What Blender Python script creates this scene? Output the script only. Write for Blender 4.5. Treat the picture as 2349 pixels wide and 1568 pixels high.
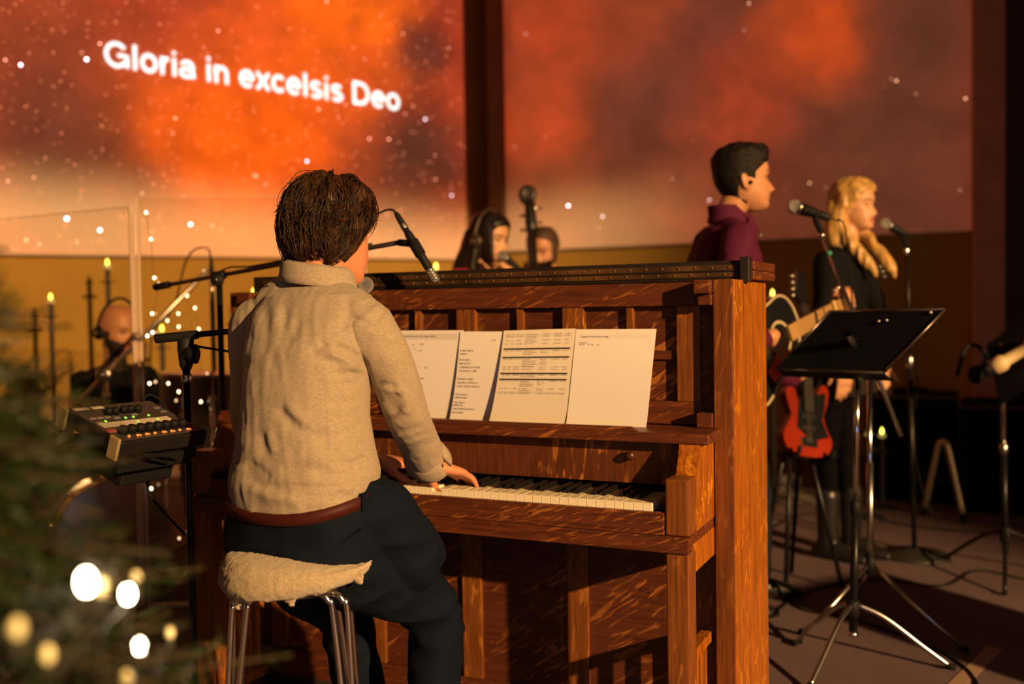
import bpy, bmesh, math, random
import numpy as np
from mathutils import Vector, Matrix, noise as mnoise

for o in list(bpy.data.objects):
    bpy.data.objects.remove(o)
SC = bpy.context.scene
COL = SC.collection
random.seed(7)
RNG = np.random.default_rng(11)

# ---------------------------------------------------------------- camera
FPX = 35.0 / 36.0 * 2349.0
CAM = np.array([1.30907, -2.21496, 1.19631])
YAW, PITCH, ROLL = 0.44274, 0.034926, -0.016564
CF = np.array([-math.sin(YAW) * math.cos(PITCH), math.cos(YAW) * math.cos(PITCH), -math.sin(PITCH)])
_R = np.array([math.cos(YAW), math.sin(YAW), 0.0])
_U = np.cross(_R, CF)
CR = math.cos(ROLL) * _R + math.sin(ROLL) * _U
CU = -math.sin(ROLL) * _R + math.cos(ROLL) * _U


def ray(px, py):
    return CF + CR * (px - 1174.5) / FPX - CU * (py - 784.0) / FPX


def P(px, py, depth):
    """the place that shows at a photo pixel, at a given distance along the view axis (metres)"""
    return Vector(CAM + depth * ray(px, py))


def PA(px, py, axis, val):
    d = ray(px, py)
    return Vector(CAM + d * (val - CAM[axis]) / d[axis])


cam_d = bpy.data.cameras.new('camera')
cam = bpy.data.objects.new('camera', cam_d)
COL.objects.link(cam)
cam_d.sensor_fit = 'HORIZONTAL'
cam_d.sensor_width = 36.0
cam_d.lens = 35.0
cam_d.clip_start = 0.02
m = Matrix.Identity(4)
for i in range(3):
    m[i][0], m[i][1], m[i][2], m[i][3] = CR[i], CU[i], -CF[i], CAM[i]
cam.matrix_world = m
cam_d.dof.use_dof = True
cam_d.dof.focus_distance = 2.32
cam_d.dof.aperture_fstop = 1.7
SC.camera = cam

# ---------------------------------------------------------------- world, lights, exposure
SC.view_settings.view_transform = 'Standard'
SC.view_settings.look = 'None'
SC.view_settings.gamma = 1.0
SC.view_settings.use_curve_mapping = False
SC.view_settings.exposure = 0.0
W = bpy.data.worlds.new('dark_hall')
SC.world = W
W.use_nodes = True
W.node_tree.nodes['Background'].inputs[0].default_value = (1.0, 0.52, 0.25, 1)
W.node_tree.nodes['Background'].inputs[1].default_value = 0.022


def lamp(name, kind, loc, target, energy, color, **kw):
    d = bpy.data.lights.new(name, kind)
    d.energy = energy
    d.color = color
    for k, v in kw.items():
        setattr(d, k, v)
    o = bpy.data.objects.new(name, d)
    COL.objects.link(o)
    o.location = loc
    o.rotation_euler = (Vector(target) - Vector(loc)).to_track_quat('-Z', 'Y').to_euler()
    return o


# profile spot out in the house, far stage right; its framing shutters cut the beam at the top and on the right
KEY = Vector((11.3, -5.6, 4.5))
_az, _el = math.radians(152), math.radians(-10)
key = lamp('stage_spot', 'SPOT', KEY, KEY + Vector((math.cos(_az) * math.cos(_el), math.sin(_az) * math.cos(_el), math.sin(_el))), 14500, (1.0, 0.57, 0.23),
           shadow_soft_size=0.09, spot_size=math.radians(80), spot_blend=0.3)
kd_ = key.data
kd_.use_nodes = True
_N, _L = kd_.node_tree.nodes, kd_.node_tree.links
_tc = _N.new('ShaderNodeTexCoord')
_sp = _N.new('ShaderNodeSeparateXYZ')
_L.new(_tc.outputs['Normal'], _sp.inputs[0])


def _shutter(out, lo, hi):
    d = _N.new('ShaderNodeMath')
    d.operation = 'DIVIDE'
    _L.new(out, d.inputs[0])
    ab = _N.new('ShaderNodeMath')
    ab.operation = 'ABSOLUTE'
    _L.new(_sp.outputs['Z'], ab.inputs[0])
    _L.new(ab.outputs[0], d.inputs[1])
    r_ = _N.new('ShaderNodeMapRange')
    r_.interpolation_type = 'SMOOTHSTEP'
    _L.new(d.outputs[0], r_.inputs['Value'])
    r_.inputs['From Min'].default_value = lo
    r_.inputs['From Max'].default_value = hi
    r_.inputs['To Min'].default_value = 1.0
    r_.inputs['To Max'].default_value = 0.0
    return r_.outputs[0]


_m = _N.new('ShaderNodeMath')
_m.operation = 'MULTIPLY'
# the top shutter sits slightly askew, lower towards the right
_ty = _N.new('ShaderNodeMath')
_ty.operation = 'MULTIPLY_ADD'
_L.new(_sp.outputs['X'], _ty.inputs[0])
_ty.inputs[1].default_value = 0.07
_L.new(_sp.outputs['Y'], _ty.inputs[2])
_L.new(_shutter(_ty.outputs[0], 0.022, 0.054), _m.inputs[0])
_L.new(_shutter(_sp.outputs['X'], 0.185, 0.258), _m.inputs[1])
_L.new(_m.outputs[0], _N['Emission'].inputs['Strength'])
# weak front fill added on the house side, above the camera
lamp('house_fill', 'SPOT', (2.2, -6.0, 3.6), (-0.2, 0.6, 0.9), 55, (1.0, 0.56, 0.26),
     shadow_soft_size=0.4, spot_size=math.radians(60), spot_blend=1.0)
# unseen blue source low on the house side, added for the pole highlights
lamp('low_blue_lamp', 'AREA', (2.7, -3.3, 0.62), (1.0, 1.2, 0.75), 7, (0.30, 0.52, 1.0), shape='RECTANGLE', size=0.9, size_y=0.45)

# ---------------------------------------------------------------- helpers: materials
def new_mat(name):
    m_ = bpy.data.materials.new(name)
    m_.use_nodes = True
    nt = m_.node_tree
    return m_, nt, nt.nodes, nt.links, nt.nodes['Principled BSDF']


def mat(name, col, rough=0.6, metal=0.0, emit=None, estr=0.0, bump=0.0, bscale=200.0, spec=0.5, var=0.0, vscale=8.0,
        alpha=1.0, trans=0.0, sheen=0.0, coat=0.0):
    m_, nt, N, L, b = new_mat(name)
    b.inputs['Base Color'].default_value = (*col, 1)
    b.inputs['Roughness'].default_value = rough
    b.inputs['Metallic'].default_value = metal
    b.inputs['Specular IOR Level'].default_value = spec
    b.inputs['Transmission Weight'].default_value = trans
    b.inputs['Sheen Weight'].default_value = sheen
    b.inputs['Coat Weight'].default_value = coat
    if emit:
        b.inputs['Emission Color'].default_value = (*emit, 1)
        b.inputs['Emission Strength'].default_value = estr
    if bump or var:
        tc = N.new('ShaderNodeTexCoord')
        if bump:
            n = N.new('ShaderNodeTexNoise')
            n.inputs['Scale'].default_value = bscale
            n.inputs['Detail'].default_value = 3
            L.new(tc.outputs['Object'], n.inputs['Vector'])
            bp = N.new('ShaderNodeBump')
            bp.inputs['Strength'].default_value = bump
            bp.inputs['Distance'].default_value = 0.004
            L.new(n.outputs['Fac'], bp.inputs['Height'])
            L.new(bp.outputs['Normal'], b.inputs['Normal'])
        if var:
            n2 = N.new('ShaderNodeTexNoise')
            n2.inputs['Scale'].default_value = vscale
            n2.inputs['Detail'].default_value = 4
            L.new(tc.outputs['Object'], n2.inputs['Vector'])
            r = N.new('ShaderNodeValToRGB')
            r.color_ramp.elements[0].position = 0.3
            r.color_ramp.elements[1].position = 0.7
            r.color_ramp.elements[0].color = (*[c * (1 - var) for c in col], 1)
            r.color_ramp.elements[1].color = (*[min(1, c * (1 + var)) for c in col], 1)
            L.new(n2.outputs['Fac'], r.inputs['Fac'])
            L.new(r.outputs['Color'], b.inputs['Base Color'])
    return m_


def oak(name, axis, dark, light, fleck, fdens=0.55, tilt=0.35, fscale=1.0, flen=7.0):
    """quarter-sawn oak: fine grain along an axis plus pale slanting ray flecks"""
    m_, nt, N, L, b = new_mat(name)
    tc = N.new('ShaderNodeTexCoord')
    oi = N.new('ShaderNodeObjectInfo')
    off = N.new('ShaderNodeVectorMath')
    off.operation = 'SCALE'
    off.inputs[0].default_value = (9.1, 5.3, 13.7)
    L.new(oi.outputs['Random'], off.inputs['Scale'])
    add = N.new('ShaderNodeVectorMath')
    L.new(tc.outputs['Object'], add.inputs[0])
    L.new(off.outputs[0], add.inputs[1])

    def noise(scale_vec, rot, detail, distort, sc=1.0):
        mp = N.new('ShaderNodeMapping')
        mp.vector_type = 'POINT'
        mp.inputs['Rotation'].default_value = rot
        mp.inputs['Scale'].default_value = scale_vec
        mp0 = N.new('ShaderNodeMapping')
        mp0.inputs['Rotation'].default_value = rot
        mp.inputs['Rotation'].default_value = (0, 0, 0)
        L.new(add.outputs[0], mp0.inputs['Vector'])
        L.new(mp0.outputs[0], mp.inputs['Vector'])
        n = N.new('ShaderNodeTexNoise')
        n.inputs['Scale'].default_value = sc
        n.inputs['Detail'].default_value = detail
        n.inputs['Distortion'].default_value = distort
        L.new(mp.outputs[0], n.inputs['Vector'])
        return n

    g = {'x': (6, 120, 120), 'z': (120, 120, 6), 'y': (120, 6, 120)}[axis]
    n1 = noise(g, (0, 0, 0), 4, 0.2)
    r1 = N.new('ShaderNodeValToRGB')
    r1.color_ramp.elements[0].position = 0.3
    r1.color_ramp.elements[1].position = 0.72
    r1.color_ramp.elements[0].color = (*dark, 1)
    r1.color_ramp.elements[1].color = (*light, 1)
    L.new(n1.outputs['Fac'], r1.inputs['Fac'])
    a_, c_ = 16 * fscale, 16 * fscale * flen
    fs = {'x': (a_, c_, c_), 'z': (c_, c_, a_), 'y': (c_, a_, c_)}[axis]
    n2 = noise(fs, (0, tilt, 0), 2, 0.9)
    r2 = N.new('ShaderNodeValToRGB')
    r2.color_ramp.elements[0].position = fdens
    r2.color_ramp.elements[1].position = fdens + 0.09
    r2.color_ramp.elements[0].color = (0, 0, 0, 1)
    r2.color_ramp.elements[1].color = (1, 1, 1, 1)
    L.new(n2.outputs['Fac'], r2.inputs['Fac'])
    n3 = noise((5, 5, 5), (0, 0, 0), 2, 0.0)
    r3 = N.new('ShaderNodeValToRGB')
    r3.color_ramp.elements[0].position = 0.38
    r3.color_ramp.elements[1].position = 0.66
    L.new(n3.outputs['Fac'], r3.inputs['Fac'])
    mul = N.new('ShaderNodeMath')
    mul.operation = 'MULTIPLY'
    L.new(r2.outputs['Color'], mul.inputs[0])
    L.new(r3.outputs['Color'], mul.inputs[1])
    mx = N.new('ShaderNodeMix')
    mx.data_type = 'RGBA'
    L.new(mul.outputs[0], mx.inputs['Factor'])
    L.new(r1.outputs['Color'], mx.inputs['A'])
    mx.inputs['B'].default_value = (*fleck, 1)
    L.new(mx.outputs['Result'], b.inputs['Base Color'])
    b.inputs['Roughness'].default_value = 0.42
    b.inputs['Specular IOR Level'].default_value = 0.4
    bp = N.new('ShaderNodeBump')
    bp.inputs['Strength'].default_value = 0.12
    bp.inputs['Distance'].default_value = 0.002
    L.new(n1.outputs['Fac'], bp.inputs['Height'])
    L.new(bp.outputs['Normal'], b.inputs['Normal'])
    return m_


# ---------------------------------------------------------------- helpers: objects
def tag(o, label=None, cat=None, group=None, kind=None):
    if label:
        o['label'] = label
    if cat:
        o['category'] = cat
    if group:
        o['group'] = group
    if kind:
        o['kind'] = kind
    return o


def empty(name, loc, label, cat, group=None):
    o = bpy.data.objects.new(name, None)
    o.empty_display_size = 0.1
    COL.objects.link(o)
    o.location = loc
    return tag(o, label, cat, group)


def link(name, me, parent=None, mats=None, smooth=False):
    o = bpy.data.objects.new(name, me)
    COL.objects.link(o)
    if mats is not None and not me.materials:
        for mm in (mats if isinstance(mats, (list, tuple)) else [mats]):
            me.materials.append(mm)
    if smooth:
        for p in me.polygons:
            p.use_smooth = True
    if parent is not None:
        o.parent = parent
        # parts are written in world coordinates: keep them there
        o.matrix_parent_inverse = parent_world(parent).inverted()
    return o


def parent_world(o):
    mw = Matrix.LocRotScale(o.location, o.rotation_euler, o.scale)
    if o.parent is not None:
        mw = parent_world(o.parent) @ o.matrix_parent_inverse @ mw
    return mw


class MB:
    """collects shapes in world coordinates into one mesh"""

    def __init__(s):
        s.v = []
        s.f = []
        s.mi = []
        s.cur = 0

    def add(s, v, f):
        o = len(s.v)
        s.v += [tuple(p) for p in v]
        s.f += [tuple(i + o for i in q) for q in f]
        s.mi += [s.cur] * len(f)
        return s

    def box(s, x0, x1, y0, y1, z0, z1, b=0.0):
        if b <= 0:
            v = [(x, y, z) for z in (z0, z1) for y in (y0, y1) for x in (x0, x1)]
            return s.add(v, [(0, 2, 3, 1), (4, 5, 7, 6), (0, 1, 5, 4), (2, 6, 7, 3), (0, 4, 6, 2), (1, 3, 7, 5)])
        bm = bmesh.new()
        bmesh.ops.create_cube(bm, size=1.0)
        for q in bm.verts:
            q.co = ((x0 + x1) / 2 + q.co.x * (x1 - x0), (y0 + y1) / 2 + q.co.y * (y1 - y0), (z0 + z1) / 2 + q.co.z * (z1 - z0))
        bmesh.ops.bevel(bm, geom=bm.edges[:], offset=b, segments=2, affect='EDGES', profile=0.5)
        s.bm(bm)
        return s

    def bm(s, bm):
        bm.verts.index_update()
        s.add([q.co[:] for q in bm.verts], [[q.index for q in f.verts] for f in bm.faces])
        bm.free()
        return s

    def obox(s, c, ax, ay, az, b=0.0):
        """box with half-axis vectors"""
        t = MB().box(-1, 1, -1, 1, -1, 1) if b <= 0 else None
        c, ax, ay, az = Vector(c), Vector(ax), Vector(ay), Vector(az)
        if b > 0:
            lx, ly, lz = ax.length, ay.length, az.length
            t = MB().box(-lx, lx, -ly, ly, -lz, lz, b)
            ax, ay, az = ax / lx, ay / ly, az / lz
        return s.add([c + ax * p[0] + ay * p[1] + az * p[2] for p in t.v], t.f)

    def tube(s, pts, r, n=10, cap=True):
        pts = [Vector(p) for p in pts]
        k = len(pts)
        rs = r if isinstance(r, (list, tuple)) else [r] * k
        t0 = (pts[1] - pts[0]).normalized()
        ref = Vector((0, 0, 1)) if abs(t0.z) < 0.9 else Vector((1, 0, 0))
        u = t0.cross(ref).normalized()
        v, f = [], []
        for i in range(k):
            t = (pts[min(i + 1, k - 1)] - pts[max(i - 1, 0)])
            t = t.normalized() if t.length > 1e-9 else t0
            u = (u - t * u.dot(t))
            u = u.normalized() if u.length > 1e-6 else t.orthogonal().normalized()
            w = t.cross(u)
            for j in range(n):
                a = 2 * math.pi * j / n
                v.append(pts[i] + (u * math.cos(a) + w * math.sin(a)) * rs[i])
        for i in range(k - 1):
            for j in range(n):
                f.append((i * n + j, i * n + (j + 1) % n, (i + 1) * n + (j + 1) % n, (i + 1) * n + j))
        if cap:
            f.append(tuple(range(n))[::-1])
            f.append(tuple((k - 1) * n + j for j in range(n)))
        return s.add(v, f)

    def rev(s, c, axis, prof, n=24):
        """surface of revolution: prof is [(r, h)] along the axis from c"""
        axis = Vector(axis).normalized()
        u = axis.orthogonal().normalized()
        w = axis.cross(u)
        c = Vector(c)
        v, f = [], []
        k = len(prof)
        for r, h in prof:
            for j in range(n):
                a = 2 * math.pi * j / n
                v.append(c + axis * h + (u * math.cos(a) + w * math.sin(a)) * max(r, 1e-5))
        for i in range(k - 1):
            for j in range(n):
                f.append((i * n + j, i * n + (j + 1) % n, (i + 1) * n + (j + 1) % n, (i + 1) * n + j))
        f.append(tuple(range(n))[::-1])
        f.append(tuple((k - 1) * n + j for j in range(n)))
        return s.add(v, f)

    def ball(s, c, r, n=12):
        rr = r if isinstance(r, (tuple, list, Vector)) else (r, r, r)
        v, f = [], []
        m2 = max(6, n // 2 + 2)
        c = Vector(c)
        for i in range(m2 + 1):
            th = math.pi * i / m2
            for j in range(n):
                a = 2 * math.pi * j / n
                sr = max(math.sin(th), 1e-4)
                v.append(c + Vector((rr[0] * sr * math.cos(a), rr[1] * sr * math.sin(a), rr[2] * math.cos(th))))
        for i in range(m2):
            for j in range(n):
                f.append((i * n + j, (i + 1) * n + j, (i + 1) * n + (j + 1) % n, i * n + (j + 1) % n))
        f.append(tuple(range(n)))
        f.append(tuple(m2 * n + j for j in range(n))[::-1])
        return s.add(v, f)

    def prism(s, poly, d):
        """closed polygon (list of 3D points) extruded by vector d"""
        k = len(poly)
        d = Vector(d)
        v = [Vector(p) for p in poly] + [Vector(p) + d for p in poly]
        f = [tuple(range(k)), tuple(range(2 * k - 1, k - 1, -1))]
        f += [(i, i + k, (i + 1) % k + k, (i + 1) % k) for i in range(k)]
        return s.add(v, f)

    def loft(s, rings, n=24, p=2.0):
        """rings: (centre, half-axis u, half-axis v); closed, capped; superellipse exponent p"""
        v, f = [], []
        k = len(rings)
        for c, u, w in rings:
            c, u, w = Vector(c), Vector(u), Vector(w)
            for j in range(n):
                a = 2 * math.pi * j / n
                ca, sa = math.cos(a), math.sin(a)
                x = math.copysign(abs(ca) ** (2 / p), ca)
                y = math.copysign(abs(sa) ** (2 / p), sa)
                v.append(c + u * x + w * y)
        for i in range(k - 1):
            for j in range(n):
                f.append((i * n + j, i * n + (j + 1) % n, (i + 1) * n + (j + 1) % n, (i + 1) * n + j))
        f.append(tuple(range(n))[::-1])
        f.append(tuple((k - 1) * n + j for j in range(n)))
        return s.add(v, f)

    def mesh(s, name):
        me = bpy.data.meshes.new(name)
        me.from_pydata([tuple(p) for p in s.v], [], s.f)
        if any(s.mi):
            me.polygons.foreach_set('material_index', s.mi)
        bm = bmesh.new()
        bm.from_mesh(me)
        bmesh.ops.recalc_face_normals(bm, faces=bm.faces[:])
        bm.to_mesh(me)
        bm.free()
        me.update()
        return me

    def obj(s, name, mats, parent=None, smooth=False, label=None, kind=None):
        o = link(name, s.mesh(name), parent, mats, smooth)
        if label:
            o['label'] = label
        if kind:
            o['kind'] = kind
        return o


def smooth_path(pts, n=6):
    """Catmull-Rom through points"""
    pts = [Vector(p) for p in pts]
    q = [2 * pts[0] - pts[1]] + pts + [2 * pts[-1] - pts[-2]]
    out = []
    for i in range(1, len(q) - 2):
        for j in range(n):
            t = j / n
            a, b, c, d = q[i - 1], q[i], q[i + 1], q[i + 2]
            out.append(0.5 * ((2 * b) + (c - a) * t + (2 * a - 5 * b + 4 * c - d) * t * t + (3 * b - a - 3 * c + d) * t ** 3))
    out.append(pts[-1])
    return out


def smooth_vals(vals, n=6):
    k = len(vals)
    xs = np.linspace(0, k - 1, (k - 1) * n + 1)
    return list(np.interp(xs, range(k), vals))


def limb(mb, pts, radii, n=16, sub=5):
    pp = smooth_path(pts, sub)
    rr = smooth_vals(radii, sub)
    # rounded ends
    d0 = (pp[0] - pp[1]).normalized()
    d1 = (pp[-1] - pp[-2]).normalized()
    pp = [pp[0] + d0 * rr[0] * 0.75, pp[0] + d0 * rr[0] * 0.45] + pp + [pp[-1] + d1 * rr[-1] * 0.45, pp[-1] + d1 * rr[-1] * 0.75]
    rr = [rr[0] * 0.45, rr[0] * 0.85] + rr + [rr[-1] * 0.85, rr[-1] * 0.45]
    return mb.tube(pp, rr, n)


def fused(mb, voxel=0.006, smooth=4, fac=0.5):
    """voxel-union of the shapes collected in mb into one continuous surface -> mesh"""
    me = mb.mesh('tmp')
    o = bpy.data.objects.new('tmp', me)
    COL.objects.link(o)
    r = o.modifiers.new('r', 'REMESH')
    r.mode = 'VOXEL'
    r.voxel_size = voxel
    if smooth:
        sm = o.modifiers.new('s', 'SMOOTH')
        sm.factor = fac
        sm.iterations = smooth
    dg = bpy.context.evaluated_depsgraph_get()
    out = bpy.data.meshes.new_from_object(o.evaluated_get(dg))
    bpy.data.objects.remove(o)
    bpy.data.meshes.remove(me)
    out.materials.clear()
    for p in out.polygons:
        p.use_smooth = True
    return out


def get_co(me):
    a = np.empty(len(me.vertices) * 3)
    me.vertices.foreach_get('co', a)
    return a.reshape(-1, 3)


def get_no(me):
    a = np.empty(len(me.vertices) * 3)
    me.vertices.foreach_get('normal', a)
    return a.reshape(-1, 3)


def set_co(me, a):
    me.vertices.foreach_set('co', a.ravel())
    me.update()


def copy_tree(o, parent=None):
    c = o.copy()
    COL.objects.link(c)
    if parent is not None:
        c.parent = parent
    for ch in [q for q in bpy.data.objects if q.parent == o]:
        copy_tree(ch, c)
    return c


# ---------------------------------------------------------------- shared materials
M_BLACK = mat('black_metal', (0.010, 0.010, 0.011), 0.35, 0.3, spec=0.3)
M_BLACKM = mat('black_matte', (0.007, 0.007, 0.008), 0.6, spec=0.2)
M_RUBBER = mat('black_rubber', (0.007, 0.007, 0.007), 0.8, spec=0.15)
M_CHROME = mat('chrome', (0.75, 0.74, 0.72), 0.12, 1.0)
M_STEEL = mat('steel', (0.5, 0.48, 0.45), 0.28, 1.0)
M_BRASS = mat('aged_brass', (0.45, 0.28, 0.09), 0.35, 0.9)
M_GRILLE = mat('mic_grille', (0.42, 0.42, 0.43), 0.38, 0.9, bump=0.9, bscale=900)
M_WHITEP = mat('white_plastic', (0.7, 0.68, 0.62), 0.5)

# ---------------------------------------------------------------- the room
SY = 5.1          # plane of the wall behind the singers
KL = 1.19


def wpt(x, y):
    return (CAM[0] + (x - CAM[0]) * KL, CAM[1] + (y - CAM[1]) * KL)


LA = Vector((*wpt(-3.691, 1.629), 0))      # a point on the left screen's plane, near end
LB = Vector((*wpt(-2.01, 4.087), 0))       # and at its far corner
LD = (LB - LA).normalized()
LN = Vector((LD.y, -LD.x, 0))              # faces the room
SBZL, SBZ = 1.611, 1.655                   # bottom edges of the two screens


def on_plane(px, py, p0, n):
    d = Vector(ray(px, py))
    c = Vector(CAM)
    return c + d * ((Vector(p0) - c).dot(n) / d.dot(n))


# floor: low-pile carpet of a dull plum brown, worn unevenly
m_, nt, N, L, b = new_mat('plum_carpet')
tc = N.new('ShaderNodeTexCoord')
n1 = N.new('ShaderNodeTexNoise')
n1.inputs['Scale'].default_value = 260
n1.inputs['Detail'].default_value = 3
n2 = N.new('ShaderNodeTexNoise')
n2.inputs['Scale'].default_value = 2.2
n2.inputs['Detail'].default_value = 4
L.new(tc.outputs['Object'], n1.inputs['Vector'])
L.new(tc.outputs['Object'], n2.inputs['Vector'])
r = N.new('ShaderNodeValToRGB')
r.color_ramp.elements[0].color = (0.095, 0.066, 0.072, 1)
r.color_ramp.elements[1].color = (0.20, 0.142, 0.152, 1)
r.color_ramp.elements[0].position = 0.3
r.color_ramp.elements[1].position = 0.7
mx = N.new('ShaderNodeMath')
mx.operation = 'MULTIPLY_ADD'
L.new(n1.outputs['Fac'], mx.inputs[0])
mx.inputs[1].default_value = 0.6
mm2 = N.new('ShaderNodeMath')
mm2.operation = 'MULTIPLY'
L.new(n2.outputs['Fac'], mm2.inputs[0])
mm2.inputs[1].default_value = 0.4
L.new(mm2.outputs[0], mx.inputs[2])
L.new(mx.outputs[0], r.inputs['Fac'])
L.new(r.outputs['Color'], b.inputs['Base Color'])
b.inputs['Roughness'].default_value = 0.95
b.inputs['Specular IOR Level'].default_value = 0.1
bp = N.new('ShaderNodeBump')
bp.inputs['Strength'].default_value = 0.6
bp.inputs['Distance'].default_value = 0.006
L.new(n1.outputs['Fac'], bp.inputs['Height'])
L.new(bp.outputs['Normal'], b.inputs['Normal'])
M_CARPET = m_
tag(MB().box(-9, 7, -7, 9, -0.05, 0).obj('floor', M_CARPET), kind='structure')

M_WALL = mat('painted_wall', (0.42, 0.25, 0.05), 0.9, bump=0.15, bscale=300, spec=0.2, var=0.06, vscale=3)
M_WALLD = mat('dark_painted_trim', (0.16, 0.09, 0.06), 0.85, spec=0.2, var=0.08, vscale=4)
M_WALLB = mat('black_drape', (0.12, 0.075, 0.065), 0.9, spec=0.1)
# left wall behind the left screen
w0 = LA - LD * 5.0
w1 = LB + LD * 0.9
tag(MB().prism([w0 - LN * 0.06, w1 - LN * 0.06, w1 - LN * 0.06 + Vector((0, 0, 4.6)), w0 - LN * 0.06 + Vector((0, 0, 4.6))], -LN * 0.15)
    .obj('wall_left', M_WALL), kind='structure')
# right wall behind the singers
xr0 = PA(1158, 600, 1, SY).x
tag(MB().box(xr0 - 0.02, 4.6, SY + 0.05, SY + 0.2, 0, 4.6).obj('wall_right', M_WALL), kind='structure')
# dark return at the corner between the two screens
pc = P(1110, 560, 8.6)
c0 = PA(1155, 560, 1, SY - 0.05)
tag(MB().prism([(c0.x, SY - 0.06, 0), (c0.x + 0.03, SY + 0.2, 0), (c0.x - 0.25, SY + 1.6, 0), (c0.x - 0.62, SY + 1.9, 0), (c0.x - 0.16, SY + 0.02, 0)], (0, 0, 4.6))
    .obj('trim_1', M_WALLD), kind='structure')
# pilaster right of the right screen, and the dark wing beyond it
a0, a1 = PA(2231, 300, 1, SY - 0.02).x, PA(2306, 300, 1, SY - 0.02).x
tag(MB().box(a0, a1, SY - 0.16, SY + 0.06, 0, 4.6, 0.01).obj('trim_2', mat('russet_pilaster', (0.62, 0.28, 0.19), 0.85, spec=0.2, var=0.1, vscale=5)), kind='structure')
tag(MB().box(a1, 4.6, SY - 0.04, SY + 0.06, 0, 4.6).obj('wall_wing', M_WALLB), kind='structure')
wl = LN * 0.0 - LN * 0.055
tag(MB().prism([w0 + wl, w1 + wl, w1 + wl + Vector((0, 0, 0.12)), w0 + wl + Vector((0, 0, 0.12))], LN * 0.015)
    .obj('baseboard_left', M_WALLD), kind='structure')
tag(MB().box(xr0 + 0.02, a0 - 0.002, SY + 0.03, SY + 0.052, 0, 0.12).obj('baseboard_right', M_WALLD), kind='structure')


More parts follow.
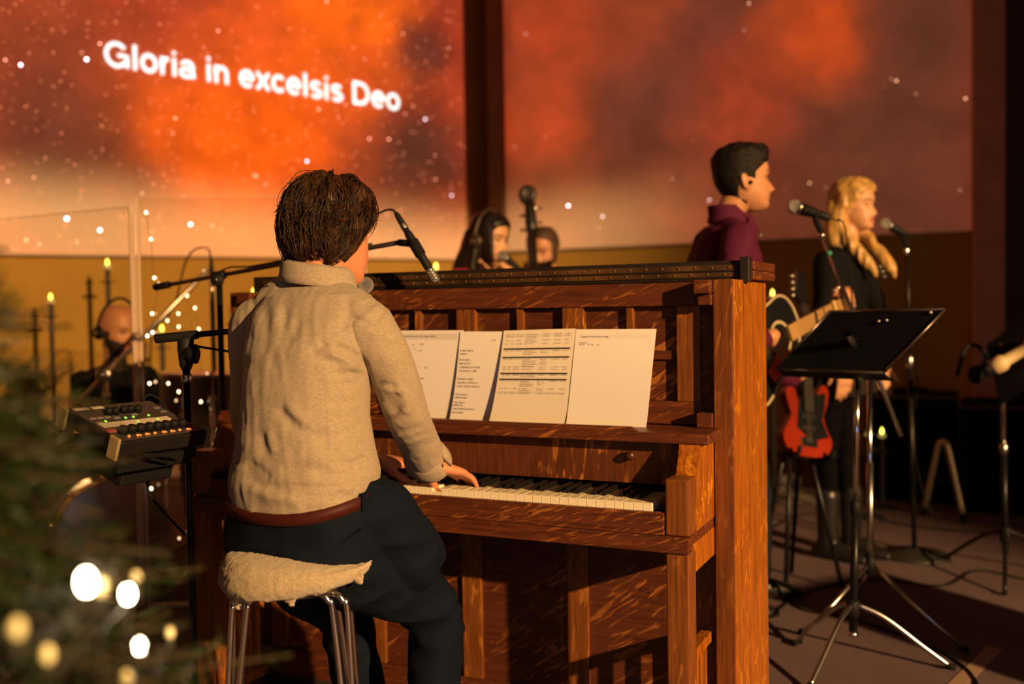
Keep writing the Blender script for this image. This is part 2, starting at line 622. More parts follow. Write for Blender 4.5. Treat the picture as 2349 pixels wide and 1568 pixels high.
# ---------------------------------------------------------------- projection screens
def screen_mat(name, org, ex, base, blobs, noise_amp, stars, dark):
    """a lit projection: a fiery nebula of soft colour clouds and pin-point stars"""
    m_, nt, N, L, b = new_mat(name)
    geo = N.new('ShaderNodeNewGeometry')
    sub = N.new('ShaderNodeVectorMath')
    sub.operation = 'SUBTRACT'
    L.new(geo.outputs['Position'], sub.inputs[0])
    sub.inputs[1].default_value = org
    dx = N.new('ShaderNodeVectorMath')
    dx.operation = 'DOT_PRODUCT'
    L.new(sub.outputs[0], dx.inputs[0])
    dx.inputs[1].default_value = ex
    sp = N.new('ShaderNodeSeparateXYZ')
    L.new(sub.outputs[0], sp.inputs[0])
    cb = N.new('ShaderNodeCombineXYZ')
    L.new(dx.outputs['Value'], cb.inputs['X'])
    L.new(sp.outputs['Z'], cb.inputs['Y'])
    uv = cb.outputs[0]
    # warp the cloud positions
    nw = N.new('ShaderNodeTexNoise')
    nw.inputs['Scale'].default_value = 1.7
    nw.inputs['Detail'].default_value = 5
    L.new(uv, nw.inputs['Vector'])
    s1 = N.new('ShaderNodeVectorMath')
    s1.operation = 'SUBTRACT'
    L.new(nw.outputs['Color'], s1.inputs[0])
    s1.inputs[1].default_value = (0.5, 0.5, 0.5)
    s2 = N.new('ShaderNodeVectorMath')
    s2.operation = 'SCALE'
    L.new(s1.outputs[0], s2.inputs[0])
    s2.inputs['Scale'].default_value = noise_amp
    s3 = N.new('ShaderNodeVectorMath')
    L.new(uv, s3.inputs[0])
    L.new(s2.outputs[0], s3.inputs[1])
    wuv = s3.outputs[0]
    cur = None
    rgb = N.new('ShaderNodeRGB')
    rgb.outputs[0].default_value = (*base, 1)
    cur = rgb.outputs[0]
    for (cx, cy, rad, col, w) in blobs:
        ds = N.new('ShaderNodeVectorMath')
        ds.operation = 'DISTANCE'
        L.new(wuv, ds.inputs[0])
        ds.inputs[1].default_value = (cx, cy, 0)
        mr = N.new('ShaderNodeMapRange')
        mr.interpolation_type = 'SMOOTHERSTEP'
        L.new(ds.outputs['Value'], mr.inputs['Value'])
        mr.inputs['From Min'].default_value = 0
        mr.inputs['From Max'].default_value = rad
        mr.inputs['To Min'].default_value = w
        mr.inputs['To Max'].default_value = 0
        mx = N.new('ShaderNodeMix')
        mx.data_type = 'RGBA'
        L.new(mr.outputs[0], mx.inputs['Factor'])
        L.new(cur, mx.inputs['A'])
        mx.inputs['B'].default_value = (*col, 1)
        cur = mx.outputs['Result']
    # cloud mottling
    nm = N.new('ShaderNodeTexNoise')
    nm.inputs['Scale'].default_value = 3.2
    nm.inputs['Detail'].default_value = 8
    nm.inputs['Roughness'].default_value = 0.62
    L.new(wuv, nm.inputs['Vector'])
    mr = N.new('ShaderNodeMapRange')
    L.new(nm.outputs['Fac'], mr.inputs['Value'])
    mr.inputs['From Min'].default_value = 0.3
    mr.inputs['From Max'].default_value = 0.7
    mr.inputs['To Min'].default_value = dark
    mr.inputs['To Max'].default_value = 1.25
    sc = N.new('ShaderNodeVectorMath')
    sc.operation = 'SCALE'
    L.new(cur, sc.inputs[0])
    L.new(mr.outputs[0], sc.inputs['Scale'])
    cur = sc.outputs[0]
    for (scale, rad, keep, strength, tint) in stars:
        vo = N.new('ShaderNodeTexVoronoi')
        vo.inputs['Scale'].default_value = scale
        L.new(uv, vo.inputs['Vector'])
        lt = N.new('ShaderNodeMapRange')
        L.new(vo.outputs['Distance'], lt.inputs['Value'])
        lt.inputs['From Min'].default_value = rad * 0.5
        lt.inputs['From Max'].default_value = rad
        lt.inputs['To Min'].default_value = 1
        lt.inputs['To Max'].default_value = 0
        sp2 = N.new('ShaderNodeSeparateColor')
        L.new(vo.outputs['Color'], sp2.inputs[0])
        gt = N.new('ShaderNodeMapRange')
        L.new(sp2.outputs[0], gt.inputs['Value'])
        gt.inputs['From Min'].default_value = keep
        gt.inputs['From Max'].default_value = 1.0
        gt.inputs['To Min'].default_value = 0.0
        gt.inputs['To Max'].default_value = strength
        mu = N.new('ShaderNodeMath')
        mu.operation = 'MULTIPLY'
        L.new(lt.outputs[0], mu.inputs[0])
        L.new(gt.outputs[0], mu.inputs[1])
        cs = N.new('ShaderNodeVectorMath')
        cs.operation = 'SCALE'
        cs.inputs[0].default_value = tint
        L.new(mu.outputs[0], cs.inputs['Scale'])
        ad = N.new('ShaderNodeVectorMath')
        L.new(cur, ad.inputs[0])
        L.new(cs.outputs[0], ad.inputs[1])
        cur = ad.outputs[0]
    L.new(cur, b.inputs['Emission Color'])
    b.inputs['Emission Strength'].default_value = 1.0
    b.inputs['Base Color'].default_value = (0.66, 0.57, 0.46, 1)
    b.inputs['Roughness'].default_value = 0.95
    b.inputs['Specular IOR Level'].default_value = 0.05
    return m_


def lin(r, g, b):
    return tuple(((c / 255) / 12.92 if c <= 10 else ((c / 255 + 0.055) / 1.055) ** 2.4) for c in (r, g, b))


def screen_uv(px, py, p0, n, org, ex):
    q = on_plane(px, py, p0, n) - Vector(org)
    return q.dot(Vector(ex)), q.z


M_FRAME = mat('screen_border', (0.35, 0.29, 0.2), 0.8)
# left screen
o_l = LA + Vector((0, 0, SBZL))


def blob_l(px, py, rpx, col, w=0.9):
    x, y = screen_uv(px, py, LA, LN, o_l, LD)
    d = (on_plane(px, py, LA, LN) - Vector(CAM)).length
    return (x, y, rpx * d / FPX, lin(*col), w)


M_SCL = screen_mat('projection_fiery', o_l, LD, lin(176, 58, 26), [
    blob_l(60, 60, 330, (150, 58, 30), 0.8),
    blob_l(150, 330, 330, (112, 50, 30), 0.95),
    blob_l(640, 430, 420, (176, 60, 26), 0.7),
    blob_l(470, 330, 330, (255, 96, 2), 0.95),
    blob_l(640, 300, 320, (255, 92, 0), 1.0),
    blob_l(760, 60, 300, (255, 96, 4), 1.0),
    blob_l(870, 40, 230, (255, 100, 4), 1.0),
    blob_l(560, 60, 170, (235, 84, 16), 0.8),
    blob_l(1000, 60, 150, (150, 44, 24), 0.95),
    blob_l(960, 120, 110, (84, 34, 26), 0.9),
    blob_l(960, 340, 230, (76, 34, 24), 0.98),
    blob_l(820, 150, 120, (200, 66, 16), 0.6),
    blob_l(220, 470, 300, (96, 44, 24), 0.8),
    blob_l(900, 480, 300, (96, 44, 24), 0.7),
], 0.55, [(4.6, 0.054, 0.42, 34.0, (1.0, 0.68, 0.80)), (12.0, 0.085, 0.42, 9.0, (1.0, 0.38, 0.24)), (27.0, 0.18, 0.3, 2.6, (1.0, 0.28, 0.12))], 0.72)
ul0 = screen_uv(1071, 590, LA, LN, o_l, LD)[0]
s_l = MB()
e0, e1 = -4.2, ul0
c_ = [o_l + LD * e0, o_l + LD * e1, o_l + LD * e1 + Vector((0, 0, 2.9)), o_l + LD * e0 + Vector((0, 0, 2.9))]
s_l.prism([q - LN * 0.03 for q in c_], LN * 0.03)
scr_l = empty('projection_screen', o_l, 'left projection screen showing a fiery orange nebula and white lyric line', 'screen')
s_l.obj('screen_surface', M_SCL, scr_l)
MB().prism([q - LN * 0.031 for q in (c_[0] + Vector((0, 0, -0.012)), c_[1] + Vector((0, 0, -0.012)), c_[1], c_[0])], LN * 0.034).obj('bottom_batten', M_FRAME, scr_l)


def text_mesh(body, size, weight=0.0, spacing=1.0):
    cu = bpy.data.curves.new('txt', 'FONT')
    cu.body = body
    cu.size = size
    cu.offset = weight
    cu.space_character = spacing
    cu.resolution_u = 3
    o = bpy.data.objects.new('txt', cu)
    COL.objects.link(o)
    dg = bpy.context.evaluated_depsgraph_get()
    me = bpy.data.meshes.new_from_object(o.evaluated_get(dg))
    bpy.data.objects.remove(o)
    return me


# lyric line, part of the projected picture: plain grotesque capitals and small letters drawn as strokes
def _arc(cx, cy, rx, ry, a0, a1, n=14):
    return [(cx + rx * math.cos(math.radians(a0 + (a1 - a0) * i / n)), cy + ry * math.sin(math.radians(a0 + (a1 - a0) * i / n))) for i in range(n + 1)]


GLYPH = {
    'G': (0.80, [_arc(0.38, 0.36, 0.30, 0.315, 38, 318, 22), [(0.41, 0.35), (0.69, 0.35), (0.69, 0.02)], [(0.69, 0.2), (0.60, 0.13)]]),
    'l': (0.25, [[(0.12, 0), (0.12, 0.72)]]),
    'o': (0.58, [_arc(0.29, 0.26, 0.205, 0.225, 0, 360, 24)]),
    'r': (0.36, [[(0.11, 0), (0.11, 0.52)], _arc(0.31, 0.25, 0.20, 0.225, 180, 88, 8)]),
    'i': (0.25, [[(0.12, 0), (0.12, 0.52)], [(0.12, 0.625), (0.12, 0.72)]]),
    'a': (0.56, [_arc(0.27, 0.335, 0.17, 0.145, 165, 0, 10) + [(0.44, 0.10), (0.50, 0.03)], _arc(0.25, 0.155, 0.175, 0.115, 65, 330, 14) + [(0.44, 0.17)], [(0.44, 0.30), (0.30, 0.265)]]),
    'n': (0.56, [[(0.11, 0), (0.11, 0.52)], _arc(0.28, 0.30, 0.17, 0.175, 180, 0, 12) + [(0.45, 0)]]),
    'e': (0.56, [[(0.09, 0.27), (0.47, 0.27)] + _arc(0.28, 0.26, 0.195, 0.22, 3, 318, 20)]),
    'x': (0.52, [[(0.06, 0), (0.46, 0.52)], [(0.06, 0.52), (0.46, 0)]]),
    'c': (0.52, [_arc(0.28, 0.26, 0.195, 0.22, 42, 318, 18)]),
    's': (0.50, [_arc(0.25, 0.375, 0.155, 0.105, 30, 255, 12) + _arc(0.25, 0.145, 0.165, 0.110, 80, -150, 12)]),
    'D': (0.74, [[(0.12, 0.0), (0.12, 0.72)], [(0.12, 0.675), (0.34, 0.675)] + _arc(0.34, 0.36, 0.29, 0.315, 90, -90, 16) + [(0.12, 0.045)]]),
    ' ': (0.27, []),
}
ta, tb = on_plane(238, 150, LA, LN), on_plane(919, 254, LA, LN)
line = 'Gloria in excelsis Deo'
tot = sum(GLYPH[c][0] for c in line)
th = (on_plane(262, 95, LA, LN) - on_plane(262, 153, LA, LN)).length / 0.72
tdir = (tb - ta) / tot
M_LYRIC = mat('projected_white', (0.8, 0.8, 0.8), 0.9, emit=(0.92, 1.0, 0.98), estr=1.5)
pen = 0.0
for ch in line:
    adv, strokes = GLYPH[ch]
    if strokes:
        v, f = [], []
        for st in strokes:
            st = [Vector((q[0], q[1], 0)) for q in st]
            closed = (st[0] - st[-1]).length < 1e-4
            o0 = len(v)
            kk = len(st)
            for i in range(kk):
                if closed:
                    t = st[(i + 1) % (kk - 1)] - st[(i - 1) % (kk - 1)]
                else:
                    t = st[min(i + 1, kk - 1)] - st[max(i - 1, 0)]
                t.normalize()
                nn_ = Vector((-t.y, t.x, 0)) * 0.052
                v += [st[i] + nn_, st[i] - nn_]
            f += [(o0 + 2 * i, o0 + 2 * i + 1, o0 + 2 * i + 3, o0 + 2 * i + 2) for i in range(kk - 1)]
        MB().add([ta + tdir * (pen + q.x) + Vector((0, 0, 1)) * q.y * th + LN * 0.004 for q in v], f).obj('lyric_letter', M_LYRIC, scr_l)
    pen += adv

# right screen
RN = Vector((0, -1, 0))
RP = Vector((0, SY, 0))
xs0, xs1 = PA(1157, 575, 1, SY).x, PA(2229, 540, 1, SY).x
o_r = Vector((xs0, SY, SBZ))


def blob_r(px, py, rpx, col, w=0.9):
    q = PA(px, py, 1, SY)
    d = (q - Vector(CAM)).length
    return (q.x - xs0, q.z - SBZ, rpx * d / FPX, lin(*col), w)


M_SCR = screen_mat('projection_ember', o_r, (1, 0, 0), lin(96, 38, 22), [
    blob_r(1280, 60, 280, (168, 52, 18), 0.95),
    blob_r(1235, 290, 220, (180, 58, 18), 0.95),
    blob_r(1260, 520, 260, (128, 54, 26), 0.9),
    blob_r(1500, 60, 230, (140, 50, 24), 0.8),
    blob_r(1700, 90, 260, (92, 38, 28), 0.95),
    blob_r(1870, 60, 220, (200, 66, 8), 0.95),
    blob_r(1700, 240, 220, (156, 48, 20), 0.9),
    blob_r(1620, 270, 120, (154, 52, 24), 0.8),
    blob_r(1470, 250, 210, (92, 40, 28), 0.85),
    blob_r(1560, 480, 180, (142, 56, 28), 0.8),
    blob_r(2050, 330, 330, (84, 38, 22), 0.9),
    blob_r(2120, 60, 200, (78, 36, 22), 0.9),
], 0.45, [(3.4, 0.040, 0.66, 16.0, (0.95, 0.70, 0.75)), (7.0, 0.06, 0.55, 4.0, (1.0, 0.45, 0.25))], 0.62)
scr_r = empty('projection_screen', o_r, 'right projection screen showing a dim ember red nebula behind the singers', 'screen')
MB().box(xs0, xs1, SY, SY + 0.03, SBZ, SBZ + 2.9).obj('screen_surface', M_SCR, scr_r)
MB().box(xs0, xs1, SY - 0.003, SY + 0.031, SBZ - 0.012, SBZ).obj('bottom_batten', M_FRAME, scr_r)

# ---------------------------------------------------------------- the upright piano
OAK_D, OAK_L, OAK_F = (0.062, 0.016, 0.007), (0.135, 0.036, 0.012), (0.44, 0.155, 0.030)
W_X = oak('oak_horizontal', 'x', OAK_D, OAK_L, OAK_F, 0.565, 0.33, 0.9, 9)
W_Z = oak('oak_vertical', 'z', (0.11, 0.032, 0.008), (0.24, 0.078, 0.014), (0.42, 0.16, 0.026), 0.58, -0.15, 0.8, 5)
W_P = oak('oak_panel', 'x', (0.060, 0.015, 0.007), (0.110, 0.030, 0.011), (0.38, 0.135, 0.028), 0.555, 0.6, 0.7, 6)
W_F = oak('oak_fallboard', 'z', (0.070, 0.019, 0.007), (0.13, 0.036, 0.011), (0.40, 0.145, 0.028), 0.555, -0.12, 0.55, 6)
W_S = oak('oak_side_lit', 'z', (0.16, 0.042, 0.005), (0.44, 0.140, 0.011), (0.56, 0.21, 0.016), 0.55, 0.45, 0.9, 3)  # brighter oak; the light on the side faces is put into its colour
M_HINGEW = mat('blackened_wood', (0.014, 0.009, 0.007), 0.5)
M_IVORY = mat('ivory', (0.80, 0.72, 0.52), 0.35, var=0.06, vscale=20)
M_EBONY = mat('ebony', (0.008, 0.008, 0.008), 0.35)
M_DARKIN = mat('dark_interior', (0.02, 0.012, 0.008), 0.9)
M_RIVET = mat('dull_brass', (0.26, 0.14, 0.04), 0.4, 0.8)
W_D = oak('oak_stile_shaded', 'z', (0.085, 0.024, 0.007), (0.19, 0.058, 0.012), (0.36, 0.13, 0.024), 0.58, -0.15, 0.8, 5)  # darker oak for the case fronts; their weaker light is in the colour
M_KNOB = mat('dark_knob', (0.06, 0.02, 0.01), 0.35)

XL, XR = -0.775, 0.703           # outer faces of the key bed ends
CL, CRX = -0.825, 0.752          # outer faces of the case sides
YF, YB = 0.24, 0.645
piano = empty('upright_piano', (-0.04, 0.3, 0), 'tall quartersawn oak upright piano with slatted legs and brass hinged lid', 'piano')


def pbox(name, x0, x1, y0, y1, z0, z1, m, b=0.002, label=None, parent=None):
    return MB().box(x0, x1, y0, y1, z0, z1, b).obj(name, m, parent or piano, label=label)


for x0, x1 in ((CL, CL + 0.05), (CRX - 0.05, CRX)):
    pbox('case_side', x0, x1, YF, YB, 0.0, 1.257, W_S, 0.004)
    pbox('case_stile', x0 + 0.001, x1 - 0.001, YF - 0.012, YF - 0.0005, 0.0, 1.256, W_D, 0.002)  # thin facing added to carry the shaded tone
pbox('back_panel', CL + 0.05, CRX - 0.05, YB - 0.03, YB - 0.005, 0.02, 1.25, M_DARKIN)
pbox('bottom_board', CL + 0.05, CRX - 0.05, 0.26, YB - 0.035, 0.03, 0.06, M_DARKIN)
# folded lid: two leaves with the long hinge facing the player
pbox('lid_board', CL - 0.022, CRX + 0.022, 0.385, YB + 0.02, 1.2575, 1.281, W_X, 0.004)
pbox('lid_board', CL - 0.022, CRX + 0.022, 0.385, YB + 0.02, 1.2815, 1.306, W_X, 0.004)
pbox('lid_edge', CL - 0.02, 0.742, 0.366, 0.3845, 1.2555, 1.308, M_HINGEW, 0.002, 'blackened lid edge')
pbox('lid_end_block', 0.7425, 0.768, 0.350, 0.3845, 1.250, 1.316, M_HINGEW, 0.003)
for z0 in (1.2655, 1.2835):
    h = pbox('hinge_leaf', CL + 0.02, 0.728, 0.3625, 0.3665, z0, z0 + 0.0135, mat('tarnished_brass', (0.085, 0.040, 0.014), 0.55, 0.4, var=0.75, vscale=10), 0.0008, 'tarnished brass hinge leaf')
    mr_ = MB().rev((0, 0, 0), (0, -1, 0), [(0.0034, 0), (0.0034, 0.0006), (0.0024, 0.0017), (0.0008, 0.0022)], 8).mesh('rivet')
    mr_.materials.append(M_RIVET)
    k = 0
    x = CL + 0.05
    while x < 0.725:
        o = bpy.data.objects.new('rivet', mr_)
        COL.objects.link(o)
        o.location = (x + (0.012 if z0 > 1.27 else 0.0), 0.3625, z0 + 0.0068)
        o.parent = h
        o.matrix_parent_inverse = parent_world(h).inverted()
        x += 0.0447
MB().tube([(CL + 0.02, 0.3625, 1.2812), (0.728, 0.3625, 1.2812)], 0.0028, 8).obj('hinge_barrel', M_HINGEW, piano)

# upper front frame
YP = 0.262
pbox('top_rail', CL + 0.05, CRX - 0.05, YP - 0.004, YP + 0.022, 1.193, 1.252, W_X, 0.0015)
wide = [0.63, 0.315, -0.009, -0.333, -0.657]
for i, xc in enumerate(wide):
    pbox('wide_stile', xc - 0.030, xc + 0.030, YP, YP + 0.022, 0.9485, 1.1925, W_Z, 0.0015)
thin = [0.4735, 0.157, -0.168, -0.492]
for xc in thin:
    pbox('narrow_stile', xc - 0.0095, xc + 0.0095, YP + 0.004, YP + 0.022, 0.9485, 1.1925, W_Z, 0.0015)
edges = sorted([(x - 0.03, x + 0.03) for x in wide] + [(x - 0.0095, x + 0.0095) for x in thin])
for (a, b_), (c, d) in zip(edges[:-1], edges[1:]):
    pbox('front_panel', b_ + 0.001, c - 0.001, YP + 0.020, YP + 0.028, 0.949, 1.192, W_P, 0.0)
    pbox('panel_rail', b_ + 0.001, c - 0.001, YP + 0.010, YP + 0.0195, 1.055, 1.078, W_X, 0.001)
pbox('bottom_rail', CL + 0.05, CRX - 0.09, YP, YP + 0.022, 0.889, 0.948, W_X, 0.0015)
pbox('end_board', -0.775, -0.688, YP + 0.02, YP + 0.03, 0.889, 1.19, W_P, 0.001)
pbox('end_board', 0.660, 0.702, YP + 0.010, YP + 0.022, 0.889, 1.1925, W_P, 0.001)
# corner pilasters with stepped caps
for xa, xb in ((0.6630, 0.7015), (-0.775, -0.728)):
    pbox('pilaster_cap', xa - 0.004, xb, 0.205, YP - 0.005, 1.222, 1.256, W_X, 0.003)
    pbox('pilaster_step', xa + 0.003, xb, 0.220, YP - 0.005, 1.193, 1.2215, W_X, 0.003)
    pbox('pilaster_foot', xa - 0.002, xb, 0.218, YP - 0.001, 0.8885, 0.925, W_X, 0.002)
# music shelf with raised lip
pbox('music_shelf', CL + 0.052, 0.722, 0.100, 0.2585, 0.862, 0.8875, W_X, 0.003)
MB().prism([(CL + 0.06, 0.106, 0.888), (0.545, 0.106, 0.888), (0.527, 0.106, 0.8985), (CL + 0.06, 0.106, 0.8985)], (0, 0.012, 0)).obj('music_ledge', W_X, piano)
# fall board behind the keys
MB().prism([(-0.705, 0.152, 0.752), (0.645, 0.152, 0.752), (0.645, 0.145, 0.8615), (-0.705, 0.145, 0.8615)], (0, 0.016, 0)).obj('fall_board', W_F, piano)
for xk in (0.515, -0.59):
    MB().rev((xk, 0.150, 0.823), (0, -1, 0), [(0.008, 0), (0.006, 0.006), (0.0075, 0.009), (0.012, 0.014), (0.012, 0.02), (0.007, 0.025), (0.001, 0.026)], 16).obj('fall_board_knob', M_KNOB, piano, True)
# key bed, key slip, apron
pbox('key_bed', XL + 0.004, XR - 0.004, 0.02, YF, 0.640, 0.690, W_X)
pbox('key_slip', -0.705, 0.6435, -0.012, 0.004, 0.6645, 0.717, W_X, 0.002)
pbox('apron', XL, XR, -0.018, 0.019, 0.626, 0.664, W_X, 0.002)
pbox('apron_joint', -0.128, -0.124, -0.0192, -0.0178, 0.627, 0.663, W_S, 0.0)
ks = MB().rev((-0.168, -0.0125, 0.692), (0, -1, 0), [(0.0055, 0), (0.0055, 0.001), (0.003, 0.0015), (0.003, 0.0002)], 14).obj('screw_cup', M_BRASS, piano)
for xa, xb in ((0.6455, XR), (XL, -0.7075)):
    s = 1 if xa > 0 else -1
    # front block of the arm
    MB().box(xa, xb, -0.010, 0.058, 0.665, 0.796, 0.005).obj('arm_block', W_Z, piano)
    # cheek: rises behind the block to the shelf
    MB().prism([(xa + 0.004, 0.0585, 0.665), (xa + 0.004, 0.0585, 0.778), (xa + 0.004, 0.076, 0.800), (xa + 0.004, 0.104, 0.8615), (xa + 0.004, YF - 0.001, 0.8615), (xa + 0.004, YF - 0.001, 0.665)], (xb - xa - 0.006, 0, 0)).obj('cheek', W_S if s > 0 else W_Z, piano)
    # key block beside the last key
    if s > 0:
        pbox('key_block', 0.616, 0.6445, 0.03, 0.15, 0.69, 0.722, M_EBONY, 0.002)
    else:
        pbox('key_block', -0.7065, -0.616, 0.012, 0.15, 0.69, 0.738, M_EBONY, 0.002)
    # front leg, side apron, stretcher with slats
    pbox('leg', xa + 0.002, xb - 0.001, -0.012, 0.050, 0.0, 0.6255, W_Z, 0.004)
    pbox('side_apron', xa + 0.008, xb - 0.002, 0.0195, YF, 0.570, 0.6395, W_S, 0.002)
    pbox('stretcher', xa + 0.014, xb - 0.014, 0.051, YF, 0.345, 0.372, W_S, 0.002)
    pbox('stretcher', xa + 0.014, xb - 0.014, 0.051, YF, 0.06, 0.09, W_S, 0.002)
    for k in range(4):
        yc = 0.085 + k * 0.041
        pbox('slat', xa + 0.020, xb - 0.020, yc - 0.008, yc + 0.008, 0.0905, 0.3445, W_S, 0.001)
# lower front
YQ = 0.268
pbox('knee_rail', CL + 0.05, CRX - 0.05, YQ - 0.003, YQ + 0.02, 0.560, 0.6395, W_X, 0.0015)
lower = [0.665, 0.315, -0.009, -0.333, -0.695]
for xc in lower:
    pbox('wide_stile', xc - 0.030, xc + 0.030, YQ, YQ + 0.022, 0.141, 0.5595, W_Z, 0.0015)
le = sorted((x - 0.03, x + 0.03) for x in lower)
for (a, b_), (c, d) in zip(le[:-1], le[1:]):
    pbox('lower_panel', b_ + 0.001, c - 0.001, YQ + 0.012, YQ + 0.021, 0.1415, 0.559, W_P, 0.0)
pbox('toe_rail', CL + 0.05, CRX - 0.05, YQ - 0.006, YQ + 0.022, 0.03, 0.14, W_X, 0.0015)

# 52 white and 36 black keys
KW = 0.0235
wk = MB().box(-KW / 2 + 0.0006, KW / 2 - 0.0006, 0, 0.149, -0.021, 0.0, 0.0008).mesh('white_key')
wk.materials.append(M_IVORY)
bk = MB().prism([(-0.0052, 0, 0), (0.0052, 0, 0), (0.0043, 0.004, 0.0115), (-0.0043, 0.004, 0.0115)], (0, 0.092, 0)).mesh('black_key')
bk.materials.append(M_EBONY)
names = ['C'] + ['B', 'A', 'G', 'F', 'E', 'D', 'C'] * 8
for k in range(52):
    o = bpy.data.objects.new('white_key', wk)
    COL.objects.link(o)
    o.parent = piano
    o.matrix_parent_inverse = parent_world(piano).inverted()
    down = k == 24
    o.location = (0.6125 - (k + 0.5) * KW, 0.0, 0.735 - (0.0095 if down else 0.0) - 0.0006 * random.random())
    o.rotation_euler = (0.06 if down else 0, 0, 0)
    nm = names[k]
    nxt = names[k + 1]
    if k < 51 and (nm, nxt) not in (('C', 'B'), ('F', 'E')):
        o = bpy.data.objects.new('black_key', bk)
        COL.objects.link(o)
        o.parent = piano
        o.matrix_parent_inverse = parent_world(piano).inverted()
        shift = {'B': 0.002, 'A': 0.0, 'G': -0.002, 'E': 0.0015, 'D': -0.0015}.get(nm, 0)
        o.location = (0.6125 - (k + 1) * KW + shift, 0.052, 0.7352)

# ---------------------------------------------------------------- people: building blocks
M_SKIN = mat('skin', (0.50, 0.235, 0.115), 0.5, var=0.06, vscale=30)
M_SKINP = mat('skin_hand', (0.58, 0.225, 0.115), 0.5, var=0.05, vscale=40)
M_LIP = mat('lip', (0.42, 0.13, 0.10), 0.45)
M_EYE = mat('eye_dark', (0.03, 0.018, 0.012), 0.25)
M_BROW = mat('brow_dark', (0.05, 0.025, 0.014), 0.8)

_HZ = [0.119, 0.116, 0.110, 0.100, 0.085, 0.065, 0.045, 0.030, 0.012, 0.000, -0.015, -0.032, -0.047, -0.055, -0.062, -0.070, -0.078, -0.090, -0.102, -0.111, -0.117]
_HF = [0.000, 0.026, 0.046, 0.064, 0.079, 0.089, 0.0945, 0.0965, 0.0905, 0.0880, 0.0890, 0.0905, 0.0925, 0.0955, 0.0940, 0.0955, 0.0900, 0.0940, 0.0920, 0.0800, 0.0550]
_HB = [0.000, 0.030, 0.052, 0.070, 0.086, 0.097, 0.102, 0.103, 0.101, 0.098, 0.092, 0.082, 0.070, 0.062, 0.054, 0.046, 0.038, 0.024, 0.008, -0.008, -0.025]
_HW = [0.000, 0.026, 0.042, 0.056, 0.067, 0.0745, 0.0775, 0.0785, 0.0780, 0.0765, 0.0745, 0.0715, 0.0680, 0.0655, 0.0630, 0.0595, 0.0560, 0.0485, 0.0370, 0.0270, 0.0150]


def head_points(nr=64, nseg=64, extra=None, female=False):
    """points of a head: x right, y forward, z up, eyes at z = 0"""
    zs = np.concatenate([np.linspace(0.119, 0.10, 10), np.linspace(0.10, -0.117, nr)[1:]])
    hz, hf, hb, hw = map(np.array, (_HZ[::-1], _HF[::-1], _HB[::-1], _HW[::-1]))
    out = np.zeros((len(zs), nseg, 3))
    ang = np.linspace(0, 2 * np.pi, nseg, endpoint=False)
    for i, z in enumerate(zs):
        F, B, Wd = np.interp(z, hz, hf), np.interp(z, hz, hb), np.interp(z, hz, hw)
        if female:
            Wd *= 0.95 if z > -0.02 else 0.88
        yc = (F - B) / 2
        hd = max((F + B) / 2, 1e-4)
        ca, sa = np.cos(ang), np.sin(ang)
        p = 2.25
        x = Wd * np.sign(ca) * np.abs(ca) ** (2 / p)
        y = yc + hd * np.sign(sa) * np.abs(sa) ** (2 / p)
        out[i, :, 0], out[i, :, 1], out[i, :, 2] = x, y, z
    q = out.reshape(-1, 3)
    front = np.clip(q[:, 1] / 0.06, 0, 1)

    def g(x0, z0, sx, sz):
        return np.exp(-((q[:, 0] - x0) / sx) ** 2 - ((q[:, 2] - z0) / sz) ** 2) * front

    nz = np.interp(q[:, 2], [-0.053, -0.048, -0.041, -0.034, -0.02, -0.005, 0.008, 0.018], [0, 0.012, 0.029, 0.0285, 0.0195, 0.0100, 0.003, 0])
    nw = np.interp(q[:, 2], [-0.05, -0.04, -0.03, 0.0, 0.015], [0.0135, 0.0135, 0.010, 0.0075, 0.008])
    dy = nz * np.exp(-(q[:, 0] / nw) ** 2) * front * (0.86 if female else 1.0)
    for s in (-1, 1):
        dy += -0.0085 * g(s * 0.031, 0.001, 0.015, 0.010)
        dy += 0.0045 * g(s * 0.031, -0.001, 0.009, 0.006)
        dy += (0.002 if female else 0.0045) * g(s * 0.028, 0.020, 0.020, 0.006)
        dy += 0.003 * g(s * 0.042, -0.028, 0.018, 0.016)
        dy += 0.004 * g(s * 0.012, -0.044, 0.006, 0.006)
    dy += 0.0035 * g(0, -0.058, 0.018, 0.0045) - 0.004 * g(0, -0.0645, 0.020, 0.0028) + 0.003 * g(0, -0.071, 0.016, 0.0045) - 0.003 * g(0, -0.080, 0.02, 0.005)
    q[:, 1] += dy
    return out


def head_faces(nr, nseg, o=0):
    f = []
    for i in range(nr - 1):
        for j in range(nseg):
            f.append((o + i * nseg + j, o + (i + 1) * nseg + j, o + (i + 1) * nseg + (j + 1) % nseg, o + i * nseg + (j + 1) % nseg))
    f.append(tuple(o + j for j in range(nseg)))
    f.append(tuple(o + (nr - 1) * nseg + j for j in range(nseg))[::-1])
    return f


def head_frame(centre, fwd, up=(0, 0, 1), scale=1.0):
    f = Vector(fwd).normalized()
    r = f.cross(Vector(up)).normalized()
    u = r.cross(f).normalized()
    m = Matrix.Identity(4)
    for i in range(3):
        m[i][0], m[i][1], m[i][2], m[i][3] = r[i] * scale, f[i] * scale, u[i] * scale, centre[i]
    return m


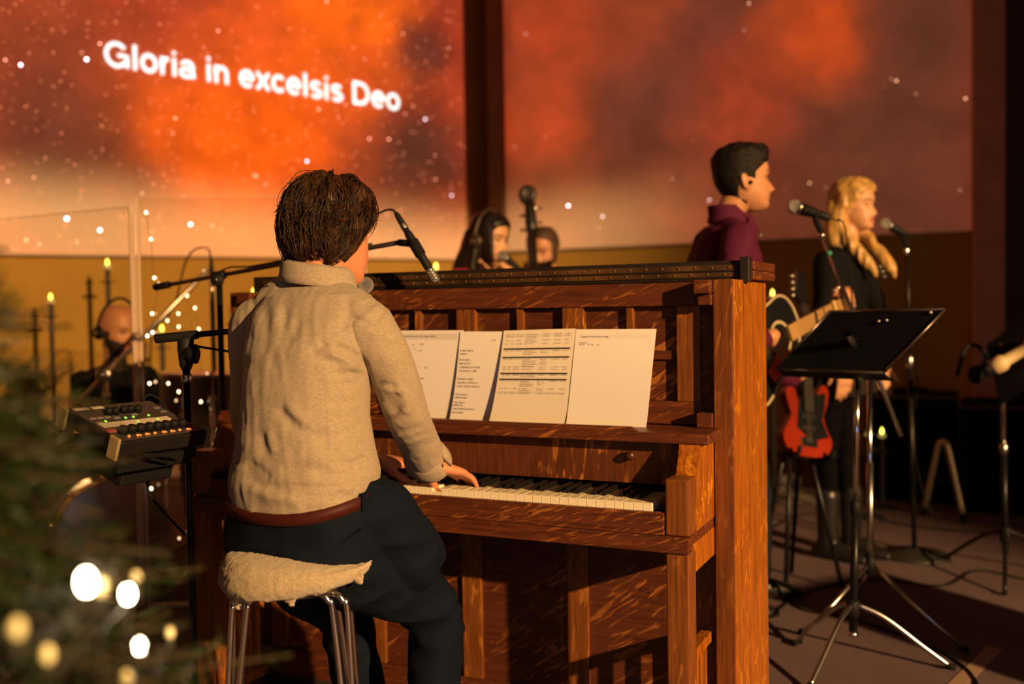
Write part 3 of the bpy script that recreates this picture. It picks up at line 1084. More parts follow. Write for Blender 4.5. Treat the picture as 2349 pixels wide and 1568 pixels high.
def add_head(mb, M, female=False, ears=True):
    q = head_points(female=female)
    nr, ns = q.shape[:2]
    pts = [M @ Vector(p) for p in q.reshape(-1, 3)]
    mb.add(pts, head_faces(nr, ns))
    if ears:
        for s in (-1, 1):
            rr = []
            for t, k in ((-1, .35), (-.75, .75), (-.3, .95), (.25, 1.1), (.7, .95), (1, .45)):
                c = M @ Vector((s * (0.079 + 0.004 * t), -0.012 - 0.006 * t, -0.014 + 0.029 * t))
                rr.append((c, M.to_3x3() @ Vector((0.007 * k, s * 0.0, 0)), M.to_3x3() @ Vector((s * 0.006 * k, -0.017 * k, 0))))
            mb.loft(rr, 14)
            mb.ball(M @ Vector((s * 0.0745, 0.002, -0.02)), 0.011 * M.to_scale()[0], 10)


def add_hand(mb, wrist, direction, back, thumb_side, curl=(0.25, 0.3, 0.35, 0.4), thumb=0.5, scale=1.0, spread=0.10, lift=0.0):
    """palm and five bent fingers. back = normal of the hand's back; thumb_side = +1/-1 along direction x back"""
    d = Vector(direction).normalized()
    n = Vector(back)
    n = (n - d * n.dot(d)).normalized()
    s = d.cross(n).normalized() * thumb_side          # towards the thumb
    w = Vector(wrist)
    k = scale
    rings = []
    for t, hw, hh in ((-0.015, .027, .019), (0.01, .029, .0185), (0.035, .036, .016), (0.06, .040, .0145), (0.08, .041, .0125), (0.092, .038, .010)):
        rings.append((w + d * t * k + n * 0.002, s * hw * k, n * hh * k))
    mb.loft(rings, 20, 2.4)
    lens = [(0.040, 0.025, 0.020), (0.045, 0.029, 0.021), (0.042, 0.027, 0.021), (0.033, 0.020, 0.018)]
    offs = [0.029, 0.0095, -0.0105, -0.029]
    rad = [0.0092, 0.0095, 0.0090, 0.0079]
    for i in range(4):
        fd = (d + s * spread * (1.5 - i) * 0.5).normalized()
        b = w + d * (0.082 - 0.006 * abs(i - 1)) * k + s * offs[i] * k
        pts = [b - fd * 0.02 * k, b]
        ang = -lift
        c = curl[i]
        for j, ln in enumerate(lens[i]):
            ang += c * (0.8 if j == 0 else 1.1)
            b = b + (fd * math.cos(ang) - n * math.sin(ang)) * ln * k
            pts.append(b)
        limb(mb, pts, [rad[i] * k, rad[i] * 1.05 * k, rad[i] * k, rad[i] * 0.92 * k, rad[i] * 0.75 * k], 10, 3)
    b = w + d * 0.018 * k + s * 0.026 * k - n * 0.004 * k
    td = (d * 0.75 + s * 0.75 * (1 - 0.6 * thumb) - n * (0.15 + 0.55 * thumb)).normalized()
    t2 = (td * 0.8 + d * 0.5 - n * 0.1).normalized()
    limb(mb, [b - td * 0.015 * k, b + td * 0.022 * k, b + td * 0.045 * k, b + td * 0.045 * k + t2 * 0.028 * k, b + td * 0.045 * k + t2 * 0.046 * k],
         [0.013 * k, 0.0135 * k, 0.0108 * k, 0.0100 * k, 0.0078 * k], 10, 3)


def torso_loft(mb, pel, neck, axp, axs, fwd, W_, D_, ts, bend=0.0, n=32, p=2.35, shift=None):
    """trunk from pelvis centre to neck base; axp/axs unit left-right axes at hips and shoulders"""
    pel, neck = Vector(pel), Vector(neck)
    axp, axs, fwd = Vector(axp).normalized(), Vector(axs).normalized(), Vector(fwd).normalized()
    rings = []
    sp = (neck - pel)
    for i, t in enumerate(ts):
        k = min(max((t - 0.1) / 0.75, 0), 1)
        ax = (axp * (1 - k) + axs * k).normalized()
        c = pel + sp * t - fwd * bend * math.sin(math.pi * min(max(t, 0), 1))
        if shift:
            c = c + fwd * shift[i]
        dd = (fwd - ax * fwd.dot(ax)).normalized()
        rings.append((c, ax * W_[i], dd * D_[i]))
    mb.loft(rings, n, p)


def hair_shell(M, maskf, thick, inner=0.004, female=False, nr=72, ns=72, rough=0.0, freq=40.0):
    """a hair cap grown out of the head's own surface wherever maskf(x,y,z) is above 0 (0..1)"""
    q = head_points(nr, ns, female=female)
    sh = q.shape
    v = q.reshape(-1, 3).copy()
    c = np.array([0, -0.005, 0.02])
    d = v - c
    d /= np.linalg.norm(d, axis=1)[:, None] + 1e-9
    msk = np.array([maskf(*p) for p in v])
    th = np.array([thick(*p) if callable(thick) else thick for p in v])
    if rough:
        th = th * (1 + rough * np.array([mnoise.noise(Vector(p) * freq) for p in v]))
    v = v + d * (th * msk - inner * (1 - msk) * 1.5)[:, None]
    mb = MB()
    mb.add([M @ Vector(p) for p in v], head_faces(sh[0], sh[1]))
    return mb


def sstep(a, b, x):
    t = min(max((x - a) / (b - a), 0.0), 1.0)
    return t * t * (3 - 2 * t)


def paint_face(me, M, mats, female=False, beard=None, lips=True):
    """assign skin / lip / eye / brow / beard slots by place on the head"""
    for mm in mats:
        me.materials.append(mm)
    Mi = M.inverted()
    for p in me.polygons:
        c = Mi @ p.center
        x, y, z = abs(c.x), c.y, c.z
        k = 0
        if y > 0.05 and -0.12 < z < 0.05:
            if lips and z > -0.0765 and z < -0.0535 and x < 0.023 * (1 - ((z + 0.065) / 0.03) ** 2):
                k = 1
            elif ((x - 0.031) / 0.0135) ** 2 + ((z - 0.0005) / 0.0042) ** 2 < 1:
                k = 2
            elif 0.012 < x < 0.052 and abs(z - (0.0205 + 0.006 * math.sin((x - 0.012) * 60))) < 0.0034:
                k = 3
        if beard and beard(x, y, z):
            k = len(mats) - 1
        p.material_index = k


def finish(name, me, parent, mats=None):
    o = bpy.data.objects.new(name, me)
    COL.objects.link(o)
    if mats:
        for mm in mats if isinstance(mats, (list, tuple)) else [mats]:
            me.materials.append(mm)
    o.parent = parent
    o.matrix_parent_inverse = parent_world(parent).inverted()
    return o


def wrinkle(me, amp, freq, stretch=(1, 1, 1), seed=0.0, where=None):
    co, no = get_co(me), get_no(me)
    for i in range(len(co)):
        w = 1.0 if where is None else where(co[i])
        if w <= 0:
            continue
        q = Vector((co[i][0] * stretch[0] * freq + seed, co[i][1] * stretch[1] * freq, co[i][2] * stretch[2] * freq))
        a = mnoise.noise(q)
        a = (1 - abs(a) * 2.2) if a > -2 else a
        co[i] += no[i] * amp * w * (a - 0.5)
    set_co(me, co)

# ---------------------------------------------------------------- the pianist and the stool
M_LINEN = None
m_, nt, N, L, b = new_mat('linen_shirt')
tc = N.new('ShaderNodeTexCoord')
hs = []
for scv in ((1700, 1700, 140), (140, 140, 1700)):
    mp = N.new('ShaderNodeMapping')
    mp.inputs['Scale'].default_value = scv
    L.new(tc.outputs['Object'], mp.inputs['Vector'])
    n = N.new('ShaderNodeTexNoise')
    n.inputs['Scale'].default_value = 0.6
    n.inputs['Detail'].default_value = 2
    L.new(mp.outputs[0], n.inputs['Vector'])
    hs.append(n)
ad = N.new('ShaderNodeMath')
L.new(hs[0].outputs['Fac'], ad.inputs[0])
L.new(hs[1].outputs['Fac'], ad.inputs[1])
r = N.new('ShaderNodeValToRGB')
r.color_ramp.elements[0].position = 0.38
r.color_ramp.elements[1].position = 0.62
r.color_ramp.elements[0].color = (0.245, 0.198, 0.138, 1)
r.color_ramp.elements[1].color = (0.395, 0.325, 0.232, 1)
hf = N.new('ShaderNodeMath')
hf.operation = 'MULTIPLY'
hf.inputs[1].default_value = 0.5
L.new(ad.outputs[0], hf.inputs[0])
L.new(hf.outputs[0], r.inputs['Fac'])
L.new(r.outputs['Color'], b.inputs['Base Color'])
b.inputs['Roughness'].default_value = 0.9
b.inputs['Specular IOR Level'].default_value = 0.15
b.inputs['Sheen Weight'].default_value = 0.15
bp = N.new('ShaderNodeBump')
bp.inputs['Strength'].default_value = 0.35
bp.inputs['Distance'].default_value = 0.0015
L.new(hf.outputs[0], bp.inputs['Height'])
L.new(bp.outputs['Normal'], b.inputs['Normal'])
M_LINEN = m_
M_TROUS = mat('navy_trousers', (0.0045, 0.0075, 0.015), 0.8, bump=0.3, bscale=500, spec=0.08)
M_BELT = mat('oxblood_belt', (0.050, 0.009, 0.006), 0.55, spec=0.2)
M_SHOE = mat('black_leather', (0.012, 0.011, 0.011), 0.35)

pian = empty('person', (-0.06, -0.45, 0), 'person in a beige linen shirt playing the piano, seen from behind', 'person')
X_, Y_, Z_ = Vector((1, 0, 0)), Vector((0, 1, 0)), Vector((0, 0, 1))
HC = P(757, 534, 2.275)                       # head centre, eye level
HFWD = Vector((0.34, 1.0, -0.20))
HM = head_frame(HC, HFWD, (-0.06, 0.1, 1))
SHR, SHL = P(848, 752, 2.16), P(592, 752, 2.30)
ELR, WRR = P(930, 950, 2.27), P(988, 1070, 2.49)
FGR = P(1082, 1092, 2.60)
ELL, WRL = P(590, 985, 2.50), P(862, 1058, 2.64)
FGL = P(940, 1062, 2.70)
WST = P(694, 1115, 2.19)
NB = P(733, 652, 2.235)
CHC = P(690, 870, 2.20)
HIPC = P(706, 1235, 2.21)

bd = MB()
add_head(bd, HM)
limb(bd, [NB - Z_ * 0.05, NB + Z_ * 0.03 + Y_ * 0.01, HC - Z_ * 0.07 - Y_ * 0.02], [0.07, 0.058, 0.055], 20)
TR_W = [0.150, 0.152, 0.150, 0.148, 0.150, 0.162, 0.172, 0.168, 0.12, 0.065]
TR_D = [0.118, 0.115, 0.108, 0.105, 0.108, 0.115, 0.112, 0.100, 0.080, 0.055]
TT = [-0.06, 0.06, 0.18, 0.30, 0.45, 0.60, 0.74, 0.86, 0.96, 1.03]
AXS = Vector((1, 0.03, 0.0))
torso_loft(bd, HIPC, NB, X_, AXS, Y_, [w * 0.82 for w in TR_W], [w * 0.84 for w in TR_D], TT, 0.03)
for sh, el, wr in ((SHR, ELR, WRR), (SHL, ELL, WRL)):
    limb(bd, [sh, el, wr], [0.045, 0.037, 0.027], 16, 8)
add_hand(bd, WRR, FGR - WRR, Vector((-0.1, -0.25, 1)), -1, (0.30, 0.28, 0.28, 0.30), 0.6, 1.06, 0.06, 0.15)
add_hand(bd, WRL, FGL - WRL, Vector((0.0, -0.3, 1)), 1, (0.25, 0.28, 0.3, 0.35), 0.6, 0.95, 0.06, 0.1)
KNR, ANR = P(992, 1402, 2.40), Vector((0.10, -0.13, 0.08))
KNL, ANL = P(790, 1420, 2.56), Vector((-0.14, -0.06, 0.08))
HPR, HPL = HIPC + Vector((0.085, 0.02, -0.05)), HIPC + Vector((-0.085, 0.02, -0.05))
for h, k_, a in ((HPR, KNR, ANR), (HPL, KNL, ANL)):
    limb(bd, [h, (h + k_) / 2, k_, (k_ + a) / 2, a], [0.075, 0.064, 0.05, 0.045, 0.035], 16)
body = fused(bd, 0.0042, 3, 0.5)
paint_face(body, HM, [M_SKINP, M_LIP, M_EYE, M_BROW])
finish('body', body, pian)

# shirt ---------------------------------------------------------------
sb = MB()
SW = [0.150, 0.164, 0.168, 0.156, 0.142, 0.138, 0.150, 0.158, 0.125, 0.072]
SD = [0.122, 0.138, 0.140, 0.130, 0.122, 0.122, 0.120, 0.106, 0.086, 0.066]
ST = [0.158, 0.192, 0.26, 0.36, 0.48, 0.60, 0.74, 0.86, 0.955, 0.99]
torso_loft(sb, HIPC, NB, X_, AXS, Y_, SW, SD, ST, 0.03, 40)
CUF = WRR + (ELR - WRR) * 0.22
CUL = WRL + (ELL - WRL) * 0.3
limb(sb, [SHL + X_ * 0.05 + Z_ * 0.012, SHL, (SHL + ELL) / 2 - X_ * 0.005, ELL, (ELL + CUL) / 2, CUL], [0.055, 0.066, 0.060, 0.055, 0.050, 0.046], 22, 5)
# yoke over the shoulders
limb(sb, [SHL + X_ * 0.02 + Z_ * 0.010, NB + Vector((-0.07, -0.005, -0.030)), NB + Vector((0.06, -0.005, -0.056)), SHR - X_ * 0.02 + Z_ * 0.010], [0.056, 0.060, 0.060, 0.060], 18)
limb(sb, [SHR - X_ * 0.06 + Z_ * 0.008, SHR - X_ * 0.012 + Z_ * 0.006], [0.058, 0.060], 18)
limb(sb, [SHL + X_ * 0.09 + Z_ * 0.004, SHL + X_ * 0.03 + Z_ * 0.004, SHL], [0.066, 0.066, 0.066], 18)
shirt = fused(sb, 0.0036, 9, 0.5)
rs = MB()
limb(rs, [SHR - X_ * 0.012 + Z_ * 0.004, (SHR * 0.6 + ELR * 0.4) + X_ * 0.013, ELR + X_ * 0.004, (ELR + CUF) / 2, CUF], [0.0640, 0.0535, 0.0500, 0.0495, 0.049], 26, 6)
sleeve_me = fused(rs, 0.0036, 5, 0.5)
# the blouse sags over the belt at the back
cs = get_co(shirt)
zb = HIPC.z + (NB.z - HIPC.z) * 0.158
for i in range(len(cs)):
    w_ = sstep(zb + 0.16, zb, cs[i][2])
    if w_ > 0:
        bk_ = min(max((HIPC.y - 0.02 - cs[i][1]) / 0.13, 0.0), 1.0)
        cs[i][2] += w_ * (0.010 - 0.040 * bk_)
set_co(shirt, cs)

# creases read off the cloth: polylines (photo pixel on the back), depth, width in pixels
CREASES = [
    ([(762, 797), (792, 806), (820, 822), (841, 846)], -0.013, 5),
    ([(706, 808), (733, 797), (750, 782)], -0.006, 5),
    ([(716, 814), (755, 828), (800, 838)], -0.005, 6),
    ([(745, 800), (790, 820), (835, 850)], 0.006, 9),
    ([(756, 858), (800, 857), (846, 861)], -0.008, 4),
    ([(770, 881), (812, 878), (842, 868)], -0.004, 5),
    ([(634, 930), (652, 950), (672, 972), (700, 990)], -0.0065, 8),
    ([(645, 925), (680, 955), (705, 975)], 0.004, 8),
    ([(690, 985), (730, 1002), (770, 1012)], -0.004, 7),
    ([(598, 985), (606, 1020), (616, 1052)], -0.005, 7),
    ([(608, 980), (618, 1015), (630, 1045)], 0.004, 7),
    ([(560, 1060), (590, 1085), (618, 1102)], -0.008, 8),
    ([(545, 1085), (600, 1116), (660, 1128), (760, 1134), (815, 1140)], -0.009, 6),
    ([(560, 1100), (620, 1132), (700, 1146)], 0.006, 9),
    ([(640, 1082), (700, 1072), (760, 1078)], -0.004, 7),
    ([(735, 1035), (790, 1040), (845, 1012)], -0.005, 6),
    ([(760, 1060), (810, 1062), (852, 1045)], -0.006, 5),
    ([(700, 1060), (760, 1052), (845, 1030)], 0.004, 9),
    ([(720, 1092), (790, 1088), (852, 1075)], -0.004, 6),
    ([(720, 1000), (780, 1002), (838, 965)], -0.003, 7),
    ([(740, 960), (800, 958), (845, 930)], -0.003, 6),
    ([(740, 925), (800, 922), (842, 905)], -0.0025, 6),
    ([(754, 830), (754, 930), (756, 1000), (764, 1050)], 0.0020, 3),
    ([(541, 730), (545, 800), (550, 880)], -0.003, 6),
    ([(615, 690), (612, 760), (606, 820)], -0.0025, 6),
    ([(655, 700), (650, 760), (640, 800)], -0.003, 6),
    ([(690, 720), (675, 760), (655, 800)], -0.003, 6),
    ([(590, 700), (588, 780)], 0.0025, 7),
    ([(635, 690), (630, 770)], 0.0025, 7),
    ([(625, 800), (624, 850)], -0.002, 6),
    ([(795, 720), (826, 735), (858, 745)], -0.003, 3),
    ([(858, 745), (880, 715), (893, 690)], -0.003, 3),
    ([(780, 760), (795, 735), (800, 715)], -0.004, 6),
    ([(535, 1070), (536, 1045), (545, 1015)], -0.006, 8),
    ([(520, 822), (545, 832), (575, 830)], -0.004, 5),
    ([(640, 1112), (700, 1118), (780, 1114), (850, 1098)], -0.004, 5),
    ([(858, 885), (880, 882), (915, 890)], -0.005, 4),
    ([(868, 885), (905, 893), (930, 900)], 0.004, 5),
    ([(878, 968), (900, 955), (925, 925)], -0.006, 4),
    ([(890, 990), (935, 990), (985, 975)], -0.005, 5),
    ([(898, 1015), (945, 1005), (1000, 990)], -0.004, 5),
    ([(905, 1040), (955, 1025), (1005, 1010)], -0.005, 5),
    ([(925, 900), (935, 930), (928, 950)], 0.005, 7),
    ([(880, 930), (905, 915), (915, 900)], -0.004, 5),
    ([(935, 850), (955, 880), (965, 920)], 0.003, 7),
    ([(870, 790), (900, 800), (935, 800)], -0.002, 7),
]


def crease_cloth(me, seed):
    cs = get_co(me)
    ns_ = get_no(me)
    cv = cs - CAM
    zz = cv @ CF
    pu = np.stack([1174.5 + FPX * (cv @ CR) / zz, 784 - FPX * (cv @ CU) / zz], 1)
    facing = np.clip(-(ns_ @ CF) * 1.6, 0, 1)
    disp = np.zeros(len(cs))
    for pts_, amp, wd in CREASES:
        pts_ = np.array(pts_, float)
        best = np.full(len(cs), 1e9)
        tpos = np.zeros(len(cs))
        tot = len(pts_) - 1
        for i in range(tot):
            a, b_ = pts_[i], pts_[i + 1]
            ab = b_ - a
            t = np.clip(((pu - a) @ ab) / (ab @ ab), 0, 1)
            d = np.linalg.norm(pu - a - t[:, None] * ab, axis=1)
            k = d < best
            best[k] = d[k]
            tpos[k] = (i + t[k]) / tot
        fade = np.clip(np.minimum(tpos, 1 - tpos) * 4 + 0.15, 0, 1)
        disp += amp * 1.15 * np.exp(-(best / (wd * 1.7 + 1.5)) ** 2) * fade
    disp = np.clip(disp, -0.0058, 0.0055)
    for i in range(len(cs)):
        q = cs[i]
        disp[i] += 0.0022 * mnoise.noise(Vector((q[0] * 15 + seed, q[1] * 15, q[2] * 10))) + 0.0010 * mnoise.noise(Vector((q[0] * 60, q[1] * 60, q[2] * 25))) + 0.0026 * (0.5 - abs(mnoise.noise(Vector((q[0] * 34 + q[2] * 5, q[1] * 20, q[2] * 6 + seed)))))
    set_co(me, cs + ns_ * (disp * np.maximum(facing, 0.15))[:, None])


crease_cloth(shirt, 0.0)
crease_cloth(sleeve_me, 5.0)
sho = finish('shirt', shirt, pian, M_LINEN)
finish('sleeve', sleeve_me, sho, M_LINEN)
# collar: stand and fold-over leaf around the neck
cl = MB()
v, f = [], []
K = 40
prof = [(0.000, -0.012), (0.004, 0.012), (0.006, 0.026), (0.012, 0.030), (0.019, 0.022), (0.025, -0.006), (0.028, -0.018), (0.024, -0.019), (0.012, 0.010)]
for i in range(K + 1):
    a = math.pi * (-0.5 + 2 * (i / K - 0.5) * 0.86)
    rx, ry = 0.062, 0.062
    for (dr, dz) in prof:
        tilt = -0.30 * math.sin(a) * 0.05
        v.append(NB + Vector((math.cos(a) * (rx + dr) - 0.012, math.sin(a) * (ry + dr) + 0.012, dz + 0.020 + (-0.018 if math.sin(a) > 0 else 0.0) * math.sin(a) * 1.0 - 0.012 * math.cos(a))))
kp = len(prof)
for i in range(K):
    for j in range(kp):
        f.append((i * kp + j, i * kp + (j + 1) % kp, (i + 1) * kp + (j + 1) % kp, (i + 1) * kp + j))
f += [tuple(range(kp)), tuple(K * kp + j for j in range(kp))[::-1]]
cl.add(v, f)
cl.obj('collar', M_LINEN, sho, True)
# turned-back cuff on the right wrist, open at the side
cdir = (WRR - ELR).normalized()
cu_ = MB()
v, f = [], []
ref = cdir.cross(Z_).normalized()
rf2 = cdir.cross(ref)
for i in range(33):
    a = 2 * math.pi * (i / 32 * 0.94) + 0.6
    fl = 1.0 + 0.07 * math.sin(a * 2 + 0.5)
    for (r_, h) in ((0.049, -0.020), (0.055, -0.004), (0.058, 0.012), (0.060, 0.026), (0.0565, 0.029), (0.052, 0.024), (0.048, 0.0), (0.046, -0.020)):
        v.append(CUF + cdir * (h + 0.004 * math.sin(a)) + (ref * math.cos(a) + rf2 * math.sin(a)) * r_ * fl)
for i in range(32):
    for j in range(8):
        f.append((i * 8 + j, i * 8 + (j + 1) % 8, (i + 1) * 8 + (j + 1) % 8, (i + 1) * 8 + j))
f += [tuple(range(8)), tuple(32 * 8 + j for j in range(8))[::-1]]
cu_.add(v, f)
cu_.obj('cuff', M_LINEN, sho, True)
for (px, py) in ((975, 1092),):
    MB().rev(P(px, py, 2.44), (0.3, -1, 0.2), [(0.005, 0), (0.005, 0.002), (0.003, 0.003)], 12).obj('cuff_button', M_WHITEP, sho)

# trousers, belt, shoes -----------------------------------------------
tb_ = MB()
torso_loft(tb_, HIPC, NB, X_, AXS, Y_, [0.150, 0.178, 0.184, 0.178, 0.166, 0.156], [0.11, 0.142, 0.146, 0.140, 0.132, 0.125], [-0.12, -0.07, 0.0, 0.08, 0.15, 0.19], 0.03, 36, 2.5)
for h, k_, a in ((HPR, KNR, ANR), (HPL, KNL, ANL)):
    limb(tb_, [h, h * 0.55 + k_ * 0.45 + Z_ * 0.01, k_, (k_ + a) / 2, a + Z_ * 0.02], [0.100, 0.088, 0.070, 0.064, 0.056], 20)
limb(tb_, [P(800, 1190, 2.17), P(858, 1172, 2.18), P(900, 1215, 2.22), P(940, 1280, 2.28)], [0.085, 0.078, 0.080, 0.085], 20)
trs = fused(tb_, 0.0055, 5, 0.5)
wrinkle(trs, 0.008, 9, (1, 1, 1.6), 3.1)
tro = finish('trousers', trs, pian, M_TROUS)
bt = MB()
v, f = [], []
for i in range(48):
    a = 2 * math.pi * i / 48
    for (k, dz) in ((0, -0.013), (1, -0.013), (1, 0.013), (0, 0.013)):
        t = 0.160
        c = HIPC + (NB - HIPC) * t - Y_ * 0.03 * math.sin(math.pi * t)
        ca, sa = math.cos(a), math.sin(a)
        rx, ry = 0.168 + 0.006 * k, 0.134 + 0.006 * k
        v.append(c + Vector((rx * math.copysign(abs(ca) ** .85, ca), ry * math.copysign(abs(sa) ** .85, sa), dz - 0.030 * max(-sa, 0) ** 1.5 + 0.012)))
for i in range(48):
    for j in range(4):
        f.append((i * 4 + j, i * 4 + (j + 1) % 4, ((i + 1) % 48) * 4 + (j + 1) % 4, ((i + 1) % 48) * 4 + j))
bt.add(v, f)
blt = bt.obj('belt', M_BELT, pian, True, 'oxblood leather belt')
for (px, py, dz) in ((612, 1160, 2.105), (688, 1178, 2.062), (836, 1150, 2.095)):
    c = P(px, py, dz)
    MB().obox(c, CR * 0.0055, CF * 0.004, Vector(CU) * 0.019, 0.001).obj('belt_loop', M_TROUS, tro)
# welt of the back pocket
MB().tube([P(768, 1253, 2.055), P(800, 1235, 2.058), P(838, 1210, 2.075)], 0.0025, 6).obj('pocket_welt', M_TROUS, tro)
for a, dx in ((ANR, 0.05), (ANL, -0.03)):
    sm_ = MB()
    sm_.loft([(a + Vector((0, -0.06, -0.045)), X_ * 0.03, Z_ * 0.035), (a + Vector((0, 0.0, -0.03)), X_ * 0.042, Z_ * 0.05), (a + Vector((dx * .4, 0.09, -0.045)), X_ * 0.045, Z_ * 0.035), (a + Vector((dx, 0.17, -0.055)), X_ * 0.04, Z_ * 0.024), (a + Vector((dx, 0.20, -0.06)), X_ * 0.02, Z_ * 0.012)], 18)
    finish('shoe', fused(sm_, 0.006, 3), pian, M_SHOE)

# hair: cap plus wavy locks ------------------------------------------
M_HAIR = None
m_, nt, N, L, b = new_mat('brown_hair')
tc = N.new('ShaderNodeTexCoord')
n = N.new('ShaderNodeTexNoise')
n.inputs['Scale'].default_value = 1.0
mp = N.new('ShaderNodeMapping')
mp.inputs['Scale'].default_value = (130, 130, 16)
L.new(tc.outputs['Object'], mp.inputs['Vector'])
L.new(mp.outputs[0], n.inputs['Vector'])
r = N.new('ShaderNodeValToRGB')
r.color_ramp.elements[0].position = 0.35
r.color_ramp.elements[1].position = 0.75
r.color_ramp.elements[0].color = (0.010, 0.005, 0.003, 1)
r.color_ramp.elements[1].color = (0.085, 0.036, 0.012, 1)
L.new(n.outputs['Fac'], r.inputs['Fac'])
L.new(r.outputs['Color'], b.inputs['Base Color'])
b.inputs['Roughness'].default_value = 0.5
b.inputs['Specular IOR Level'].default_value = 0.25
b.inputs['Anisotropic'].default_value = 0.4
M_HAIR = m_


def pmask(x, y, z):
    # scalp: everything but the face, the jaw and the throat
    lim = 0.066 if z > 0.02 else 0.066 - (0.02 - z) * 0.62
    if z > 0.055:
        lim += (z - 0.055) * 1.0
    return sstep(lim + 0.012, lim - 0.006, y) * sstep(-0.105, -0.085, z + max(0.0, y) * 0.8)


cap = hair_shell(HM, pmask, lambda x, y, z: 0.005 + 0.009 * sstep(-0.02, 0.09, z) + 0.005 * sstep(0.03, -0.07, y), rough=0.5, freq=30)
hair_o = finish('hair', fused(cap, 0.0045, 2), pian, M_HAIR)
hl = MB()
rng = random.Random(5)
HC0 = Vector((0, -0.006, 0.018))


def scalp(th, ph, grow=0.0):
    """point on a smooth hair surface in head space; th from the crown, ph azimuth (0 = right, pi/2 = front)"""
    d = Vector((math.sin(th) * math.cos(ph), math.sin(th) * math.sin(ph), math.cos(th)))
    rx, ry, rz = 0.084 + grow, 0.107 + grow, 0.108 + grow
    k = 1.0 / math.sqrt((d.x / rx) ** 2 + (d.y / ry) ** 2 + (d.z / rz) ** 2)
    return HC0 + d * k


for i in range(8200):
    ph = rng.uniform(0, 2 * math.pi)
    fr = math.sin(ph)
    th0 = rng.random() ** 0.75 * 1.9
    if fr > 0.30 and th0 > 1.05:
        continue
    # hairs gather in clumps that share their wave, sweep and flick
    cr = random.Random(int((ph + 0.13 * math.sin(th0 * 9)) * 5.5) * 131 + int(th0 * 4.2 + 0.4 * math.sin(ph * 3)) * 17)
    c_ln, c_wob, c_wa, c_sw, c_h, c_fl = cr.uniform(0.75, 1.3), cr.uniform(0, 6.28), cr.uniform(0.02, 0.13), cr.uniform(-0.45, 0.30), cr.random() ** 1.5 * 0.020, (cr.uniform(0.01, 0.08) if cr.random() < 0.5 else 0.0)
    ln = c_ln * rng.uniform(0.85, 1.1) * (1.0 if th0 < 1.0 else 0.8)
    wob = c_wob + rng.uniform(-0.35, 0.35)
    wa = c_wa * rng.uniform(0.8, 1.2)
    sweep = c_sw + rng.uniform(-0.10, 0.10)
    hgt = c_h * rng.uniform(0.5, 1.1) * (1.2 if th0 < 0.9 else 1.0)
    flick = c_fl * rng.uniform(0.6, 1.1)
    stray = rng.random() < 0.03
    pts = []
    bad = False
    n_ = 8
    for j in range(n_):
        t = j / (n_ - 1)
        th = th0 + ln * t
        p_ = ph + sweep * t + wa * math.sin(wob + t * 4.6)
        if fr > 0:
            p_ = ph + (-0.7 if math.cos(ph) > 0 else 0.7) * t + wa * math.sin(wob + t * 4.6)
        q = scalp(min(th, 2.45), p_, (hgt + (0.010 if stray else 0.0)) * math.sin(math.pi * min(t * 0.85 + 0.08, 1)) + 0.0015)
        if th > 1.9:
            q.z -= (th - 1.9) * 0.030
        if t > 0.6 and th > 1.4:
            q += Vector((q.x, q.y - 0.02, 0)).normalized() * (t - 0.6) * flick + Vector((0, 0, (t - 0.6) ** 2 * flick * 1.3))
        if q.z < -0.100:
            q.z = -0.100 + (q.z + 0.100) * 0.25
        lim = 0.064 if q.z > 0.03 else 0.064 - (0.03 - q.z) * 0.55
        if q.y > lim + 0.016:
            bad = True
        pts.append(HM @ q)
    if bad:
        continue
    w_ = rng.uniform(0.00045, 0.0012)
    hl.tube(pts, [w_ * 0.6, w_, w_ * 1.1, w_ * 1.1, w_, w_ * 0.85, w_ * 0.6, w_ * 0.1], 3, False)
lk = hl.obj('hair_locks', M_HAIR, pian, True, kind='stuff')
# earpiece lead running from the left ear into the collar
MB().tube(smooth_path([P(660, 572, 2.24), P(648, 590, 2.22), P(642, 615, 2.20), P(641, 640, 2.19)], 5), 0.0011, 6).obj('earpiece_lead', M_BLACKM, pian)

# stool ----------------------------------------------------------------
ST_C = P(688, 1330, 2.16) + Vector((0, 0, 0.040))
stool = empty('stool', (ST_C.x, ST_C.y, 0), 'round stool with cream fleece seat cover and chrome tube legs', 'stool')
m_, nt, N, L, b = new_mat('cream_fleece')
tc = N.new('ShaderNodeTexCoord')
n = N.new('ShaderNodeTexNoise')
n.inputs['Scale'].default_value = 330
n.inputs['Detail'].default_value = 4
n.inputs['Roughness'].default_value = 0.7
L.new(tc.outputs['Object'], n.inputs['Vector'])
r = N.new('ShaderNodeValToRGB')
r.color_ramp.elements[0].position = 0.32
r.color_ramp.elements[1].position = 0.62
r.color_ramp.elements[0].color = (0.30, 0.23, 0.13, 1)
r.color_ramp.elements[1].color = (0.56, 0.46, 0.29, 1)
L.new(n.outputs['Fac'], r.inputs['Fac'])
L.new(r.outputs['Color'], b.inputs['Base Color'])
b.inputs['Roughness'].default_value = 0.95
b.inputs['Specular IOR Level'].default_value = 0.1
b.inputs['Sheen Weight'].default_value = 0.4
bp = N.new('ShaderNodeBump')
bp.inputs['Strength'].default_value = 0.9
bp.inputs['Distance'].default_value = 0.004
L.new(n.outputs['Fac'], bp.inputs['Height'])
L.new(bp.outputs['Normal'], b.inputs['Normal'])
M_FLEECE = m_
cm = MB()
U_, V_ = Vector(_R), Vector((-_R[1], _R[0], 0)) * 1.0
rings = []
tz = ST_C.z
for h, rr in ((-0.045, 0.130), (-0.040, 0.155), (-0.020, 0.168), (0.005, 0.166), (0.022, 0.150), (0.032, 0.11), (0.036, 0.05)):
    rings.append((Vector((ST_C.x, ST_C.y, tz + h)), U_ * rr, V_ * rr))
cm.loft(rings, 40, 2.2)
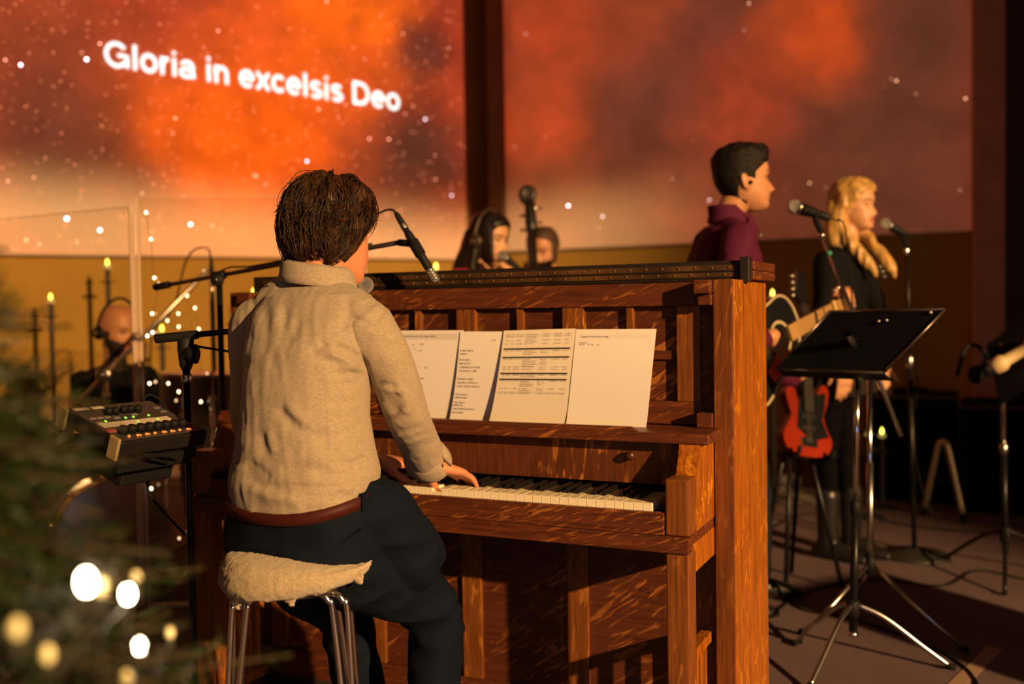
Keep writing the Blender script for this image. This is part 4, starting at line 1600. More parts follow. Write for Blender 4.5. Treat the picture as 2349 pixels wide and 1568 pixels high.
cme = fused(cm, 0.005, 6)
co, no = get_co(cme), get_no(cme)
for i in range(len(co)):
    q = co[i]
    u = (Vector(q) - ST_C).dot(U_) / 0.17
    vv = (Vector(q) - ST_C).dot(V_) / 0.17
    top = sstep(-0.02, 0.03, q[2] - tz)
    # sat down on the right, plump on the left
    q[2] += top * (0.010 * max(-u, 0) - 0.012 * max(u, 0)) + (1 - top) * (-0.012 * max(-u, 0) + 0.026 * max(u, 0))
    lower = sstep(0.0, -0.04, q[2] - tz)
    q[2] += -0.008 * lower * mnoise.noise(Vector((u * 4, vv * 4, 1.0)))
    co[i] = q + no[i] * (0.0022 * mnoise.noise(Vector(q) * 150) + 0.0012 * mnoise.noise(Vector(q) * 45))
set_co(cme, co)
cov = finish('seat_cover', cme, stool, M_FLEECE)
# ragged hem tabs of the fleece
for (px, py, ln, w_) in ((545, 1372, 0.030, 0.022), (664, 1374, 0.022, 0.016), (718, 1362, 0.011, 0.010), (744, 1354, 0.006, 0.008), (822, 1338, 0.008, 0.010)):
    c = P(px, py - 8, 2.03 if 600 < px < 760 else 2.07)
    tm = MB()
    tm.loft([(c + Z_ * 0.022, U_ * w_ * 1.3, V_ * 0.008), (c, U_ * w_, V_ * 0.008), (c - Z_ * ln * 0.6 + U_ * 0.003, U_ * w_ * 0.7, V_ * 0.006), (c - Z_ * ln + U_ * 0.005, U_ * w_ * 0.25, V_ * 0.004)], 12)
    te = fused(tm, 0.003, 2)
    wrinkle(te, 0.004, 90)
    finish('hem_tab', te, cov, M_FLEECE)
M_UNDER = mat('seat_board', (0.02, 0.018, 0.016), 0.6)
MB().rev((ST_C.x, ST_C.y, tz - 0.062), (0, 0, 1), [(0.10, 0.008), (0.105, 0.012), (0.105, 0.03), (0.09, 0.034)], 32).obj('seat_board', M_UNDER, stool, True)
for (su, sv) in ((-0.112, -0.105), (0.112, -0.105), (-0.165, 0.10), (0.080, 0.10)):
    c = Vector((ST_C.x, ST_C.y, 0)) + U_ * su + V_ * sv
    sg = 1 if su > 0 else -1
    sv_ = 1 if sv > 0 else -1
    for off, sp_ in ((0.0, 0.010), (0.030, 0.024)):
        top = c + Vector((0, 0, tz - 0.045)) - U_ * sg * (0.016 + off * 1.0)
        pth = [top - U_ * sg * 0.03 + Z_ * 0.006, top + Z_ * 0.004, top + U_ * sg * 0.016 - Z_ * 0.012, top + U_ * sg * 0.024 - Z_ * 0.04, top + U_ * sg * (0.026 + sp_) + V_ * sv_ * 0.02 - Z_ * 0.30,
               Vector((top.x, top.y, 0.0)) + U_ * sg * (0.026 + sp_ * 2.0) + V_ * sv_ * 0.035]
        MB().tube(smooth_path(pth, 6), 0.0065, 12).obj('leg', M_CHROME, stool, True)
MB().rev((ST_C.x, ST_C.y, 0.2), (0, 0, 1), [(0.136, 0), (0.141, 0.006), (0.136, 0.012), (0.129, 0.012), (0.129, 0.0)], 40).obj('foot_ring', M_CHROME, stool, True)

# ---------------------------------------------------------------- sheet music on the shelf
M_PAPER = mat('white_paper', (0.80, 0.76, 0.72), 0.85, spec=0.15)
M_PAPER2 = mat('cream_paper', (0.76, 0.70, 0.58), 0.85, spec=0.15)
M_INK = mat('ink', (0.05, 0.04, 0.04), 0.9)
M_GREYP = mat('grey_print', (0.42, 0.38, 0.36), 0.9)


def sheet(name, label, tl, tr, bl, br, m, curl=0.02, lean=0.03, ytop=0.232, ybot=0.205):
    """a leaf leaning on the front panel; corners are photo pixels on its plane; curls forward at the foot"""
    e = empty(name, PA(*bl, 1, ybot), label, 'sheet music', 'sheet music on the piano shelf')
    NU, NV = 16, 36
    a, b_, c, d = PA(*tl, 1, ytop), PA(*tr, 1, ytop), PA(*bl, 1, ybot), PA(*br, 1, ybot)

    def pt(u, v, off=0.0):
        q0, q1 = a * (1 - u) + b_ * u, c * (1 - u) + d * u
        q = q0 * (1 - v) + q1 * v
        q.x = q0.x + (q1.x - q0.x) * (0.25 * v + 0.75 * v ** 2.6)
        q = q + Vector((0, -1, 0)) * (curl * math.sin(v * math.pi) * (0.6 + 0.4 * u) * 0.5)
        q += Vector((1, 0, 0)) * lean * (1 - math.cos(max(v - 0.45, 0) * 1.6)) * 0.0
        return q + Vector((0, -1, 0)) * off

    v, f = [], []
    for k, o_ in enumerate((0.0, 0.0006)):
        for i in range(NV + 1):
            for j in range(NU + 1):
                v.append(pt(j / NU, i / NV, o_))
    n1 = (NU + 1) * (NV + 1)
    for i in range(NV):
        for j in range(NU):
            q = [i * (NU + 1) + j, i * (NU + 1) + j + 1, (i + 1) * (NU + 1) + j + 1, (i + 1) * (NU + 1) + j]
            f.append(tuple(q))
            f.append(tuple(x + n1 for x in q[::-1]))
    for i in range(NV):
        for j in (0, NU):
            f.append((i * (NU + 1) + j, (i + 1) * (NU + 1) + j, (i + 1) * (NU + 1) + j + n1, i * (NU + 1) + j + n1))
    for j in range(NU):
        for i in (0, NV):
            f.append((i * (NU + 1) + j, i * (NU + 1) + j + 1, i * (NU + 1) + j + 1 + n1, i * (NU + 1) + j + n1))
    MB().add(v, f).obj('page', m, e)
    return e, pt


def print_quad(mb, pt, u0, v0, u1, v1, off=0.0011, skew=0.0):
    nn = max(1, int((u1 - u0) * 12))
    mv = max(1, int(abs(v1 - v0) * 20))
    for i in range(nn):
        for j in range(mv):
            ua, ub = u0 + (u1 - u0) * i / nn, u0 + (u1 - u0) * (i + 1) / nn
            va, vb = v0 + (v1 - v0) * j / mv, v0 + (v1 - v0) * (j + 1) / mv
            mb.add([pt(ua, va, off), pt(ub, va, off), pt(ub, vb, off), pt(ua, vb, off)], [(0, 1, 2, 3)])


def print_text(e, pt, body, u0, v0, u1, h, m, name='printed_title'):
    me = text_mesh(body, 1.0, 0.01)
    co = get_co(me)
    x0, x1 = co[:, 0].min(), co[:, 0].max()
    set_co(me, np.array([list(pt(u0 + (u1 - u0) * (p[0] - x0) / (x1 - x0), v0 - h * p[1], 0.0012)) for p in co]))
    o = link(name, me, e, m)
    o['kind'] = 'stuff'
    return o


rg = random.Random(3)


def marks(mb, pt, u, v, w, h, dens=0.7):
    """a short run of tiny printed characters"""
    x = u
    while x < u + w:
        cw = rg.uniform(0.006, 0.016)
        if rg.random() < dens:
            hh = h * rg.uniform(0.6, 1.0)
            mb.add([pt(x, v - hh, 0.0011), pt(x + cw * 0.75, v - hh, 0.0011), pt(x + cw * 0.75, v, 0.0011), pt(x, v, 0.0011)], [(0, 1, 2, 3)])
        x += cw


# leaf 1: chord sheet mostly behind the player's arm
e1, p1 = sheet('sheet_music', 'leftmost page of sheet music with a printed title, half behind the arm', (880, 758), (1064, 757), (918, 962), (1042, 967), M_PAPER, 0.010, ytop=0.236, ybot=0.224)
mb = MB()
print_quad(mb, p1, 0.05, 0.035, 0.93, 0.10, 0.0008)
mb.obj('title_band', mat('pale_grey_print', (0.66, 0.61, 0.58), 0.9), e1, kind='stuff')
print_text(e1, p1, 'Angels We Have Heard On High (Bb)', 0.06, 0.072, 0.66, 0.022, M_INK)
mb = MB()
for (u, v, w) in ((.36, .17, .05), (.46, .16, .06), (.38, .21, .03), (.44, .23, .06), (.50, .20, .03), (.35, .42, .06), (.44, .41, .04), (.52, .42, .04), (.36, .52, .05), (.46, .54, .05), (.34, .60, .05), (.42, .62, .06), (.35, .70, .06), (.46, .72, .03)):
    marks(mb, p1, u, v, w, 0.02, 0.6)
mb.obj('chord_marks', M_GREYP, e1, kind='stuff')
# leaf 2: second page of the chord sheet
e2, p2 = sheet('sheet_music', 'chord page with short lines of lyrics beside the leftmost page', (1056, 760), (1157, 760), (1030, 967), (1121, 971), M_PAPER, 0.018, ytop=0.233, ybot=0.214)
mb = MB()
for v, w in ((.22, .30), (.255, .2), (.32, .24), (.36, .26), (.40, .5), (.44, .42), (.53, .38), (.57, .5), (.61, .55), (.70, .3), (.735, .3), (.79, .26), (.82, .22), (.86, .52), (.90, .26)):
    marks(mb, p2, 0.04, v, w, 0.022, 0.8)
marks(mb, p2, 0.72, 0.10, 0.12, 0.018, 0.9)
mb.obj('lyric_marks', M_GREYP, e2, kind='stuff')
# leaf 3: run sheet with heavy black bars
e3, p3 = sheet('sheet_music', 'cream run sheet with four heavy black bars across its table', (1156, 758), (1321, 753), (1121, 970), (1296, 976), M_PAPER2, 0.026, ytop=0.230, ybot=0.196)
mb = MB()
for v in (0.192, 0.282, 0.452, 0.515):
    print_quad(mb, p3, 0.03, v, 0.955, v + 0.017)
mb.obj('black_bars', M_INK, e3, kind='stuff')
mb = MB()
for v, hh in ((.05, 1), (.075, 2), (.115, 2), (.15, 1), (.225, 3), (.315, 5), (.395, 1), (.42, 1), (.48, 2), (.545, 4), (.625, 3), (.675, 1)):
    for (u, w) in ((.05, .05), (.12, .05), (.2, .06), (.26, .03)):
        marks(mb, p3, u, v, w, 0.011, 0.9)
    for k in range(hh):
        marks(mb, p3, .32, v + k * 0.018, rg.uniform(.1, .2), 0.010, 0.95)
    for k in range(max(1, hh - 1)):
        marks(mb, p3, .56, v + k * 0.018, .09, 0.010, 0.85)
    marks(mb, p3, .72, v, .1, 0.010, 0.9)
    marks(mb, p3, .87, v, .07, 0.010, 0.95)
for v in (0.058, 0.655, 0.668):
    print_quad(mb, p3, 0.03, v, 0.95, v + 0.003)
mb.obj('table_rows', M_GREYP, e3, kind='stuff')
# leaf 4: nearly empty page
e4, p4 = sheet('sheet_music', 'nearly blank white page at the right end of the piano shelf', (1322, 755), (1506, 754), (1298, 976), (1481, 989), M_PAPER, 0.030, ytop=0.230, ybot=0.192)
mb = MB()
print_quad(mb, p4, 0.06, 0.05, 0.93, 0.093, 0.0008)
mb.obj('title_band', mat('pale_grey_print2', (0.74, 0.69, 0.65), 0.9), e4, kind='stuff')
print_text(e4, p4, 'Angels We Have Heard On High', 0.08, 0.082, 0.42, 0.018, M_INK)
mb = MB()
for (u, v, w) in ((.06, .145, .11), (.06, .165, .03), (.11, .165, .02), (.165, .16, .03), (.22, .165, .025), (.28, .165, .03)):
    marks(mb, p4, u, v, w, 0.014, 0.9)
mb.obj('chord_marks', M_GREYP, e4, kind='stuff')


# ---------------------------------------------------------------- microphones and stands
def floor_at(p):
    return Vector((p[0], p[1], 0))


def handheld_mic(name, label, head, tail, grille_r=0.025, group=None, tailcable=None):
    """ball-grille stage microphone from the grille's centre to the tail"""
    h, t = Vector(head), Vector(tail)
    d = (t - h).normalized()
    e = empty(name, h, label, 'microphone', group)
    MB().ball(h, grille_r, 18).obj('grille', M_GRILLE, e, True)
    MB().rev(h + d * grille_r * 0.75, d, [(grille_r * 0.8, 0), (grille_r * 1.02, 0.002), (grille_r * 1.02, 0.008), (grille_r * 0.85, 0.010)], 20).obj('grille_band', M_STEEL, e, True)
    L_ = (t - h).length - grille_r * 0.7
    MB().rev(h + d * (grille_r * 0.7 + 0.008), d, [(grille_r * 0.86, 0), (grille_r * 0.80, L_ * 0.15), (grille_r * 0.6, L_ * 0.6), (grille_r * 0.5, L_ * 0.92), (grille_r * 0.42, L_ - 0.008)], 18).obj('handle', M_BLACKM, e, True)
    if tailcable:
        MB().tube(smooth_path([t - d * 0.01, t + d * 0.03] + [Vector(q) for q in tailcable], 6), 0.003, 8).obj('cable', M_RUBBER, e, True)
    return e


def tripod(e, base, r=0.30, h=0.22, ang=0.3, m=M_BLACK, rad=0.008):
    b = floor_at(base)
    MB().tube([b + Z_ * (h - 0.03), b + Z_ * (h + 0.04)], 0.017, 14).obj('collar', M_BLACKM, e, True)
    for k in range(3):
        a = ang + k * 2.0944
        d = Vector((math.cos(a), math.sin(a), 0))
        lg = MB().tube([b + Z_ * h + d * 0.012, b + d * r * 0.5 + Z_ * h * 0.52, b + d * r + Z_ * 0.012], rad, 10).obj('leg', m, e, True)
        MB().tube([b + d * (r - 0.02) + Z_ * 0.017, b + d * (r + 0.012) + Z_ * 0.010], 0.010, 10).obj('rubber_foot', M_RUBBER, lg, True)


def clutch(e, c, d, m=M_BLACKM):
    d = Vector(d).normalized()
    side = Vector(CR)
    MB().rev(Vector(c) - d * 0.03, d, [(0.010, 0), (0.016, 0.006), (0.016, 0.05), (0.011, 0.058)], 16).obj('boom_clutch', m, e, True)
    MB().rev(Vector(c) - Vector(CF) * 0.012 - Z_ * 0.016, -Vector(CF), [(0.019, 0), (0.021, 0.004), (0.021, 0.014), (0.015, 0.018)], 18).obj('clutch_disc', m, e, True)
    MB().rev(Vector(c) - Vector(CF) * 0.03 - Z_ * 0.016, -Vector(CF), [(0.004, 0), (0.004, 0.004), (0.002, 0.005)], 10).obj('clutch_bolt', M_STEEL, e, True)


# boom stand reaching over the piano lid
b0, b1 = P(358, 658, 3.44), P(915, 556, 2.90)
pv = P(514, 632, 3.30)
st1 = empty('boom_stand', floor_at(pv), 'black boom stand left of the piano, arm reaching behind the head to the lid', 'mic stand')
d1 = (b1 - b0).normalized()
tw = (pv - b0).dot(d1)
pv = b0 + d1 * tw
MB().tube([b0 + d1 * 0.02, b1], 0.0075, 12).obj('boom_arm', mat('boom_black', (0.03, 0.018, 0.016), 0.3, 0.5), st1, True)
MB().rev(b0 - d1 * 0.01, d1, [(0.008, 0), (0.0125, 0.006), (0.0125, 0.075), (0.009, 0.08)], 14).obj('counterweight', M_RUBBER, st1, True)
clutch(st1, pv, d1)
MB().tube([floor_at(pv) + Z_ * 0.25, pv - Z_ * 0.03], 0.0105, 12).obj('pole', M_BLACK, st1, True)
MB().tube([pv - Z_ * 0.30, pv - Z_ * 0.02], 0.0080, 12).obj('upper_pole', M_CHROME, st1, True)
tripod(st1, pv, 0.20, 0.22, math.pi)
cb = MB().tube(smooth_path([b0 + d1 * 0.30 + Z_ * 0.010, b0 + d1 * 0.36 + Z_ * 0.020, b0 + d1 * 0.42 + Z_ * 0.014, b0 + d1 * 0.5 + Z_ * 0.010, b1 - d1 * 0.1 + Z_ * 0.011], 6), 0.003, 8).obj('cable', M_RUBBER, st1, True)
# pencil microphone on it, pointing down at the open top
ma, mb_ = P(908, 488, 2.88), P(1002, 646, 2.86)
dm = (mb_ - ma).normalized()
LM = (mb_ - ma).length
mic1 = empty('pencil_microphone', P(935, 552, 2.88), 'black pencil microphone clipped over the piano lid, pointing down', 'microphone')
MB().rev(ma, dm, [(0.006, 0), (0.0085, 0.01), (0.0095, 0.03), (0.0095, LM * 0.28), (0.0115, LM * 0.30), (0.0125, LM * 0.36), (0.0125, LM * 0.80), (0.010, LM * 0.82)], 18).obj('barrel', M_BLACKM, mic1, True)
MB().rev(ma + dm * LM * 0.155, dm, [(0.0098, 0), (0.0102, 0.002), (0.0102, 0.016), (0.0098, 0.018)], 18).obj('plug_ring', M_STEEL, mic1, True)
MB().rev(ma + dm * LM * 0.40, dm, [(0.014, 0), (0.0165, 0.004), (0.0165, 0.048), (0.014, 0.052)], 18).obj('clip', M_RUBBER, mic1, True)
MB().tube([ma + dm * LM * 0.45, P(915, 556, 2.895)], [0.011, 0.010], 12).obj('clip_joint', M_RUBBER, mic1, True)
hd = MB().rev(ma + dm * LM * 0.82, dm, [(0.0105, 0), (0.0125, 0.004), (0.0125, LM * 0.16), (0.006, LM * 0.18)], 18).obj('capsule', M_GRILLE, mic1, True)
for k in range(4):
    MB().rev(ma + dm * (LM * 0.835 + k * 0.009), dm, [(0.0126, 0), (0.0136, 0.0015), (0.0136, 0.003), (0.0126, 0.0045)], 18).obj('capsule_ring', M_STEEL, hd, True)
MB().tube(smooth_path([ma + dm * 0.004, P(900, 481, 2.88), P(882, 483, 2.89), P(862, 494, 2.90), P(848, 510, 2.92), P(835, 545, 2.93), P(842, 572, 2.93)], 6), 0.0032, 8).obj('cable', M_RUBBER, mic1, True)

# second stand: vocal microphone, with the small mixer clamped to it
c0_, c1_ = P(354, 777, 2.44), P(770, 735, 2.62)
pv2 = P(426, 768, 2.46)
st2 = empty('boom_stand', floor_at(pv2), 'thick black boom stand carrying the small mixer, beside the tree', 'mic stand')
d2 = (c1_ - c0_).normalized()
pv2 = c0_ + d2 * (pv2 - c0_).dot(d2)
MB().tube([c0_ + d2 * 0.02, c1_], 0.0075, 12).obj('boom_arm', M_BLACK, st2, True)
MB().rev(c0_, d2, [(0.008, 0), (0.0115, 0.004), (0.0115, 0.10), (0.009, 0.105)], 14).obj('counterweight', M_RUBBER, st2, True)
MB().rev(pv2 - Z_ * 0.085, Z_, [(0.011, 0), (0.016, 0.012), (0.020, 0.05), (0.020, 0.075), (0.012, 0.088)], 18).obj('boom_clutch', M_BLACKM, st2, True)
MB().rev(pv2 - Z_ * 0.045 - Vector(CF) * 0.014, Vector(CR), [(0.012, 0), (0.024, 0.02), (0.024, 0.032), (0.015, 0.036)], 16).obj('clutch_knob', M_BLACKM, st2, True)
MB().rev(pv2 - Z_ * 0.05 - Vector(CF) * 0.018, -Vector(CF), [(0.005, 0), (0.005, 0.004), (0.002, 0.005)], 10).obj('clutch_bolt', M_STEEL, st2, True)
MB().tube([floor_at(pv2) + Z_ * 0.22, pv2 - Z_ * 0.08], 0.0095, 14).obj('pole', M_BLACK, st2, True)
MB().rev(pv2 - Z_ * 0.115, Z_, [(0.0105, 0), (0.0125, 0.003), (0.0125, 0.018), (0.0105, 0.02)], 14).obj('pole_ring', M_STEEL, st2, True)
tripod(st2, pv2, 0.25, 0.22, math.pi)
MB().tube([pv2 + d2 * 0.03 - Z_ * 0.03, pv2 + d2 * 0.12 - Z_ * 0.055, pv2 + d2 * 0.2 - Z_ * 0.08], 0.003, 8).obj('cable', M_RUBBER, st2, True)
hm = P(838, 654, 2.60)
mic2 = handheld_mic('vocal_microphone', "ball grille vocal microphone just past the pianist's right shoulder", hm, P(772, 732, 2.62), 0.0225)

# small mixer
TLm, TRm, BRm, BLm = P(174, 934, 2.32), P(384, 918, 2.53), P(433, 989, 2.37), P(250, 1016, 2.16)
ex = ((TRm - TLm) * 0.5 + (BRm - BLm) * 0.5)
ey = ((TLm - BLm) * 0.5 + (TRm - BRm) * 0.5)
ctr = (TLm + TRm + BRm + BLm) / 4
nz_ = ex.cross(ey).normalized()
if nz_.z < 0:
    nz_ = -nz_
exu, eyu = ex.normalized(), nz_.cross(ex.normalized())
hx, hy = ex.length / 2, ey.length / 2
mix = empty('mixer', ctr - nz_ * 0.05, 'small black monitor mixer with lit green and orange indicators by the tree', 'mixer')
MB().obox(ctr - nz_ * 0.018, exu * hx, eyu * hy, nz_ * 0.018, 0.004).obj('body', mat('mixer_black', (0.010, 0.009, 0.009), 0.5, spec=0.2), mix)


def mp_(u, v, h=0.0):
    """u right, v away (0..1) on the panel"""
    return ctr + exu * (u * 2 - 1) * hx + eyu * (v * 2 - 1) * hy + nz_ * h


MB().obox(mp_(0.5, 0.5, 0.0008), exu * hx * 0.96, eyu * hy * 0.94, nz_ * 0.0010).obj('panel', mat('mixer_panel', (0.045, 0.038, 0.036), 0.5, spec=0.2), mix)
MB().obox(mp_(0.45, 0.43, 0.0022), exu * hx * 0.80, eyu * hy * 0.115, nz_ * 0.0006).obj('name_strip', mat('scribble_strip', (0.50, 0.44, 0.33), 0.8), mix)
MB().obox(mp_(0.46, 0.275, 0.0022), exu * hx * 0.80, eyu * hy * 0.06, nz_ * 0.0006).obj('name_strip', mat('scribble_strip2', (0.42, 0.36, 0.27), 0.8), mix)
M_LEDO = mat('led_orange', (0.4, 0.1, 0.02), 0.5, emit=(1.0, 0.15, 0.02), estr=2.2)
M_LEDG = mat('led_green', (0.1, 0.4, 0.05), 0.5, emit=(0.2, 1.0, 0.05), estr=2.5)
for k in range(8):
    u = 0.13 + k * 0.098
    kn = MB().rev(mp_(u, 0.19, 0.002), nz_, [(0.011, 0), (0.0105, 0.014), (0.009, 0.017), (0.002, 0.0175)], 16).obj('knob', M_BLACKM, mix, True)
    for j in range(2 + (k % 3 > 0)):
        MB().obox(mp_(u - 0.010 + j * 0.016, 0.075 + 0.012 * (j % 2), 0.004), exu * 0.0012, eyu * 0.003, nz_ * 0.001).obj('indicator', M_LEDO, kn)
for (u, v) in ((0.16, 0.52), (0.41, 0.56), (0.50, 0.56), (0.68, 0.56), (0.70, 0.43), (0.46, 0.42), (0.66, 0.76), (0.675, 0.78)):
    MB().obox(mp_(u, v, 0.003), exu * 0.0014, eyu * 0.0030, nz_ * 0.0012).obj('indicator', M_LEDG, mix)
for (u, v) in ((0.30, 0.70), (0.38, 0.70), (0.48, 0.71), (0.56, 0.71), (0.64, 0.70)):
    MB().rev(mp_(u, v, 0.002), nz_, [(0.009, 0), (0.0085, 0.014), (0.007, 0.016), (0.001, 0.0165)], 14).obj('knob', M_BLACKM, mix, True)
for (u, v) in ((0.08, 0.50), (0.08, 0.62), (0.16, 0.62), (0.9, 0.62), (0.9, 0.74), (0.24, 0.62), (0.32, 0.58), (0.55, 0.62)):
    MB().obox(mp_(u, v, 0.003), exu * 0.008, eyu * 0.004, nz_ * 0.002, 0.0008).obj('button', mat('button_grey', (0.14, 0.12, 0.11), 0.5), mix)
for (u, v) in ((0.055, 0.27), (0.90, 0.22)):
    MB().obox(mp_(u, v, 0.003), exu * 0.010, eyu * 0.008, nz_ * 0.002, 0.001).obj('button', mat('button_red', (0.28, 0.05, 0.05), 0.5), mix)
for (u, w) in ((0.10, 0.16), (0.28, 0.13)):
    MB().obox(mp_(u + 0.03, 0.90, 0.0025), exu * w * hx, eyu * 0.006, nz_ * 0.0006).obj('name_strip', mat('label_pale', (0.5, 0.45, 0.36), 0.7), mix)
for (u, v) in ((0.0, 0.06), (1.0, 0.06), (0.0, 0.94)):
    sgn = -1 if u < 0.5 else 1
    MB().obox(mp_(u, v, -0.018) + exu * sgn * 0.008, exu * 0.004, eyu * 0.016, nz_ * 0.026, 0.002).obj('corner_bracket', mat('bracket_tan', (0.26, 0.20, 0.09), 0.6), mix)
MB().tube(smooth_path([mp_(0.86, 0.95, 0.005), mp_(0.95, 0.95, 0.02), mp_(1.01, 0.8, 0.01), mp_(1.02, 0.6, -0.02)], 6), 0.0035, 8).obj('cable', M_RUBBER, mix, True)
# clamp arm from the pole under the mixer
pole_pt = Vector((pv2.x, pv2.y, (ctr - nz_ * 0.07).z - 0.02))
cl_e = empty('mixer_clamp', pole_pt, 'black clamp tray holding the mixer on its pole', 'clamp')
MB().tube([pole_pt, ctr - nz_ * 0.075], 0.012, 12).obj('arm', M_BLACKM, cl_e, True)
MB().obox(ctr - nz_ * 0.068 - eyu * 0.01, exu * hx * 0.86, eyu * hy * 0.8, nz_ * 0.016, 0.003).obj('tray', M_BLACKM, cl_e)
MB().rev(pole_pt - Z_ * 0.025, Z_, [(0.011, 0), (0.019, 0.004), (0.019, 0.046), (0.011, 0.05)], 14).obj('clamp_ring', M_BLACKM, cl_e, True)
MB().obox(ctr - nz_ * 0.115 + exu * 0.02, exu * hx * 0.62, eyu * hy * 0.5, nz_ * 0.028, 0.008).obj('battery_pack', M_BLACKM, cl_e)
MB().tube(smooth_path([ctr - nz_ * 0.07 + exu * 0.02 - eyu * hy, P(330, 1043, 2.22), P(385, 1046, 2.30), P(415, 1062, 2.40)], 6), 0.003, 8).obj('cable', M_RUBBER, cl_e, True)
MB().tube(smooth_path([P(336, 1090, 2.5), P(342, 1130, 2.5), P(372, 1170, 2.5), P(405, 1205, 2.49), P(424, 1225, 2.47)], 6), 0.003, 8).obj('cable', M_RUBBER, cl_e, True)

# ---------------------------------------------------------------- the band: people
CFv, CRv, CUv = Vector(CF), Vector(CR), Vector(CU)
CFh = Vector((CF[0], CF[1], 0)).normalized()
CRh = Vector((CR[0], CR[1], 0)).normalized()


def figure(label, HMx, nb, fwd, shl, shr, ell, elr, wrl, wrr, hand_l, hand_r, hip, knl, knr, anl, anr,
           m_top, m_bot, m_shoe, female=False, k=1.0, sleeve=0.97, top_len=0.0, bot='trousers', skin=M_SKIN, beard=None, vox=0.0062, top_name='shirt', wr=0.006):
    """one continuous body under separate clothes; all joints are places in the room"""
    fwd = Vector(fwd).normalized()
    axs = (Vector(shr) - Vector(shl)).normalized()
    axp = fwd.cross(Z_).normalized()
    e = empty('person', floor_at(hip), label, 'person')
    hc = HMx.translation
    bd = MB()
    add_head(bd, HMx, female)
    limb(bd, [nb - Z_ * 0.04, nb + (hc - nb) * 0.35, hc - Vector(HMx.col[2][:3]) * 0.07 - Vector(HMx.col[1][:3]) * 0.02], [0.062 * k, 0.052 * k, 0.052 * k], 18)
    w0 = 0.9 if female else 1.0
    TW = [x * k * w0 for x in (0.150, 0.152, 0.138, 0.132, 0.140, 0.152, 0.165, 0.155, 0.11, 0.06)]
    TD = [x * k * w0 for x in (0.105, 0.108, 0.098, 0.095, 0.105, 0.112, 0.108, 0.092, 0.072, 0.05)]
    if female:
        TW[0] *= 1.1
        TW[1] *= 1.1
    tt = [-0.06, 0.06, 0.20, 0.34, 0.48, 0.62, 0.76, 0.87, 0.96, 1.02]
    torso_loft(bd, hip, nb, axp, axs, fwd, [x * 0.92 for x in TW], [x * 0.9 for x in TD], tt, 0.0)
    hpl, hpr = hip - axp * 0.085 * k - Z_ * 0.04, hip + axp * 0.085 * k - Z_ * 0.04
    for s_, e_, w_ in ((shl, ell, wrl), (shr, elr, wrr)):
        limb(bd, [s_, e_, w_], [0.042 * k, 0.035 * k, 0.026 * k], 14, 7)
    for h_, k_, a_ in ((hpl, knl, anl), (hpr, knr, anr)):
        limb(bd, [h_, (h_ + k_) / 2, k_, (k_ + a_) / 2, a_], [x * k * (0.72 if female else 1.0) for x in (0.072, 0.062, 0.048, 0.044, 0.033)], 14)
    if hand_l:
        add_hand(bd, wrl, hand_l[0], hand_l[1], hand_l[2], hand_l[3], hand_l[4], 0.95 * k)
    if hand_r:
        add_hand(bd, wrr, hand_r[0], hand_r[1], hand_r[2], hand_r[3], hand_r[4], 0.95 * k)
    me = fused(bd, vox * 0.85, 2, 0.5)
    ms = [skin, M_LIP, M_EYE, M_BROW] + ([beard[1]] if beard else [])
    paint_face(me, HMx, ms, female, beard[0] if beard else None)
    finish('body', me, e)
    tp = MB()
    t0 = -0.08 - top_len
    ts = [t0, t0 + 0.08, 0.20, 0.34, 0.48, 0.62, 0.76, 0.87, 0.955, 0.985]
    TW2 = [TW[0] * 1.12, TW[1] * 1.14] + [x * 1.12 for x in TW[2:]]
    TD2 = [TD[0] * 1.16, TD[1] * 1.18] + [x * 1.14 for x in TD[2:]]
    torso_loft(tp, hip, nb, axp, axs, fwd, TW2, TD2, ts, 0.0)
    limb(tp, [shl + axs * 0.04, nb + Z_ * -0.03 - axs * 0.05, nb + Z_ * -0.03 + axs * 0.05, shr - axs * 0.04], [0.052 * k, 0.056 * k, 0.056 * k, 0.052 * k], 16)
    for s_, e_, w_ in ((shl, ell, wrl), (shr, elr, wrr)):
        end = e_ + (w_ - e_) * sleeve if sleeve > 0.3 else s_ + (e_ - s_) * 0.75
        if sleeve > 0.3:
            limb(tp, [s_, (s_ + e_) / 2, e_, (e_ + end) / 2, end], [0.062 * k, 0.054 * k, 0.049 * k, 0.043 * k, 0.036 * k], 16)
        else:
            limb(tp, [s_, (s_ + end) / 2, end], [0.062 * k, 0.058 * k, 0.055 * k], 16)
    te = fused(tp, vox, 4)
    wrinkle(te, wr, 11, (1, 1, 0.8), hip.x * 7)
    top = finish(top_name, te, e, m_top)
    bt = MB()
    torso_loft(bt, hip, nb, axp, axs, fwd, [0.13 * k, 0.166 * k * w0, 0.168 * k * w0, 0.155 * k * w0], [0.10 * k, 0.124 * k, 0.126 * k, 0.115 * k], [-0.16, -0.06, 0.04, 0.14], 0.0)
    for h_, k_, a_ in ((hpl, knl, anl), (hpr, knr, anr)):
        f_ = 0.78 if female else 1.0
        limb(bt, [h_, (h_ + k_) / 2, k_, (k_ + a_) / 2, a_ + Z_ * 0.03], [0.092 * k, 0.082 * k * f_, 0.064 * k * f_, 0.060 * k * f_, 0.052 * k * f_], 16)
    be = fused(bt, vox, 4)
    wrinkle(be, 0.006, 10, (1, 1, 1.5), 2.0)
    finish(bot, be, e, m_bot)
